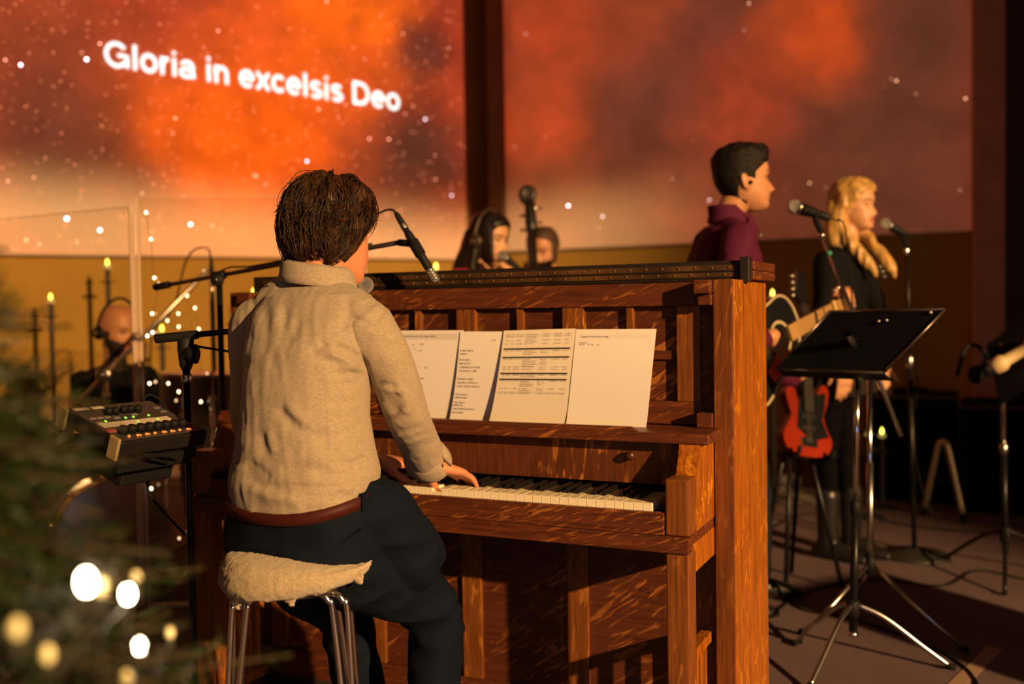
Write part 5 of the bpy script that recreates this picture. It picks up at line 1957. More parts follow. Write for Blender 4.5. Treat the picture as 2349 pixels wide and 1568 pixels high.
    for a_ in (anl, anr):
        sm_ = MB()
        c = floor_at(a_) + Z_ * 0.002
        sd = fwd.cross(Z_)
        sm_.loft([(c - fwd * 0.075 + Z_ * 0.035, sd * 0.028, Z_ * 0.033), (c - fwd * 0.03 + Z_ * 0.055, sd * 0.04, Z_ * 0.052), (c + fwd * 0.05 + Z_ * 0.045, sd * 0.043, Z_ * 0.043), (c + fwd * 0.14 + Z_ * 0.028, sd * 0.042, Z_ * 0.027), (c + fwd * 0.19 + Z_ * 0.02, sd * 0.025, Z_ * 0.017)], 16)
        if female:
            limb(sm_, [c + Z_ * 0.05, c + Z_ * 0.30], [0.046, 0.056], 14)
        finish('boot' if female else 'shoe', fused(sm_, 0.007, 3), e, m_shoe)
    return e, top


def floor_px(px, py):
    return PA(px, py, 2, 0.0)


# -- man with the black guitar, in profile
M_PLUM = mat('plum_shirt', (0.075, 0.009, 0.034), 0.75, spec=0.12)
M_JEAN = mat('dark_jeans', (0.010, 0.013, 0.018), 0.85, spec=0.1)
M_HAIRD = mat('near_black_hair', (0.008, 0.006, 0.005), 0.6, bump=0.6, bscale=160, spec=0.15)
g_h = (CRh + CFh * 0.06).normalized()
g_f = (CRh * 1.0 + CFh * 0.22).normalized()
HMm = head_frame(P(1703, 413, 3.8), g_h + Z_ * 0.04, (0, 0, 1), 1.04)
nbm = P(1666, 511, 3.81)
axm = g_f.cross(Z_)                 # his right
shrM, shlM = nbm + axm * 0.175 - Z_ * 0.065 - g_f * 0.025, nbm - axm * 0.185 - Z_ * 0.055
hipm = P(1645, 850, 3.82)
wrM = P(1772, 770, 3.56)
wlM = P(1912, 724, 3.98)
fl = floor_at(hipm)
man, man_top = figure('person in a plum shirt with short dark hair, singing in profile with a guitar', HMm, nbm, g_f, shlM, shrM,
                      P(1800, 860, 4.02), P(1630, 812, 3.48), wlM, wrM,
                      (P(1950, 690, 3.95) - wlM, -CFv * 0.8 + CRv * 0.4 - Z_ * 0.2, -1, (0.9, 0.9, 0.9, 0.8), 0.2),
                      (P(1800, 812, 3.60) - wrM, -CFv * 0.9 + CRv * 0.2 + Z_ * 0.4, -1, (0.55, 0.6, 0.6, 0.65), 0.7),
                      hipm, fl - axm * 0.10 + g_f * 0.20 + Z_ * 0.50, fl + axm * 0.10 + g_f * 0.05 + Z_ * 0.50, fl - axm * 0.12 + g_f * 0.22 + Z_ * 0.085, fl + axm * 0.11 + Z_ * 0.085,
                      M_PLUM, M_JEAN, M_SHOE, k=1.02, sleeve=0.9)


def man_mask(x, y, z):
    ax_ = abs(x)
    if z > 0.055:
        k = sstep(0.084, 0.074, y)
    else:
        k = sstep(0.034, 0.022, y - max(0.0, z - 0.02) * 1.1 - (0.0 if z > -0.005 else 0.0))
    low = sstep(-0.108, -0.085, z + max(y + 0.03, 0.0) * 1.6)
    if ax_ > 0.05 and z < 0.0 and -0.034 < y < 0.02:
        k *= 0.0
    if y > 0.0 and z < -0.008:
        k *= 0.0
    return min(k, low)


hs_ = hair_shell(HMm, man_mask, lambda x, y, z: 0.006 + 0.016 * sstep(0.02, 0.10, z) + 0.010 * sstep(0.02, 0.08, y) * sstep(0.05, 0.09, z), rough=0.35, freq=50)
finish('hair', fused(hs_, 0.005, 2), man, M_HAIRD)
# collar and earpiece
cm_ = MB()
cm_.loft([(nbm + Z_ * 0.000 + g_f * 0.008, axm * 0.078, g_f * 0.082), (nbm + Z_ * 0.030 + g_f * 0.004, axm * 0.070, g_f * 0.072), (nbm + Z_ * 0.066 - g_f * 0.008, axm * 0.064, g_f * 0.064)], 26)
finish('collar', fused(cm_, 0.005, 2), man_top, M_PLUM)
MB().prism([nbm + g_f * 0.07 + axm * 0.05 + Z_ * 0.04, nbm + g_f * 0.115 + axm * 0.055 - Z_ * 0.045, nbm + g_f * 0.05 + axm * 0.080 - Z_ * 0.015], axm * 0.006).obj('collar_point', M_PLUM, man_top)
MB().ball(HMm @ Vector((0.088, 0.004, -0.018)), 0.008, 10).obj('earpiece', M_BLACKM, man, True)
MB().rev(nbm + g_f * 0.118 + axm * 0.045 - Z_ * 0.05, g_f, [(0.005, 0), (0.005, 0.002), (0.002, 0.003)], 10).obj('shirt_button', M_WHITEP, man_top)

# -- his black cutaway guitar
M_GTR = mat('black_lacquer', (0.008, 0.008, 0.009), 0.18, coat=0.5)
M_BIND = mat('cream_binding', (0.42, 0.33, 0.20), 0.5)
M_FRET = mat('rosewood_board', (0.42, 0.25, 0.10), 0.4)
sh_ = P(1792, 774, 3.60)
nd = (P(1948, 686, 3.93) - sh_).normalized()
gn = -CFv * 0.80 + CRv * 0.55 + Z_ * 0.12
gn = (gn - nd * gn.dot(nd)).normalized()
gb = nd.cross(gn).normalized()
if gb.z < 0:
    gb = -gb
prof_t = [(-0.345, 0.0), (-0.338, 0.07), (-0.31, 0.13), (-0.265, 0.172), (-0.205, 0.187), (-0.15, 0.172), (-0.10, 0.145), (-0.055, 0.130), (-0.01, 0.132), (0.03, 0.141), (0.07, 0.141), (0.105, 0.122), (0.128, 0.085), (0.135, 0.04), (0.135, 0.0)]
prof_b = [(0.115, -0.03), (0.098, -0.058), (0.088, -0.09), (0.098, -0.118), (0.088, -0.140), (0.05, -0.146), (0.0, -0.136), (-0.055, -0.130), (-0.10, -0.145), (-0.15, -0.172), (-0.205, -0.187), (-0.265, -0.172), (-0.31, -0.13), (-0.338, -0.07)]
outl = smooth_path([Vector((a, b_, 0)) for a, b_ in prof_t + prof_b + [prof_t[0]]], 3)[:-1]


def gp(a, b_, h=0.0):
    return sh_ + nd * a + gb * b_ + gn * h


gtr = empty('acoustic_guitar', gp(-0.2, 0, -0.05), 'black cutaway acoustic guitar with cream binding held by the plum shirted singer', 'guitar')
MB().prism([gp(p.x, p.y, -0.088) for p in outl], gn * 0.085).obj('body', M_GTR, gtr)
MB().tube([gp(p.x, p.y, -0.003) for p in outl] + [gp(outl[0].x, outl[0].y, -0.003)], 0.0055, 8, False).obj('binding', M_BIND, gtr, True)
MB().rev(gp(0, 0, -0.002), gn, [(0.050, 0), (0.050, 0.0008), (0.0495, 0.0012), (0.049, 0.0)], 32).obj('sound_hole', mat('hole_black', (0.003, 0.003, 0.003), 0.9), gtr)
v, f = [], []
for i in range(40):
    a = 2 * math.pi * i / 40
    for r_ in (0.052, 0.063):
        v.append(gp(math.cos(a) * r_, math.sin(a) * r_, 0.0005))
MB().add(v, [(2 * i, 2 * i + 1, (2 * i + 3) % 80, (2 * i + 2) % 80) for i in range(40)]).obj('rosette', M_BIND, gtr)
MB().prism([gp(-0.02, -0.025, 0), gp(0.03, -0.062, 0), gp(-0.02, -0.115, 0), (gp(-0.12, -0.13, 0)), gp(-0.14, -0.085, 0), gp(-0.06, -0.045, 0)], gn * 0.002).obj('pick_guard', mat('red_plate', (0.75, 0.06, 0.02), 0.3), gtr, label='red plate on the guitar top')  # flat red plate laid over the lower bout
MB().prism([gp(0.045, 0.029, 0.001), gp(0.045, -0.029, 0.001), gp(0.43, -0.022, 0.001), gp(0.43, 0.022, 0.001)], gn * 0.012).obj('fretboard', M_FRET, gtr)
MB().prism([gp(0.13, 0.026, -0.02), gp(0.13, -0.026, -0.02), gp(0.43, -0.021, -0.014), gp(0.43, 0.021, -0.014)], gn * 0.02).obj('neck', mat('maple_neck', (0.36, 0.18, 0.07), 0.4), gtr)
for k in range(12):
    a = 0.43 - 0.64 * (1 - 2 ** (-(k + 1) / 12.0))
    if a > 0.05:
        MB().obox(gp(a, 0, 0.0135), gb * 0.024, nd * 0.0009, gn * 0.0008).obj('fret', M_STEEL, gtr)
for k in range(6):
    y = -0.019 + k * 0.0076
    MB().tube([gp(-0.16, y * 1.35, 0.012), gp(0.43, y * 0.85, 0.017)], 0.0008, 5).obj('string', M_BRASS, gtr)
MB().obox(gp(-0.165, 0, 0.004), gb * 0.075, nd * 0.014, gn * 0.006, 0.002).obj('bridge', M_BLACKM, gtr)
MB().prism([gp(0.432, 0.024, -0.012), gp(0.432, -0.024, -0.012), gp(0.50, -0.036, -0.03), gp(0.60, -0.032, -0.042), gp(0.60, 0.032, -0.042), gp(0.50, 0.036, -0.03)], gn * 0.016).obj('headstock', M_GTR, gtr)
for k in range(3):
    for s in (-1, 1):
        MB().ball(gp(0.475 + k * 0.042, s * 0.052, -0.03 - k * 0.004), (0.008, 0.008, 0.010), 10).obj('tuning_peg', M_CHROME, gtr, True)
MB().obox(gp(0.36, 0, 0.02), gb * 0.033, nd * 0.008, gn * 0.007, 0.002).obj('capo', mat('capo_tan', (0.55, 0.38, 0.12), 0.4), gtr)

# -- blonde woman in black
M_BLK = mat('black_knit', (0.006, 0.006, 0.007), 0.85, bump=0.2, bscale=200, spec=0.08)
M_DRESS = mat('charcoal_dress', (0.018, 0.016, 0.013), 0.85, spec=0.1)
M_BLONDE = mat('blonde_hair', (0.47, 0.275, 0.080), 0.42, bump=0.5, bscale=90, var=0.3, vscale=30)
M_SKINF = mat('fair_skin', (0.56, 0.29, 0.15), 0.5)
w_f = (CRh * 0.74 - CFh * 0.68).normalized()
axw = w_f.cross(Z_)
HMw = head_frame(P(1958, 474, 4.6), w_f, (0, 0, 1), 0.97)
nbw = P(1934, 575, 4.62)
hipw = P(1930, 815, 4.62)
fw = floor_at(floor_px(1915, 1275))
hipw = Vector((fw.x, fw.y, 0)) + (hipw - floor_at(hipw)) + (floor_at(hipw) - Vector((fw.x, fw.y, 0))) * 0.6
shrW, shlW = nbw + axw * 0.165 - Z_ * 0.05, nbw - axw * 0.165 - Z_ * 0.05
wrR = P(1936, 838, 4.42)
wrLw = P(2024, 832, 4.72)
wom, wom_top = figure('person with long blonde hair in a black cardigan, standing at a microphone', HMw, nbw, w_f, shlW, shrW,
                      P(2020, 730, 4.80), P(1888, 738, 4.46), wrLw, wrR,
                      (Vector((0.02, 0, -1)), CFv - CRv * 0.3, 1, (0.15, 0.2, 0.22, 0.25), 0.6),
                      (Vector((0.02, 0, -1)), -CFv + CRv * 0.15, 1, (0.15, 0.2, 0.22, 0.25), 0.6),
                      hipw, fw - axw * 0.06 + w_f * 0.03 + Z_ * 0.48, fw + axw * 0.07 + Z_ * 0.48, fw - axw * 0.07 + w_f * 0.05 + Z_ * 0.09, fw + axw * 0.07 + Z_ * 0.09,
                      M_BLK, mat('black_leggings', (0.003, 0.003, 0.004), 0.8, spec=0.05), M_SHOE, female=True, k=0.98, bot='leggings', top_name='cardigan', skin=M_SKINF)
# dress under the cardigan
dr = MB()
torso_loft(dr, hipw, nbw, axw, axw, w_f, [0.205, 0.19, 0.175, 0.15, 0.14], [0.165, 0.155, 0.145, 0.118, 0.11], [-0.36, -0.2, 0.0, 0.2, 0.45], 0.0)
de = fused(dr, 0.007, 3)
wrinkle(de, 0.012, 10, (1.6, 1.6, 0.4), 4.0)
finish('dress', de, wom, M_DRESS)


def wom_mask(x, y, z):
    lim = 0.058 if z > 0.03 else 0.058 - (0.03 - z) * 0.9
    fr = sstep(lim + 0.014, lim - 0.006, y - max(0, z - 0.045) * 0.9 + abs(x) * 0.12)
    return fr


hw_ = hair_shell(HMw, wom_mask, lambda x, y, z: 0.016 + 0.006 * sstep(0.0, 0.1, z), female=True)
hb_ = hw_
W3 = HMw.to_3x3()
for (pts_, rr_) in (
        ([(0.070, -0.025, 0.03), (0.080, -0.028, -0.06), (0.082, -0.005, -0.14), (0.074, 0.060, -0.225), (0.062, 0.105, -0.29), (0.05, 0.125, -0.335)], [0.026, 0.024, 0.027, 0.029, 0.026, 0.012]),
        ([(-0.07, -0.02, 0.03), (-0.080, -0.01, -0.08), (-0.078, 0.045, -0.16), (-0.06, 0.115, -0.24), (-0.06, 0.155, -0.30), (-0.062, 0.165, -0.335)], [0.03, 0.030, 0.029, 0.028, 0.026, 0.014]),
        ([(0.05, -0.05, 0.02), (0.07, -0.055, -0.08), (0.072, -0.05, -0.17), (0.068, -0.03, -0.24)], [0.045, 0.046, 0.042, 0.02]),
        ([(-0.05, -0.05, 0.02), (-0.07, -0.055, -0.08), (-0.07, -0.05, -0.17), (-0.06, -0.04, -0.24)], [0.045, 0.046, 0.042, 0.02]),
        ([(0.0, -0.08, 0.02), (0.0, -0.095, -0.09), (0.0, -0.085, -0.20), (0.0, -0.08, -0.26)], [0.05, 0.05, 0.046, 0.02]),
        ([(0.03, -0.01, 0.10), (0.068, -0.01, 0.06), (0.080, -0.012, 0.0)], [0.026, 0.026, 0.024])):
    limb(hb_, [HMw @ Vector(q) for q in pts_], rr_, 14)
he = fused(hb_, 0.006, 2)
wrinkle(he, 0.008, 26, (1, 1, 0.22), 1.0)
finish('hair', he, wom, M_BLONDE)
nk = MB()
pn = [HMw @ Vector(q) for q in ((0.045, 0.06, -0.20), (0.03, 0.10, -0.27), (0.0, 0.13, -0.33), (-0.02, 0.11, -0.27), (-0.03, 0.08, -0.21))]
nk_o = MB().tube(smooth_path(pn, 6), 0.002, 6).obj('necklace', M_STEEL, wom, True)
for k, q in enumerate(((0.015, 0.135, -0.29), (0.008, 0.142, -0.315), (0.0, 0.148, -0.34))):
    MB().ball(HMw @ Vector(q), 0.009, 10).obj('pendant', M_CHROME, nk_o, True)

# -- woman in red behind the piano
M_RED = mat('red_top', (0.38, 0.012, 0.02), 0.75)
M_DARKH = mat('dark_long_hair', (0.010, 0.006, 0.005), 0.4, bump=0.4, bscale=90)
r_f = (CRh * 0.80 - CFh * 0.60).normalized()
axr = r_f.cross(Z_)
HMr = head_frame(P(1122, 549, 4.8), r_f - Z_ * 0.14, (0, 0, 1), 0.99)
nbr = P(1096, 622, 4.84)
hipr = nbr - Z_ * 0.52
flr = floor_at(hipr)
wrr_ = P(1182, 628, 4.62)
redw, red_top = figure('person in a red top with long dark hair and headphones, singing behind the piano', HMr, nbr, r_f, nbr - axr * 0.165 - Z_ * 0.045, nbr + axr * 0.165 - Z_ * 0.045,
                       P(1190, 760, 4.95), P(1110, 770, 4.55), P(1200, 700, 4.75), wrr_,
                       (Vector((0, 0, -1)), CFv, 1, (0.3, 0.3, 0.3, 0.3), 0.5),
                       (P(1148, 596, 4.62) - wrr_, -CFv * 0.5 + Z_ * 0.8 + CRv * 0.3, 1, (0.75, 0.85, 0.85, 0.85), 0.7),
                       hipr, flr - axr * 0.09 + Z_ * 0.5, flr + axr * 0.09 + Z_ * 0.5, flr - axr * 0.1 + Z_ * 0.085, flr + axr * 0.1 + Z_ * 0.085,
                       M_RED, M_JEAN, M_SHOE, female=True, k=0.98, skin=M_SKINF)
hr_ = hair_shell(HMr, lambda x, y, z: sstep(0.076, 0.060, y - max(0, z - 0.05) * 0.9 + abs(x) * 0.10), lambda x, y, z: 0.012 + 0.006 * sstep(0.0, 0.1, z), female=True)
for (pts_, rr_) in (
        ([(0.06, -0.02, 0.03), (0.078, -0.03, -0.08), (0.085, -0.02, -0.18), (0.085, 0.01, -0.30)], [0.034, 0.034, 0.028, 0.012]),
        ([(-0.06, -0.02, 0.03), (-0.078, -0.03, -0.08), (-0.08, -0.02, -0.18), (-0.08, 0.01, -0.30)], [0.034, 0.034, 0.028, 0.012]),
        ([(0.0, -0.07, 0.02), (0.0, -0.09, -0.09), (0.01, -0.11, -0.20), (0.02, -0.12, -0.34)], [0.055, 0.06, 0.055, 0.04]),
        ([(0.045, -0.06, 0.02), (0.06, -0.08, -0.09), (0.07, -0.10, -0.20), (0.07, -0.10, -0.34)], [0.045, 0.05, 0.05, 0.04])):
    limb(hr_, [HMr @ Vector(q) for q in pts_], rr_, 14)
he = fused(hr_, 0.006, 2)
wrinkle(he, 0.006, 24, (1, 1, 0.2), 2.0)
finish('hair', he, redw, M_DARKH)


def headphones(HMx, label, m, s=1.0):
    e = empty('headphones', HMx @ Vector((0, 0, 0.13)), label, 'headphones')
    MB().tube([HMx @ Vector((math.cos(a) * 0.098 * s, -0.008, math.sin(a) * 0.142 * s - 0.005)) for a in np.linspace(0.05, math.pi - 0.05, 22)], 0.0075, 10).obj('headband', m, e, True)
    for sg in (-1, 1):
        cpx = HMx @ Vector((sg * 0.079 * s, -0.008, -0.014))
        ax_ = (HMx.to_3x3() @ Vector((sg, 0, 0))).normalized()
        cu2 = MB().rev(cpx, ax_, [(0.030, 0), (0.036, 0.004), (0.036, 0.014), (0.030, 0.022), (0.012, 0.026)], 22).obj('ear_cup', m, e, True)
        MB().rev(cpx + ax_ * 0.026, ax_, [(0.012, 0), (0.012, 0.001), (0.006, 0.0015)], 14).obj('cup_badge', M_STEEL, cu2, True)
    return e


headphones(HMr, 'dark headphones worn by the person in the red top', mat('headphone_bronze', (0.05, 0.035, 0.022), 0.4, 0.2), 1.06)
handheld_mic('vocal_microphone', 'handheld microphone at the mouth of the person in the red top', P(1152, 586, 4.60), P(1196, 622, 4.62), 0.024)

# -- bassist behind the double bass
b_f = (-CRh * 0.25 - CFh * 0.95).normalized()
axb = b_f.cross(Z_)
HMb = head_frame(P(1246, 572, 5.6), b_f - CRv * 0.2 - Z_ * 0.35, (0, 0, 1), 1.0)
nbb = P(1262, 648, 5.72)
hipb = nbb - Z_ * 0.50
flb = floor_at(hipb)
wbL = P(1240, 640, 5.50)
bassp, _t = figure('person in dark clothes bent over the neck of the double bass', HMb, nbb, b_f, nbb - axb * 0.18 - Z_ * 0.05, nbb + axb * 0.18 - Z_ * 0.05,
                   P(1330, 720, 5.55), P(1200, 790, 5.6), wbL, P(1215, 880, 5.45),
                   (P(1216, 618, 5.45) - wbL, -CFv, 1, (0.8, 0.8, 0.8, 0.8), 0.6), (Vector((0, 0, -1)), -CFv, -1, (0.4, 0.4, 0.4, 0.4), 0.5),
                   hipb, flb - axb * 0.1 + Z_ * 0.5, flb + axb * 0.1 + Z_ * 0.5, flb - axb * 0.11 + Z_ * 0.085, flb + axb * 0.11 + Z_ * 0.085,
                   M_BLK, M_JEAN, M_SHOE, beard=(lambda x, y, z: y > 0.0 and z < -0.045 - 0.3 * max(0, 0.06 - y), M_HAIRD))
hb2 = hair_shell(HMb, lambda x, y, z: sstep(0.05, 0.03, y - max(0, z - 0.055) * 1.2) * sstep(-0.09, -0.07, z), 0.012, rough=0.3)
finish('hair', fused(hb2, 0.006, 2), bassp, mat('brown_short_hair', (0.06, 0.03, 0.015), 0.6))

# double bass
M_BASSW = mat('bass_varnish', (0.16, 0.045, 0.014), 0.3, coat=0.4)
bb = P(1222, 600, 5.42)
bt_ = P(1215, 446, 5.46)
bdv = (bt_ - bb).normalized()
bfl = bb - bdv * (bb.z / bdv.z)
dbl = empty('double_bass', floor_at(bfl), 'double bass with dark scroll rising behind the piano', 'double bass')


def bp_(t, s, d=0.0):
    return bfl + bdv * t + CRh * s - CFh * d


ltot = (bt_ - bfl).length
M_DKW = mat('ebony_wood', (0.012, 0.009, 0.008), 0.4)
# body outline of the bass
bo = [(0.20, 0.0), (0.205, 0.16), (0.26, 0.28), (0.36, 0.33), (0.48, 0.31), (0.57, 0.24), (0.62, 0.215), (0.70, 0.18), (0.80, 0.18), (0.88, 0.215), (0.96, 0.25), (1.04, 0.235), (1.12, 0.15), (1.18, 0.07), (1.19, 0.0)]
ol = smooth_path([Vector((a, b_, 0)) for a, b_ in bo] + [Vector((a, -b_, 0)) for a, b_ in bo[-2:0:-1]] + [Vector((bo[0][0], 0, 0))], 3)[:-1]
MB().prism([bp_(p.x, p.y, -0.10) for p in ol], -CFh * 0.2).obj('body', M_BASSW, dbl)
MB().tube([bp_(0.0, 0, -0.0), bp_(0.22, 0, 0.0)], 0.006, 8).obj('end_pin', M_STEEL, dbl)
MB().tube([bp_(0.85, 0, 0.11), bp_(1.15, 0, 0.10), bp_(ltot - 0.20, 0, 0.06)], [0.040, 0.032, 0.024], 12).obj('fingerboard', M_DKW, dbl, True)
MB().tube([bp_(1.15, 0, 0.07), bp_(1.3, 0, 0.045), bp_(ltot - 0.18, 0, 0.035)], [0.045, 0.030, 0.026], 12).obj('neck', M_BASSW, dbl, True)
pgx = MB()
pgx.loft([(bp_(ltot - 0.24, 0.004, 0.04), CRh * 0.028, CFh * 0.03), (bp_(ltot - 0.16, 0.0, 0.03), CRh * 0.034, CFh * 0.032), (bp_(ltot - 0.08, -0.002, 0.015), CRh * 0.030, CFh * 0.03), (bp_(ltot - 0.03, -0.004, 0.0), CRh * 0.026, CFh * 0.028)], 16)
MB().add(pgx.v, pgx.f).obj('peg_box', M_DKW, dbl, True)
sp_ = []
for i in range(26):
    a = i / 25 * 3.6 * math.pi
    r_ = 0.046 * (1 - i / 34)
    sp_.append(bp_(ltot + 0.0 + math.cos(a + 2.4) * r_, -0.006 + math.sin(a + 2.4) * r_ * 0.9, 0.0))
MB().tube(sp_, [0.024 - 0.010 * i / 25 for i in range(26)], 10).obj('scroll', M_DKW, dbl, True)
for k, (t, s) in enumerate(((0.20, -1), (0.16, 1), (0.12, -1), (0.08, 1))):
    MB().tube([bp_(ltot - t, -0.03 * s, 0.02), bp_(ltot - t, 0.06 * s, 0.02)], [0.006, 0.008], 8).obj('tuning_peg', M_STEEL, dbl, True)
for k in range(4):
    MB().tube([bp_(0.45, -0.024 + 0.016 * k, 0.14), bp_(0.72, -0.024 + 0.016 * k, 0.18), bp_(ltot - 0.2, -0.012 + 0.008 * k, 0.09)], 0.0014, 5).obj('string', M_STEEL, dbl)
MB().obox(bp_(0.70, 0, 0.14), CRh * 0.07, CFh * 0.008, Z_ * 0.06, 0.004).obj('bridge', mat('maple', (0.4, 0.25, 0.1), 0.5), dbl)

# -- drummer
d_f = (CRh * 0.85 - CFh * 0.52).normalized()
axd = d_f.cross(Z_)
HMd = head_frame(P(270, 756, 5.1), d_f - Z_ * 0.22, (0, 0, 1), 1.06)
nbd = P(262, 846, 5.16)
hipd = nbd - Z_ * 0.46 - d_f * 0.05
fd_ = floor_at(hipd)
M_BEARD = mat('dark_beard', (0.02, 0.012, 0.008), 0.8)
drm, _t = figure('bald bearded person in a black shirt with headphones, seated at the drums', HMd, nbd, d_f, nbd - axd * 0.19 - Z_ * 0.05, nbd + axd * 0.19 - Z_ * 0.05,
                 P(380, 960, 5.25), P(235, 985, 4.95), P(420, 930, 4.95), P(330, 985, 4.75),
                 (CRv * 0.7 - CFv * 0.5, Z_, 1, (0.7, 0.7, 0.7, 0.7), 0.5), (CRv * 0.7 - CFv * 0.5, Z_, -1, (0.7, 0.7, 0.7, 0.7), 0.5),
                 hipd, fd_ + d_f * 0.42 - axd * 0.15 + Z_ * 0.50, fd_ + d_f * 0.42 + axd * 0.15 + Z_ * 0.50, fd_ + d_f * 0.46 - axd * 0.17 + Z_ * 0.085, fd_ + d_f * 0.46 + axd * 0.17 + Z_ * 0.085,
                 M_BLK, M_JEAN, M_SHOE, k=1.05, sleeve=0.1,
                 beard=(lambda x, y, z: (y > 0.0 and z < -0.048 + 0.25 * max(0, x - 0.02) and not (x < 0.022 and -0.077 < z < -0.053)) or (x > 0.06 and -0.05 < z < 0.0 and 0.005 < y < 0.035), M_BEARD))
headphones(HMd, "black headphones on the bald drummer's head", M_BLACKM, 1.12)
thr = empty('drum_throne', fd_, 'round black drum stool under the drummer', 'stool')
MB().rev(fd_ + Z_ * (hipd.z - 0.155), Z_, [(0.14, 0), (0.16, 0.01), (0.165, 0.04), (0.14, 0.06), (0.05, 0.062)], 28).obj('seat', M_BLACKM, thr, True)
MB().tube([fd_ + Z_ * 0.15, fd_ + Z_ * (hipd.z - 0.15)], 0.015, 12).obj('post', M_CHROME, thr, True)
tripod(thr, fd_, 0.26, 0.2, 0.5, M_CHROME)

# ---------------------------------------------------------------- drum corner: acrylic shield, kit, candles, fairy lights
m_, nt, N, L, b = new_mat('clear_acrylic')
N.remove(b)
tr = N.new('ShaderNodeBsdfTransparent')
tr.inputs[0].default_value = (0.97, 0.95, 0.92, 1)
gl = N.new('ShaderNodeBsdfGlossy')
gl.inputs['Roughness'].default_value = 0.03
ms = N.new('ShaderNodeMixShader')
ms.inputs[0].default_value = 0.035
L.new(tr.outputs[0], ms.inputs[1])
L.new(gl.outputs[0], ms.inputs[2])
L.new(ms.outputs[0], N['Material Output'].inputs[0])
M_ACR = m_
M_ACRE = mat('acrylic_edge', (0.60, 0.44, 0.34), 0.35, spec=0.6)
sh0 = floor_px(333, 1392)
shield = empty('drum_shield', sh0, 'clear acrylic drum shield standing in front of the drummer', 'screen')
HB, HA = P(330, 450, 3.95).z, P(304, 470, 3.95).z


def pane(p0, p1, h, edges):
    p0, p1 = floor_at(p0), floor_at(p1)
    d = (p1 - p0).normalized()
    nn = Vector((-d.y, d.x, 0))
    pn = MB().prism([p0 + Z_ * 0.01, p1 + Z_ * 0.01, p1 + Z_ * h, p0 + Z_ * h], nn * 0.006).obj('pane', M_ACR, shield)
    for q in edges:
        c = p0 if q == 0 else p1
        MB().obox(c + nn * 0.003 + Z_ * (h / 2 + 0.005), d * 0.0045, nn * 0.006, Z_ * (h / 2 - 0.005)).obj('edge_strip', M_ACRE, pn)
    MB().obox((p0 + p1) / 2 + nn * 0.003 + Z_ * h, (p1 - p0) / 2, nn * 0.0032, Z_ * 0.0012).obj('top_edge', M_ACRE, pn)
    MB().obox((p0 + p1) / 2 + nn * 0.003 + Z_ * 0.006, (p1 - p0) / 2, nn * 0.02, Z_ * 0.006).obj('foot_rail', M_ACRE, pn)


e_r = P(838, 600, 4.05)
pane(sh0 + CRh * 0.016, floor_at(e_r), HB, (0, 1))
pane(sh0 - CRh * 1.05 + CFh * 0.62, sh0 - CRh * 0.016, HA, (1,))
MB().tube([sh0 + Z_ * 0.02 - CRh * 0.001, sh0 + Z_ * (HA - 0.02) - CRh * 0.001], 0.004, 8).obj('hinge_rod', M_ACRE, shield)

# drum kit
M_MAPLE = mat('honey_maple_shell', (0.55, 0.22, 0.05), 0.25, coat=0.5, var=0.12, vscale=6)
M_SKIN_D = mat('drum_head', (0.55, 0.48, 0.42), 0.6)


def drum(name, label, c, axis, r, depth, m_shell, n_lug=8, legs=0, tilt_head=True):
    c, axis = Vector(c), Vector(axis).normalized()
    e = empty(name, floor_at(c), label, 'drum')
    MB().rev(c - axis * depth / 2, axis, [(r * 0.985, 0), (r, 0.004), (r, depth - 0.004), (r * 0.985, depth)], 36).obj('shell', m_shell, e, True)
    for s in (-1, 1):
        MB().rev(c + axis * s * depth / 2 - axis * 0.008, axis, [(r * 1.01, 0), (r * 1.045, 0.002), (r * 1.045, 0.014), (r * 1.01, 0.016)], 36).obj('hoop', M_STEEL, e, True)
        MB().rev(c + axis * s * (depth / 2 + 0.001) - axis * 0.001, axis, [(r * 0.985, 0), (r * 0.98, 0.0025), (r * 0.4, 0.003)], 36).obj('drum_skin', M_SKIN_D, e)
    u = axis.orthogonal().normalized()
    w = axis.cross(u)
    for k in range(n_lug):
        a = 2 * math.pi * (k + 0.5) / n_lug
        q = c + (u * math.cos(a) + w * math.sin(a)) * r * 1.05
        lg = MB().tube([q - axis * depth * 0.48, q + axis * depth * 0.48], 0.0035, 6).obj('tension_rod', M_CHROME, e, True)
        MB().obox(q, u * 0.008, w * 0.008, axis * 0.022, 0.002).obj('lug', M_CHROME, lg)
    for k in range(legs):
        a = 2 * math.pi * (k + 0.2) / legs
        q = c + (u * math.cos(a) + w * math.sin(a)) * (r * 1.06)
        MB().tube([Vector((q.x, q.y, c.z + depth * 0.2)), Vector((q.x, q.y, 0.03)), Vector((q.x, q.y, 0.0)) + (u * math.cos(a) + w * math.sin(a)) * 0.03], 0.006, 8).obj('leg', M_CHROME, e, True)
    return e


dc = P(250, 1180, 4.33)
drum('bass_drum', 'honey maple bass drum glimpsed between the tree branches and the shield', Vector((dc.x, dc.y, 0.255)), (CRh * 0.55 - CFh * 0.85), 0.225, 0.20, M_MAPLE, 10)
tc_ = P(446, 852, 4.55)
drum('floor_tom', 'dark floor tom with a pale top skin beside the drummer', Vector((tc_.x, tc_.y, tc_.z - 0.19)), Z_ + CRh * 0.05, 0.155, 0.36, mat('walnut_shell', (0.06, 0.025, 0.012), 0.4), 8, 3)
sn = P(356, 1010, 4.80)
drum('snare_drum', "dark snare drum in front of the drummer's knees", Vector((sn.x, sn.y, 0.62)), Z_ - CFh * 0.1, 0.165, 0.14, mat('steel_shell', (0.10, 0.08, 0.06), 0.3, 0.6), 8, 3)

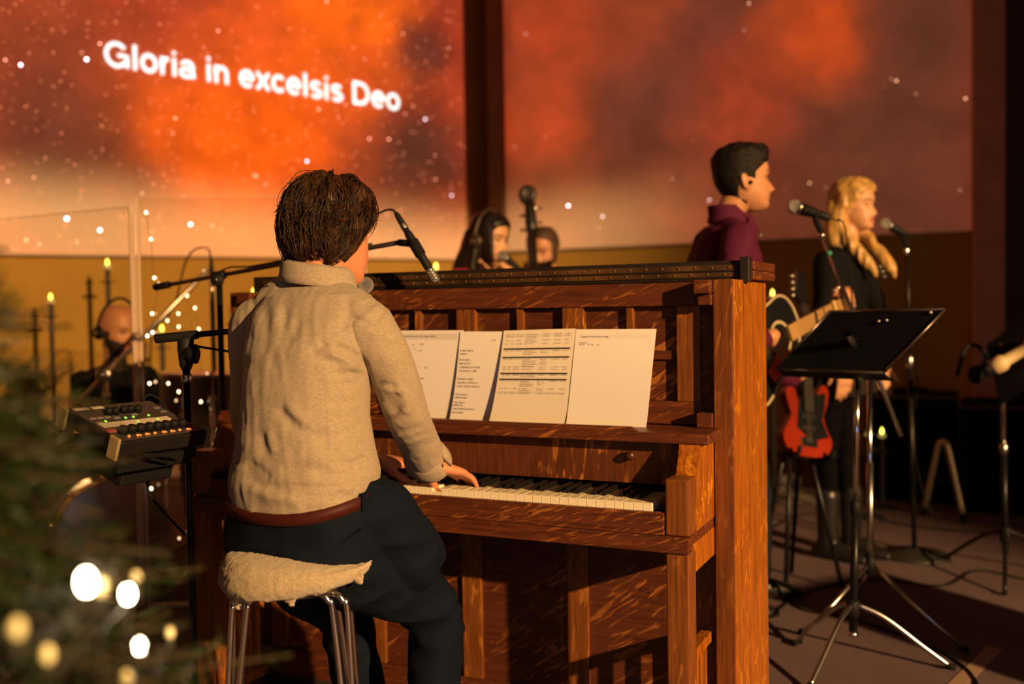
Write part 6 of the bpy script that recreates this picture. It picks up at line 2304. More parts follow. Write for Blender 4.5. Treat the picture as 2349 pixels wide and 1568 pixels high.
# cymbal boom: bright slanted tube on a stand
k0, k1 = P(172, 930, 4.70), P(476, 620, 4.66)
kp_ = P(256, 872, 4.69)
cym = empty('cymbal_stand', floor_at(kp_), 'chrome boom stand with long slanting arm in front of the drummer', 'cymbal stand')
kd = (k1 - k0).normalized()
kp_ = k0 + kd * (kp_ - k0).dot(kd)
MB().tube([k0, k1], 0.0105, 12).obj('boom_arm', mat('satin_chrome', (0.8, 0.74, 0.68), 0.38, 1.0), cym, True)
MB().rev(kp_ - CFv * 0.01, -CFv, [(0.030, 0), (0.036, 0.004), (0.036, 0.02), (0.028, 0.026)], 20).obj('tilter', M_STEEL, cym, True)
MB().rev(kp_ - CFv * 0.038, -CFv, [(0.008, 0), (0.008, 0.006), (0.004, 0.008)], 10).obj('wing_nut', M_CHROME, cym, True)
MB().tube([floor_at(kp_) + Z_ * 0.3, kp_ - Z_ * 0.03], 0.011, 12).obj('pole', M_STEEL, cym, True)
MB().rev(floor_at(kp_) + Z_ * (kp_.z - 0.12), Z_, [(0.012, 0), (0.017, 0.004), (0.017, 0.03), (0.012, 0.034)], 14).obj('height_clamp', M_CHROME, cym, True)
tripod(cym, kp_, 0.18, 0.30, 0.9, M_CHROME)
hh = P(486, 905, 4.3)
hat = empty('hardware_post', floor_at(hh), 'slim chrome drum hardware post beside the floor tom', 'stand')
MB().tube([floor_at(hh) + Z_ * 0.2, hh], 0.009, 12).obj('post', M_CHROME, hat, True)
MB().rev(hh - Z_ * 0.05, Z_, [(0.010, 0), (0.016, 0.004), (0.016, 0.04), (0.008, 0.05)], 14).obj('clamp', M_STEEL, hat, True)
tripod(hat, hh, 0.24, 0.22, 0.2, M_CHROME)
# overhead microphone on a tall black stand, lead arching off it
oa, ob = P(482, 588, 4.7), P(487, 690, 4.7)
ovs = empty('mic_stand', floor_at(ob), 'tall black stand with overhead microphone by the drums', 'mic stand')
MB().tube([floor_at(ob) + Z_ * 0.2, ob], 0.012, 12).obj('pole', M_BLACK, ovs, True)
tripod(ovs, ob, 0.28, 0.22, 1.9)
ovm = empty('pencil_microphone', ob, 'upright silver tipped pencil microphone with an arching lead by the drums', 'microphone')
MB().rev(ob, Z_, [(0.011, 0), (0.011, 0.10)], 14).obj('barrel', M_STEEL, ovm, True)
MB().rev(ob + Z_ * 0.10, Z_, [(0.0115, 0), (0.0115, 0.05), (0.006, 0.1), (0.004, 0.11)], 14).obj('plug', M_BLACKM, ovm, True)
MB().tube(smooth_path([oa, P(480, 574, 4.7), P(466, 567, 4.7), P(446, 573, 4.7), P(428, 595, 4.7), P(415, 640, 4.7), P(404, 690, 4.7), P(385, 725, 4.72), P(352, 760, 4.75), P(345, 830, 4.78), P(345, 980, 4.8)], 6), 0.0042, 8).obj('cable', M_RUBBER, ovm, True)

# candles on slim black floor stands
M_FLAME = mat('led_flame', (0.8, 0.7, 0.2), 0.5, emit=(1.0, 0.90, 0.10), estr=7.0)
M_WAXT = mat('candle_tip', (0.62, 0.55, 0.38), 0.6, emit=(1.0, 0.72, 0.2), estr=0.25)
M_CANDB = mat('candle_black', (0.012, 0.011, 0.012), 0.5)


def candle(px, py, z, label):
    """LED candle whose flame shows at the pixel, on a slim floor stand with a small drip dish"""
    c = P(px, py, z)
    k = z / 5.5
    e = empty('led_candle', floor_at(c), label, 'candle', 'lit candles on slim black stands')
    MB().rev(c - Z_ * 0.016 * k, Z_, [(0.003 * k, 0), (0.0065 * k, 0.006 * k), (0.0072 * k, 0.013 * k), (0.0045 * k, 0.024 * k), (0.001, 0.034 * k)], 12).obj('flame', M_FLAME, e, True)
    MB().rev(c - Z_ * 0.036 * k, Z_, [(0.013 * k, 0), (0.020 * k, 0.004 * k), (0.020 * k, 0.014 * k), (0.006 * k, 0.024 * k)], 16).obj('tip', M_WAXT, e, True)
    MB().rev((c.x, c.y, 0.012), Z_, [(0.0145 * k, 0), (0.0145 * k, 0.02), (0.0125 * k, c.z - 0.060 * k), (0.0125 * k, c.z - 0.050 * k)], 14).obj('stem', M_CANDB, e, True)
    MB().rev((c.x, c.y, c.z - 0.115 * k), Z_, [(0.013, 0), (0.042 * k, 0.004), (0.043 * k, 0.009), (0.013, 0.012)], 20).obj('drip_dish', M_CANDB, e, True)
    MB().rev((c.x, c.y, 0), Z_, [(0.085 * k, 0), (0.085 * k, 0.006), (0.03, 0.012), (0.02, 0.02)], 24).obj('base', M_CANDB, e, True)
    return e


candle(116, 680, 6.45, 'lit candle on a tall stand at the far left, above the tree')
candle(246, 601, 6.6, "lit candle on the tallest stand, rising behind the drummer's head")
candle(371, 752, 6.8, 'lit candle right of the drum shield edge, low among the fairy lights')
candle(582, 668, 7.1, "lit candle peeking over the pianist's left shoulder")
candle(455, 888, 4.75, 'lit candle below the floor tom skin')
candle(501, 990, 4.15, "lit candle nearest the pianist's left elbow")
candle(1000, 610, 7.3, 'lit candle showing just above the piano lid under the hanging microphone')
candle(1772, 671, 6.3, 'lit candle in the gap right of the piano lid, above the guitar')
candle(1993, 985, 5.5, 'left of two lit candles low beyond the music stand')
candle(2023, 988, 5.75, 'right of two lit candles low beyond the music stand')

# fairy lights
M_BULB = mat('fairy_bulb', (0.9, 0.8, 0.7), 0.4, emit=(1.0, 0.72, 0.42), estr=9.0)
M_BULBD = mat('fairy_bulb_dim', (0.9, 0.8, 0.7), 0.4, emit=(1.0, 0.6, 0.35), estr=2.2)
M_WIRE = mat('fairy_wire', (0.03, 0.03, 0.02), 0.6)


def strand(label, pts, rb=0.0046):
    """pts: (px, py, depth, brightness 0/1)"""
    ws = [P(p[0], p[1], p[2]) for p in pts]
    e = empty('fairy_lights', floor_at(ws[-1]), label, 'fairy lights', 'fairy light strands')
    path = []
    for a, b_ in zip(ws[:-1], ws[1:]):
        path += [a, (a + b_) / 2 - Z_ * 0.02]
    path += [ws[-1], Vector((ws[-1].x + 0.02, ws[-1].y, 0.01))]
    MB().tube(smooth_path(path, 4), 0.0011, 5).obj('wire', M_WIRE, e)
    for p, w in zip(pts, ws):
        if len(p) > 3 and p[3] < 0:
            continue
        MB().ball(w, (rb, rb, rb * 1.3), 10).obj('bulb', M_BULB if len(p) < 4 or p[3] else M_BULBD, e, True)
    return e


strand('strand of fairy lights hanging in front of the wall beside the overhead microphone', [(485, 609, 4.69), (469, 622, 4.68), (429, 678, 4.7), (447, 706, 4.7), (409, 719, 4.7), (384, 735, 4.7), (410, 749, 4.7), (456, 754, 4.7)])
strand('strand of fairy lights hanging along the drum shield edge', [(335, 487, 3.99), (346, 548, 3.99), (354, 637, 4.0), (364, 650, 4.0, 0), (349, 719, 4.0), (350, 762, 4.0), (338, 770, 4.0), (343, 879, 4.0)])
strand('strand of fairy lights looped below the floor tom', [(357, 875, 4.3, 0), (386, 879, 4.3), (410, 898, 4.3), (404, 918, 4.3, 0), (461, 921, 4.3), (475, 856, 4.3, 0), (445, 999, 4.2), (434, 1083, 4.0), (347, 1120, 4.0), (411, 1234, 4.0, 0), (443, 1172, 4.0, 0)])

# ---------------------------------------------------------------- foreground Christmas tree, close to the lens
M_NEED = mat('fir_needles', (0.011, 0.024, 0.001), 0.5, var=0.5, vscale=14)
M_BARK = mat('fir_bark', (0.06, 0.035, 0.02), 0.9)
tbx = P(-385, 1000, 0.90)
tree = empty('christmas_tree', floor_at(tbx), 'bushy green Christmas tree with small lights, out of focus at the left edge', 'tree')
TB = floor_at(tbx)
TH = 1.52
MB().tube([TB, TB + Z_ * 0.7, TB + Z_ * TH], [0.035, 0.024, 0.004], 10).obj('trunk', M_BARK, tree, True)
rt = random.Random(21)
nv, nf = [], []
tips = []
bm_ = MB()
for i in range(860):
    h = 0.45 + (TH - 0.47) * (rt.random() ** 0.8)
    rad = (0.50 * (TH + 0.02 - h) + 0.02) * rt.uniform(0.6, 1.05)
    a = rt.uniform(0, 2 * math.pi)
    if h < 0.35 and rt.random() < 0.5:
        continue
    d = Vector((math.cos(a), math.sin(a), 0))
    p0 = TB + Z_ * h
    droop = rt.uniform(-0.10, 0.22)
    path = []
    for k in range(7):
        t = k / 6
        path.append(p0 + d * rad * t + Z_ * (droop * rad * t - 0.25 * rad * t * t + 0.12 * rad * t ** 3) + Vector((0, 0, 0.012 * math.sin(i + 4 * t))))
    bm_.tube(path, [0.0035 * (1 - 0.7 * k / 6) for k in range(7)], 4, False)
    tips.append(path[-1])
    # needles along the branch and along two side twigs
    segs = [path]
    for s in (-1, 1):
        for tt_ in (2, 3, 4):
            if rt.random() < 0.75:
                q0 = path[tt_]
                sd = (d.cross(Z_) * s * 0.8 + d * 0.7 + Z_ * rt.uniform(-0.2, 0.2)).normalized()
                ln = rad * rt.uniform(0.16, 0.34)
                segs.append([q0 + sd * ln * k / 3 for k in range(4)])
    for sg in segs:
        tot = sum((sg[k + 1] - sg[k]).length for k in range(len(sg) - 1))
        cnt = int(tot / 0.0050)
        for c in range(cnt):
            t = c / max(cnt, 1) * (len(sg) - 1)
            k = min(int(t), len(sg) - 2)
            q = sg[k].lerp(sg[k + 1], t - k)
            ax_ = (sg[k + 1] - sg[k]).normalized()
            o1 = ax_.orthogonal().normalized()
            an = rt.uniform(0, 2 * math.pi)
            o1 = o1 * math.cos(an) + ax_.cross(o1) * math.sin(an)
            nd_ = (o1 * 0.85 + ax_ * 0.6).normalized()
            ln = rt.uniform(0.016, 0.028)
            w_ = ax_.cross(nd_).normalized() * 0.0021
            o = len(nv)
            nv += [q - w_, q + w_, q + nd_ * ln]
            nf.append((o, o + 1, o + 2))
bm_.obj('branches', M_BARK, tree, kind='stuff')
me = bpy.data.meshes.new('needles')
me.from_pydata([tuple(p) for p in nv], [], nf)
me.update()
o = link('needles', me, tree, M_NEED)
o['kind'] = 'stuff'
M_TBULB = mat('tree_bulb', (0.9, 0.8, 0.6), 0.4, emit=(1.0, 0.78, 0.50), estr=60.0)
M_NEEDGLOW = mat('lit_needle_glow', (0.9, 0.8, 0.5), 0.4, emit=(0.62, 0.48, 0.02), estr=0.42)  # no bulbs: a glow standing in for needles lit nearby
wirep = []
for (px, py, z, br) in ((198, 1335, 0.74, 1), (293, 1362, 0.92, 1), (320, 1481, 1.02, 1), (232, 1345, 0.76, 0), (110, 1500, 0.74, 0), (290, 1555, 0.85, 0), (40, 1440, 0.66, 0), (312, 1325, 0.95, 0), (390, 1450, 1.08, 0)):
    q = P(px, py, z)
    bl = MB().ball(q, (0.0052, 0.0052, 0.0085) if br else (0.0045, 0.0045, 0.007), 10).obj('bulb_or_needle_glow', (M_NEEDGLOW, M_TBULB)[br], tree, True)
    MB().tube([q - Z_ * 0.007, q - Z_ * 0.018], 0.0035, 8).obj('bulb_socket', M_WIRE, bl)
    wirep.append(q - Z_ * 0.018)
wirep.sort(key=lambda q: q.z)
MB().tube(smooth_path(wirep, 4), 0.0012, 5).obj('light_wire', M_WIRE, tree)

# ---------------------------------------------------------------- stage right: stands, microphones, gear
# man's boom microphone
pB = floor_at(floor_px(2003, 1462))
mh, mt = P(1822, 474, 3.74), P(1905, 500, 3.70)
handheld_mic('vocal_microphone', 'stage microphone in front of the plum shirted singer', mh, mt, 0.0275,
             tailcable=[P(1925, 502, 3.68), P(1938, 520, 3.66), P(1946, 580, 3.66), P(1952, 660, 3.66), P(1962, 760, 3.66)])
bs0, bs1 = P(1872, 505, 3.70), P(2068, 1000, 3.46)
ms1 = empty('boom_stand', pB, "boom stand with long sloping arm for the plum shirted singer's microphone", 'mic stand')
dB = (bs1 - bs0).normalized()
pvB = bs0 + dB * ((bs1 - bs0).length * 0.64)
pB = floor_at(pvB)
MB().tube([bs0 + dB * 0.03, bs1], 0.0075, 12).obj('boom_arm', M_STEEL, ms1, True)
MB().rev(bs0 + dB * 0.13, dB, [(0.008, 0), (0.0095, 0.002), (0.0095, 0.012), (0.008, 0.014)], 12).obj('green_tape', mat('green_tape', (0.02, 0.30, 0.16), 0.5), ms1, True)
MB().tube([bs0 + dB * 0.05, bs0, mh + (mt - mh) * 0.62], [0.010, 0.013, 0.014], 12).obj('mic_clip', M_RUBBER, ms1, True)
MB().rev(bs0 + dB * 0.055, dB, [(0.010, 0), (0.0115, 0.002), (0.0115, 0.014), (0.009, 0.016)], 12).obj('thread_ring', M_CHROME, ms1, True)
clutch(ms1, pvB, dB, M_BLACKM)
MB().tube([pB + Z_ * 0.24, pvB - Z_ * 0.02], 0.010, 12).obj('pole', M_CHROME, ms1, True)
MB().tube([pB + Z_ * 0.24, pB + Z_ * 0.62], 0.0125, 12).obj('lower_pole', M_STEEL, ms1, True)
tripod(ms1, pB, 0.32, 0.25, -0.25, M_STEEL)

# front music stand
mbp = floor_at(floor_px(1957, 1522))
TLs, TRs, BLs = P(1903, 714, 3.40), P(2168, 709, 3.08), P(1780, 846, 3.46)
BRs = TRs + (BLs - TLs)
ms2 = empty('music_stand', mbp, 'black music stand with wide desk and tripod foot, right of the piano', 'music stand')
M_DESK = mat('desk_black', (0.006, 0.0065, 0.008), 0.5, spec=0.15)
dn = (TRs - TLs).cross(BLs - TLs).normalized()
if dn.dot(CFv) > 0:
    dn = -dn
MB().prism([TLs, TRs, BRs, BLs], -dn * 0.003).obj('desk', M_DESK, ms2)
eu, ev = (TRs - TLs).normalized(), (BLs - TLs).normalized()
for a, b_ in ((TLs, TRs), (TLs, BLs), (TRs, BRs), (BLs, BRs)):
    MB().tube([a, b_], 0.0045, 8).obj('desk_rim', mat('desk_rim', (0.16, 0.13, 0.11), 0.3, 0.9), ms2, True)
MB().prism([BLs, BRs, BRs - dn * 0.06, BLs - dn * 0.06], ev * 0.003).obj('desk_ledge', M_DESK, ms2)
dcx = (TLs + TRs + BLs + BRs) / 4
ptop = P(1968, 806, 3.29)
MB().tube([dcx + dn * 0.002, dcx + dn * 0.05, ptop], [0.013, 0.014, 0.012], 12).obj('tilt_neck', M_BLACKM, ms2, True)
for (px, py) in ((2016, 737), (2034, 735), (2135, 717)):
    q = on_plane(px, py, TLs + dn * 0.001, dn)
    MB().ball(q + dn * 0.002, 0.006, 8).obj('desk_rivet', M_STEEL, ms2, True)
mb_top = Vector((ptop.x, ptop.y, ptop.z))
mbp = Vector((mbp.x, mbp.y, 0))
MB().tube([mbp + Z_ * 0.10, mbp + (mb_top - mbp) * 0.5], 0.0135, 14).obj('lower_pole', M_BLACK, ms2, True)
MB().tube([mbp + (mb_top - mbp) * 0.5, mb_top], 0.010, 14).obj('upper_pole', M_CHROME, ms2, True)
MB().rev(mbp + (mb_top - mbp) * 0.5, Z_, [(0.0140, -0.02), (0.017, -0.015), (0.017, 0.02), (0.012, 0.025)], 14).obj('height_collar', M_BLACKM, ms2, True)
MB().rev(ptop - CFv * 0.012 - CRv * 0.006, -CFv, [(0.012, 0), (0.016, 0.006), (0.012, 0.018)], 14).obj('tilt_knob', M_BRASS, ms2, True)
for k in range(3):
    a = 0.2 + k * 2.0944
    d = Vector((math.cos(a), math.sin(a), 0))
    lg = MB().tube(smooth_path([mbp + Z_ * 0.20 + d * 0.012, mbp + d * 0.10 + Z_ * 0.16, mbp + d * 0.22 + Z_ * 0.07, mbp + d * 0.30 + Z_ * 0.012], 5), 0.0085, 10).obj('leg', M_STEEL, ms2, True)
    MB().tube([mbp + d * 0.285 + Z_ * 0.017, mbp + d * 0.315 + Z_ * 0.011], 0.0105, 10).obj('rubber_foot', M_RUBBER, lg, True)
MB().rev(mbp + Z_ * 0.16, Z_, [(0.015, 0), (0.022, 0.006), (0.022, 0.05), (0.015, 0.056)], 14).obj('hub', M_BLACKM, ms2, True)
MB().ball(mbp + Z_ * 0.10, (0.018, 0.018, 0.014), 12).obj('pole_tip', M_CHROME, ms2, True)

# woman's microphone on a round-based stand
wb = floor_at(floor_px(2098, 1275))
wh, wt = P(2030, 513, 4.58), P(2086, 541, 4.58)
handheld_mic('vocal_microphone', 'stage microphone in front of the blonde singer', wh, wt, 0.026,
             tailcable=[P(2112, 546, 4.58), P(2116, 600, 4.60), P(2108, 800, 4.62), P(2098, 1000, 4.64), P(2112, 1110, 4.6), P(2145, 1190, 4.6)])
ws = empty('mic_stand', wb, "straight stand with round iron base for the blonde singer's microphone", 'mic stand')
wtop = P(2080, 560, 4.6)
MB().tube([wtop - Z_ * 0.02, wtop, wt + (wh - wt) * 0.35], [0.010, 0.012, 0.013], 12).obj('mic_clip', M_RUBBER, ws, True)
MB().tube([wb + Z_ * 0.02, wb + (wtop - wb) * 0.62], 0.0115, 12).obj('lower_pole', M_BLACK, ws, True)
MB().tube([wb + (wtop - wb) * 0.62, wtop], 0.008, 12).obj('upper_pole', M_BLACK, ws, True)
MB().rev(wb + (wtop - wb) * 0.62, Z_, [(0.012, -0.02), (0.017, -0.012), (0.017, 0.03), (0.010, 0.04)], 14).obj('height_clutch', M_STEEL, ws, True)
MB().rev(wtop - Z_ * 0.05, Z_, [(0.009, 0), (0.0105, 0.003), (0.0105, 0.03), (0.008, 0.035)], 12).obj('thread_ring', M_CHROME, ws, True)
MB().rev(wb, Z_, [(0.155, 0), (0.16, 0.006), (0.155, 0.014), (0.05, 0.026), (0.018, 0.04)], 36).obj('round_base', mat('iron_base', (0.03, 0.032, 0.026), 0.5, 0.3), ws, True)

# second music stand cut by the right edge
s2 = floor_at(floor_px(2306, 1322))
ms3 = empty('music_stand', s2, 'second music stand cut off by the right edge, pale clip on light on its desk', 'music stand')
t2_ = P(2300, 792, 4.30)
MB().tube([s2 + Z_ * 0.10, s2 + (t2_ - s2) * 0.55], 0.0135, 12).obj('lower_pole', M_BLACK, ms3, True)
MB().tube([s2 + (t2_ - s2) * 0.55, t2_], 0.011, 12).obj('upper_pole', M_CHROME, ms3, True)
MB().rev(s2 + (t2_ - s2) * 0.55, Z_, [(0.014, -0.02), (0.018, -0.014), (0.018, 0.02), (0.012, 0.026)], 14).obj('height_collar', M_STEEL, ms3, True)
MB().ball(t2_, (0.017, 0.017, 0.017), 12).obj('tilt_knob', M_BRASS, ms3, True)
q0, q1, q2 = P(2262, 792, 4.35), P(2430, 660, 4.15), P(2470, 800, 4.0)
n3 = (q1 - q0).cross(q2 - q0).normalized()
MB().prism([q0, q1, q1 + (q2 - q1) * 1.0, q0 + (q2 - q1)], n3 * 0.004).obj('desk', M_DESK, ms3)
MB().tube([t2_, P(2325, 780, 4.26), (q0 + q2) / 2], 0.012, 10).obj('tilt_neck', M_BLACKM, ms3, True)
MB().rev(P(2275, 846, 4.20), (P(2360, 795, 4.15) - P(2275, 846, 4.20)), [(0.020, 0), (0.034, 0.01), (0.036, 0.05), (0.030, 0.06), (0.024, 0.07), (0.024, 0.16), (0.034, 0.17), (0.034, 0.2)], 20).obj('clip_light', mat('clip_light_cream', (0.60, 0.46, 0.24), 0.5), ms3, True, 'cream clip on light')
for k in range(3):
    a = 0.5 + k * 2.0944
    d = Vector((math.cos(a), math.sin(a), 0))
    lg = MB().tube(smooth_path([s2 + Z_ * 0.20 + d * 0.012, s2 + d * 0.12 + Z_ * 0.15, s2 + d * 0.30 + Z_ * 0.012], 5), 0.009, 10).obj('leg', M_BLACK, ms3, True)
    MB().tube([s2 + d * 0.285 + Z_ * 0.017, s2 + d * 0.315 + Z_ * 0.011], 0.0105, 10).obj('rubber_foot', M_RUBBER, lg, True)
MB().rev(s2 + Z_ * 0.15, Z_, [(0.015, 0), (0.022, 0.006), (0.022, 0.06), (0.015, 0.066)], 14).obj('hub', M_BLACKM, ms3, True)
# dark plant-like cluster of cable and headset hung on the second stand
hs3 = empty('headset', P(2255, 840, 4.45), 'dark headset hanging on the second music stand', 'headphones')
MB().tube(smooth_path([P(2195, 862, 4.45), P(2215, 800, 4.45), P(2245, 795, 4.45), P(2265, 830, 4.45), P(2250, 865, 4.45)], 6), 0.010, 10).obj('headband', M_BLACKM, hs3, True)
for (px, py) in ((2232, 858), (2262, 842)):
    MB().rev(P(px, py, 4.45), -CFv + CRv * 0.5, [(0.03, 0), (0.042, 0.006), (0.042, 0.03), (0.02, 0.04)], 20).obj('ear_cup', M_BLACKM, hs3, True)
MB().tube([P(2263, 812, 4.42), P(2280, 815, 4.42), P(2294, 812, 4.40)], [0.010, 0.012, 0.006], 10).obj('green_tag', mat('green_tag', (0.05, 0.30, 0.02), 0.6), hs3, True)
MB().tube([P(2262, 842, 4.45), t2_ - Z_ * 0.06], 0.006, 8).obj('hook', M_BLACKM, hs3)

# red sunburst guitar on a stand, behind the singers
m_, nt, N, L, b = new_mat('red_sunburst')
tc = N.new('ShaderNodeTexCoord')
gr = N.new('ShaderNodeTexNoise')
gr.inputs['Scale'].default_value = 3.0
L.new(tc.outputs['Object'], gr.inputs['Vector'])
r = N.new('ShaderNodeValToRGB')
r.color_ramp.elements[0].color = (0.10, 0.007, 0.004, 1)
r.color_ramp.elements[1].color = (0.34, 0.030, 0.008, 1)
L.new(gr.outputs['Fac'], r.inputs['Fac'])
L.new(r.outputs['Color'], b.inputs['Base Color'])
b.inputs['Roughness'].default_value = 0.2
M_SUN = m_
rc = P(1845, 992, 4.15)
rg_ = empty('electric_guitar', floor_at(rc), 'red sunburst guitar on a low stand behind the music stand', 'guitar')
RU = (CUv * 0.94 + CRv * 0.05 + CFv * 0.3).normalized()
RN_ = (-CFv * 0.9 + CRv * 0.35)
RN_ = (RN_ - RU * RN_.dot(RU)).normalized()
RB = RU.cross(RN_)
if RB.dot(CRv) < 0:
    RB = -RB
eo = [(-0.16, 0.0), (-0.155, 0.07), (-0.12, 0.13), (-0.06, 0.145), (0.0, 0.115), (0.04, 0.095), (0.09, 0.11), (0.15, 0.125), (0.185, 0.10), (0.17, 0.07), (0.11, 0.05), (0.10, 0.0), (0.11, -0.05), (0.18, -0.075), (0.215, -0.105), (0.19, -0.135), (0.12, -0.125), (0.05, -0.10), (-0.01, -0.115), (-0.07, -0.145), (-0.13, -0.12), (-0.155, -0.06)]
eol = smooth_path([Vector((a, -b_, 0)) for a, b_ in eo + [eo[0]]], 3)[:-1]
rc = rc + Z_ * 0.03


def rp(a, b_, h=0.0):
    return rc + RU * a * 0.85 + RB * b_ * 0.85 + RN_ * h


MB().prism([rp(p.x, p.y, -0.02) for p in eol], RN_ * 0.042).obj('body', M_SUN, rg_)
MB().prism([rp(-0.05, 0.125, 0.022), rp(0.03, 0.088, 0.022), rp(0.10, 0.108, 0.022), rp(0.175, 0.118, 0.022), rp(0.16, 0.06, 0.022), rp(0.11, -0.05, 0.022), rp(-0.02, -0.065, 0.022), rp(-0.08, 0.02, 0.022)], RN_ * 0.002).obj('pick_guard', M_GTR, rg_)
MB().prism([rp(0.06, 0.027, 0.02), rp(0.06, -0.027, 0.02), rp(0.62, -0.021, 0.02), rp(0.62, 0.021, 0.02)], RN_ * 0.018).obj('neck', M_DKW, rg_)
MB().prism([rp(0.62, 0.022, 0.02), rp(0.62, -0.022, 0.02), rp(0.66, -0.05, 0.016), rp(0.80, -0.03, 0.01), rp(0.80, 0.02, 0.01)], RN_ * 0.014).obj('headstock', M_GTR, rg_)
for k in range(4):
    MB().ball(rp(0.66 + 0.035 * k, -0.06, 0.02), 0.011, 10).obj('tuning_peg', M_STEEL, rg_, True)
for k in range(2):
    MB().obox(rp(-0.02 + 0.06 * k, 0, 0.026), RB * 0.035, RU * 0.012, RN_ * 0.004, 0.002).obj('pickup', M_BLACKM, rg_)
MB().obox(rp(-0.09, 0, 0.026), RB * 0.04, RU * 0.02, RN_ * 0.005, 0.002).obj('bridge', M_CHROME, rg_)
for k in range(4):
    MB().tube([rp(-0.09, -0.015 + k * 0.01, 0.034), rp(0.62, -0.012 + k * 0.008, 0.04)], 0.0011, 5).obj('string', M_STEEL, rg_)
gs = empty('guitar_stand', floor_at(rp(-0.16, 0)), 'low black folding stand under the red guitar', 'stand')
for s in (-1, 1):
    MB().tube([rp(0.05, s * 0.03, -0.05), floor_at(rp(-0.18, s * 0.17, 0.05)) + Z_ * 0.012], 0.010, 10).obj('leg', M_BLACK, gs, True)
    MB().tube([floor_at(rp(0, s * 0.10, -0.2)) + Z_ * 0.012, rp(0.05, s * 0.03, -0.05)], 0.010, 10).obj('leg', M_BLACK, gs, True)
    MB().tube([rp(-0.14, s * 0.10, -0.05), rp(-0.165, s * 0.10, 0.06), rp(-0.13, s * 0.10, 0.075)], 0.010, 8).obj('cradle_arm', M_RUBBER, gs, True)

# A-frame keyboard stand foot and the dark cases by the wall
af = empty('folding_stand', floor_px(2160, 1140), 'pale metal A-frame stand in front of the black case', 'stand')
aA, aT, aB = floor_px(2118, 1182), P(2146, 1012, 5.0), floor_px(2212, 1200)
aT = Vector(((aA.x + aB.x) / 2, (aA.y + aB.y) / 2, 0.0)) + Z_ * 0.42
M_PALE = mat('brushed_alloy', (0.45, 0.36, 0.24), 0.4, 0.6)
dAB = (aB - aA).normalized()
MB().tube(smooth_path([aA + Z_ * 0.012, aT - dAB * 0.035 - Z_ * 0.05, aT - dAB * 0.010, aT + dAB * 0.010, aT + dAB * 0.035 - Z_ * 0.05, aB + Z_ * 0.012], 5), 0.016, 12).obj('frame_tube', M_PALE, af, True)
for q in (aA, aB):
    MB().tube([q + Z_ * 0.002, q + Z_ * 0.03 + (aT - q) * 0.06], 0.019, 10).obj('rubber_foot', M_RUBBER, af, True)
MB().tube([aT - Z_ * 0.2 - dAB * 0.09, aT - Z_ * 0.2 + dAB * 0.09], 0.009, 8).obj('cross_bar', M_BLACKM, af, True)


def road_case(name, label, x0, x1, y0, y1, h):
    e = empty(name, ((x0 + x1) / 2, (y0 + y1) / 2, 0), label, 'case')
    mm = mat('case_black', (0.004, 0.004, 0.0045), 0.8, spec=0.08)
    MB().box(x0, x1, y0, y1, 0.02, h, 0.012).obj('cabinet', mm, e)
    MB().box(x0 + 0.04, x1 - 0.04, y0 - 0.006, y0 + 0.004, 0.08, h - 0.06, 0.002).obj('grille_cloth', mat('grille_cloth', (0.004, 0.004, 0.004), 0.95, spec=0.05), e)
    MB().box(x0 - 0.001, x1 + 0.001, y0 - 0.004, y0 + 0.012, h - 0.012, h + 0.002, 0.002).obj('edge_trim', mat('edge_trim', (0.09, 0.05, 0.04), 0.6), e)
    for xx in (x0 + 0.03, x1 - 0.03):
        for yy in (y0 + 0.03, y1 - 0.03):
            MB().rev((xx, yy, 0), Z_, [(0.02, 0), (0.024, 0.01), (0.02, 0.02)], 12).obj('foot', M_RUBBER, e)
    MB().tube(smooth_path([((x0 + x1) / 2 - 0.1, (y0 + y1) / 2, h), ((x0 + x1) / 2 - 0.07, (y0 + y1) / 2, h + 0.025), ((x0 + x1) / 2 + 0.07, (y0 + y1) / 2, h + 0.025), ((x0 + x1) / 2 + 0.1, (y0 + y1) / 2, h)], 4), 0.010, 8).obj('handle', M_RUBBER, e, True)
    return e


cA = PA(2050, 1100, 1, 4.2)
road_case('amplifier', 'black speaker cabinet by the wall behind the candles', PA(1985, 1100, 1, 4.1).x, PA(2195, 1100, 1, 4.1).x, 4.1, 4.6, 0.63)
road_case('amplifier', 'wide black speaker cabinet by the wall at the far right', PA(2200, 1100, 1, 3.9).x, PA(2420, 1100, 1, 3.9).x + 0.3, 3.9, 4.5, 0.60)

# coil of cable and effects pedals on the carpet behind the piano
cc = floor_px(1830, 1150)
coil = empty('cable_coil', cc, 'loose coil of cable with pedals on the carpet right of the piano', 'cable')
pts_ = []
for i in range(60):
    a = i * 0.52
    r_ = 0.13 + 0.02 * math.sin(i * 1.7)
    pts_.append(cc + Vector((math.cos(a) * r_, math.sin(a) * r_ * 0.8, 0.010 + 0.012 * (i // 12) + 0.008 * math.sin(i * 2.1))))
MB().tube(smooth_path(pts_, 3), 0.006, 6).obj('cable', mat('grey_cable', (0.12, 0.10, 0.075), 0.6), coil, True)
pd = floor_px(1835, 1128)
ped = empty('effects_pedal', pd, 'small metal effects pedal on the carpet by the cable coil', 'pedal')
MB().obox(pd + Z_ * 0.03 + CFh * 0.25, CRh * 0.07, CFh * 0.05, Z_ * 0.028, 0.006).obj('housing', M_STEEL, ped)
for s in (-1, 1):
    MB().rev(pd + Z_ * 0.058 + CFh * 0.25 + CRh * 0.03 * s, Z_, [(0.012, 0), (0.011, 0.014), (0.004, 0.016)], 12).obj('knob', M_CHROME, ped, True)

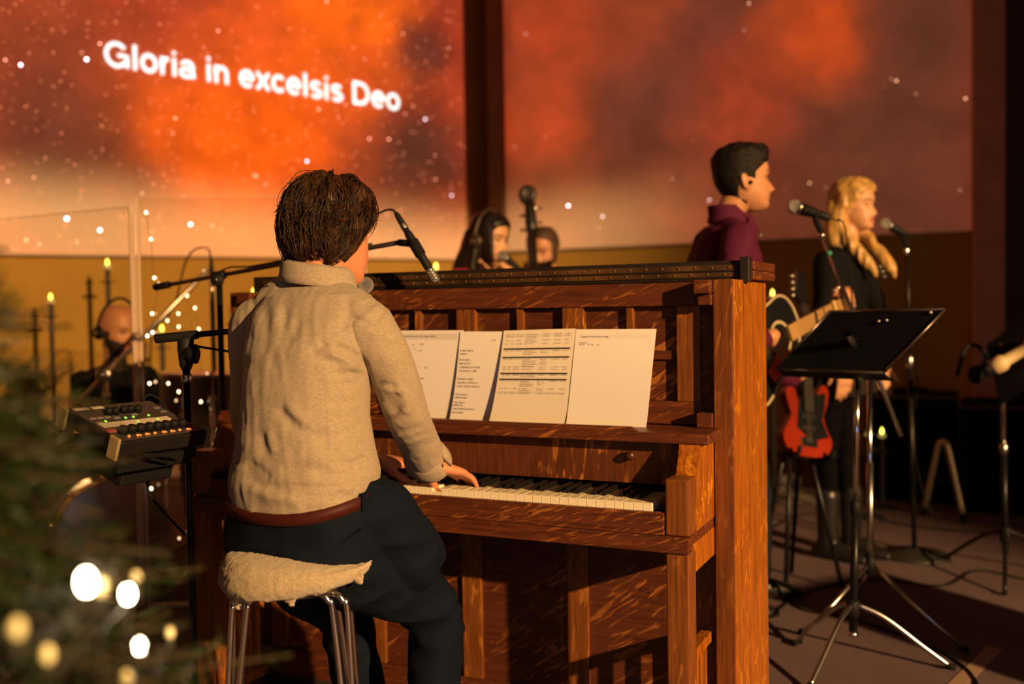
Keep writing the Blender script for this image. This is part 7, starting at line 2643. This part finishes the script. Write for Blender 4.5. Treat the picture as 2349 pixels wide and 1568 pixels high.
# leads lying across the carpet
for lab, pts in (('black lead curving across the carpet under the front music stand', [(1765, 1330), (1830, 1395), (1950, 1420), (2100, 1470), (2210, 1530), (2260, 1600)]),
                 ('black lead lying on the carpet behind the singers', [(1762, 1215), (1850, 1180), (1990, 1190), (2150, 1215), (2349, 1225)]),
                 ('black lead running between the two microphone stands', [(1760, 1420), (1850, 1360), (2000, 1330), (2160, 1345), (2240, 1310), (2349, 1330)])):
    w = [floor_px(*p) + Z_ * 0.004 for p in pts]
    o = MB().tube(smooth_path(w, 8), 0.0045, 6).obj('floor_cable', M_RUBBER, None, True)
    tag(o, lab, 'cable', 'leads on the carpet')
# lit strip of the stage carpet, its brightness painted as a flat tan band
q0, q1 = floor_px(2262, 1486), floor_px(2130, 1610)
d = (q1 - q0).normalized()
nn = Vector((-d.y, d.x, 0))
o = MB().prism([q0 - d * 0.02 + Z_ * 0.001, q1 + d * 0.6 + Z_ * 0.001, q1 + d * 0.6 + nn * 0.05 + Z_ * 0.001, q0 + nn * 0.05 - d * 0.02 + Z_ * 0.001], Z_ * 0.0012).obj('lit_floor_strip', mat('tan_lit_strip', (0.30, 0.20, 0.14), 0.85))
tag(o, 'tan strip painted as lit carpet at the lower right', 'painted light')

# unseen box added beyond the right edge to cast the carpet's long shadow
ld_ = Vector((0.815, -0.58, 0.0))
pd_ = Vector((0.58, 0.815, 0.0))
lc = Vector((2.93, 0.52, 0.0))
ls = empty('blocker', lc, 'tall black loudspeaker added out of view to shade the carpet', 'blocker')
MB().obox(lc + Z_ * 0.455, pd_ * 0.27, ld_ * 0.2, Z_ * 0.44, 0.012).obj('cabinet', M_BLACKM, ls)
MB().obox(lc + Z_ * 0.455 + ld_ * 0.203, pd_ * 0.24, ld_ * 0.004, Z_ * 0.41, 0.003).obj('grille', M_RUBBER, ls)
for sx in (-1, 1):
    for sy in (-1, 1):
        MB().rev(lc + pd_ * 0.22 * sx + ld_ * 0.15 * sy, Z_, [(0.02, 0), (0.022, 0.008), (0.02, 0.016)], 12).obj('foot', M_RUBBER, ls)
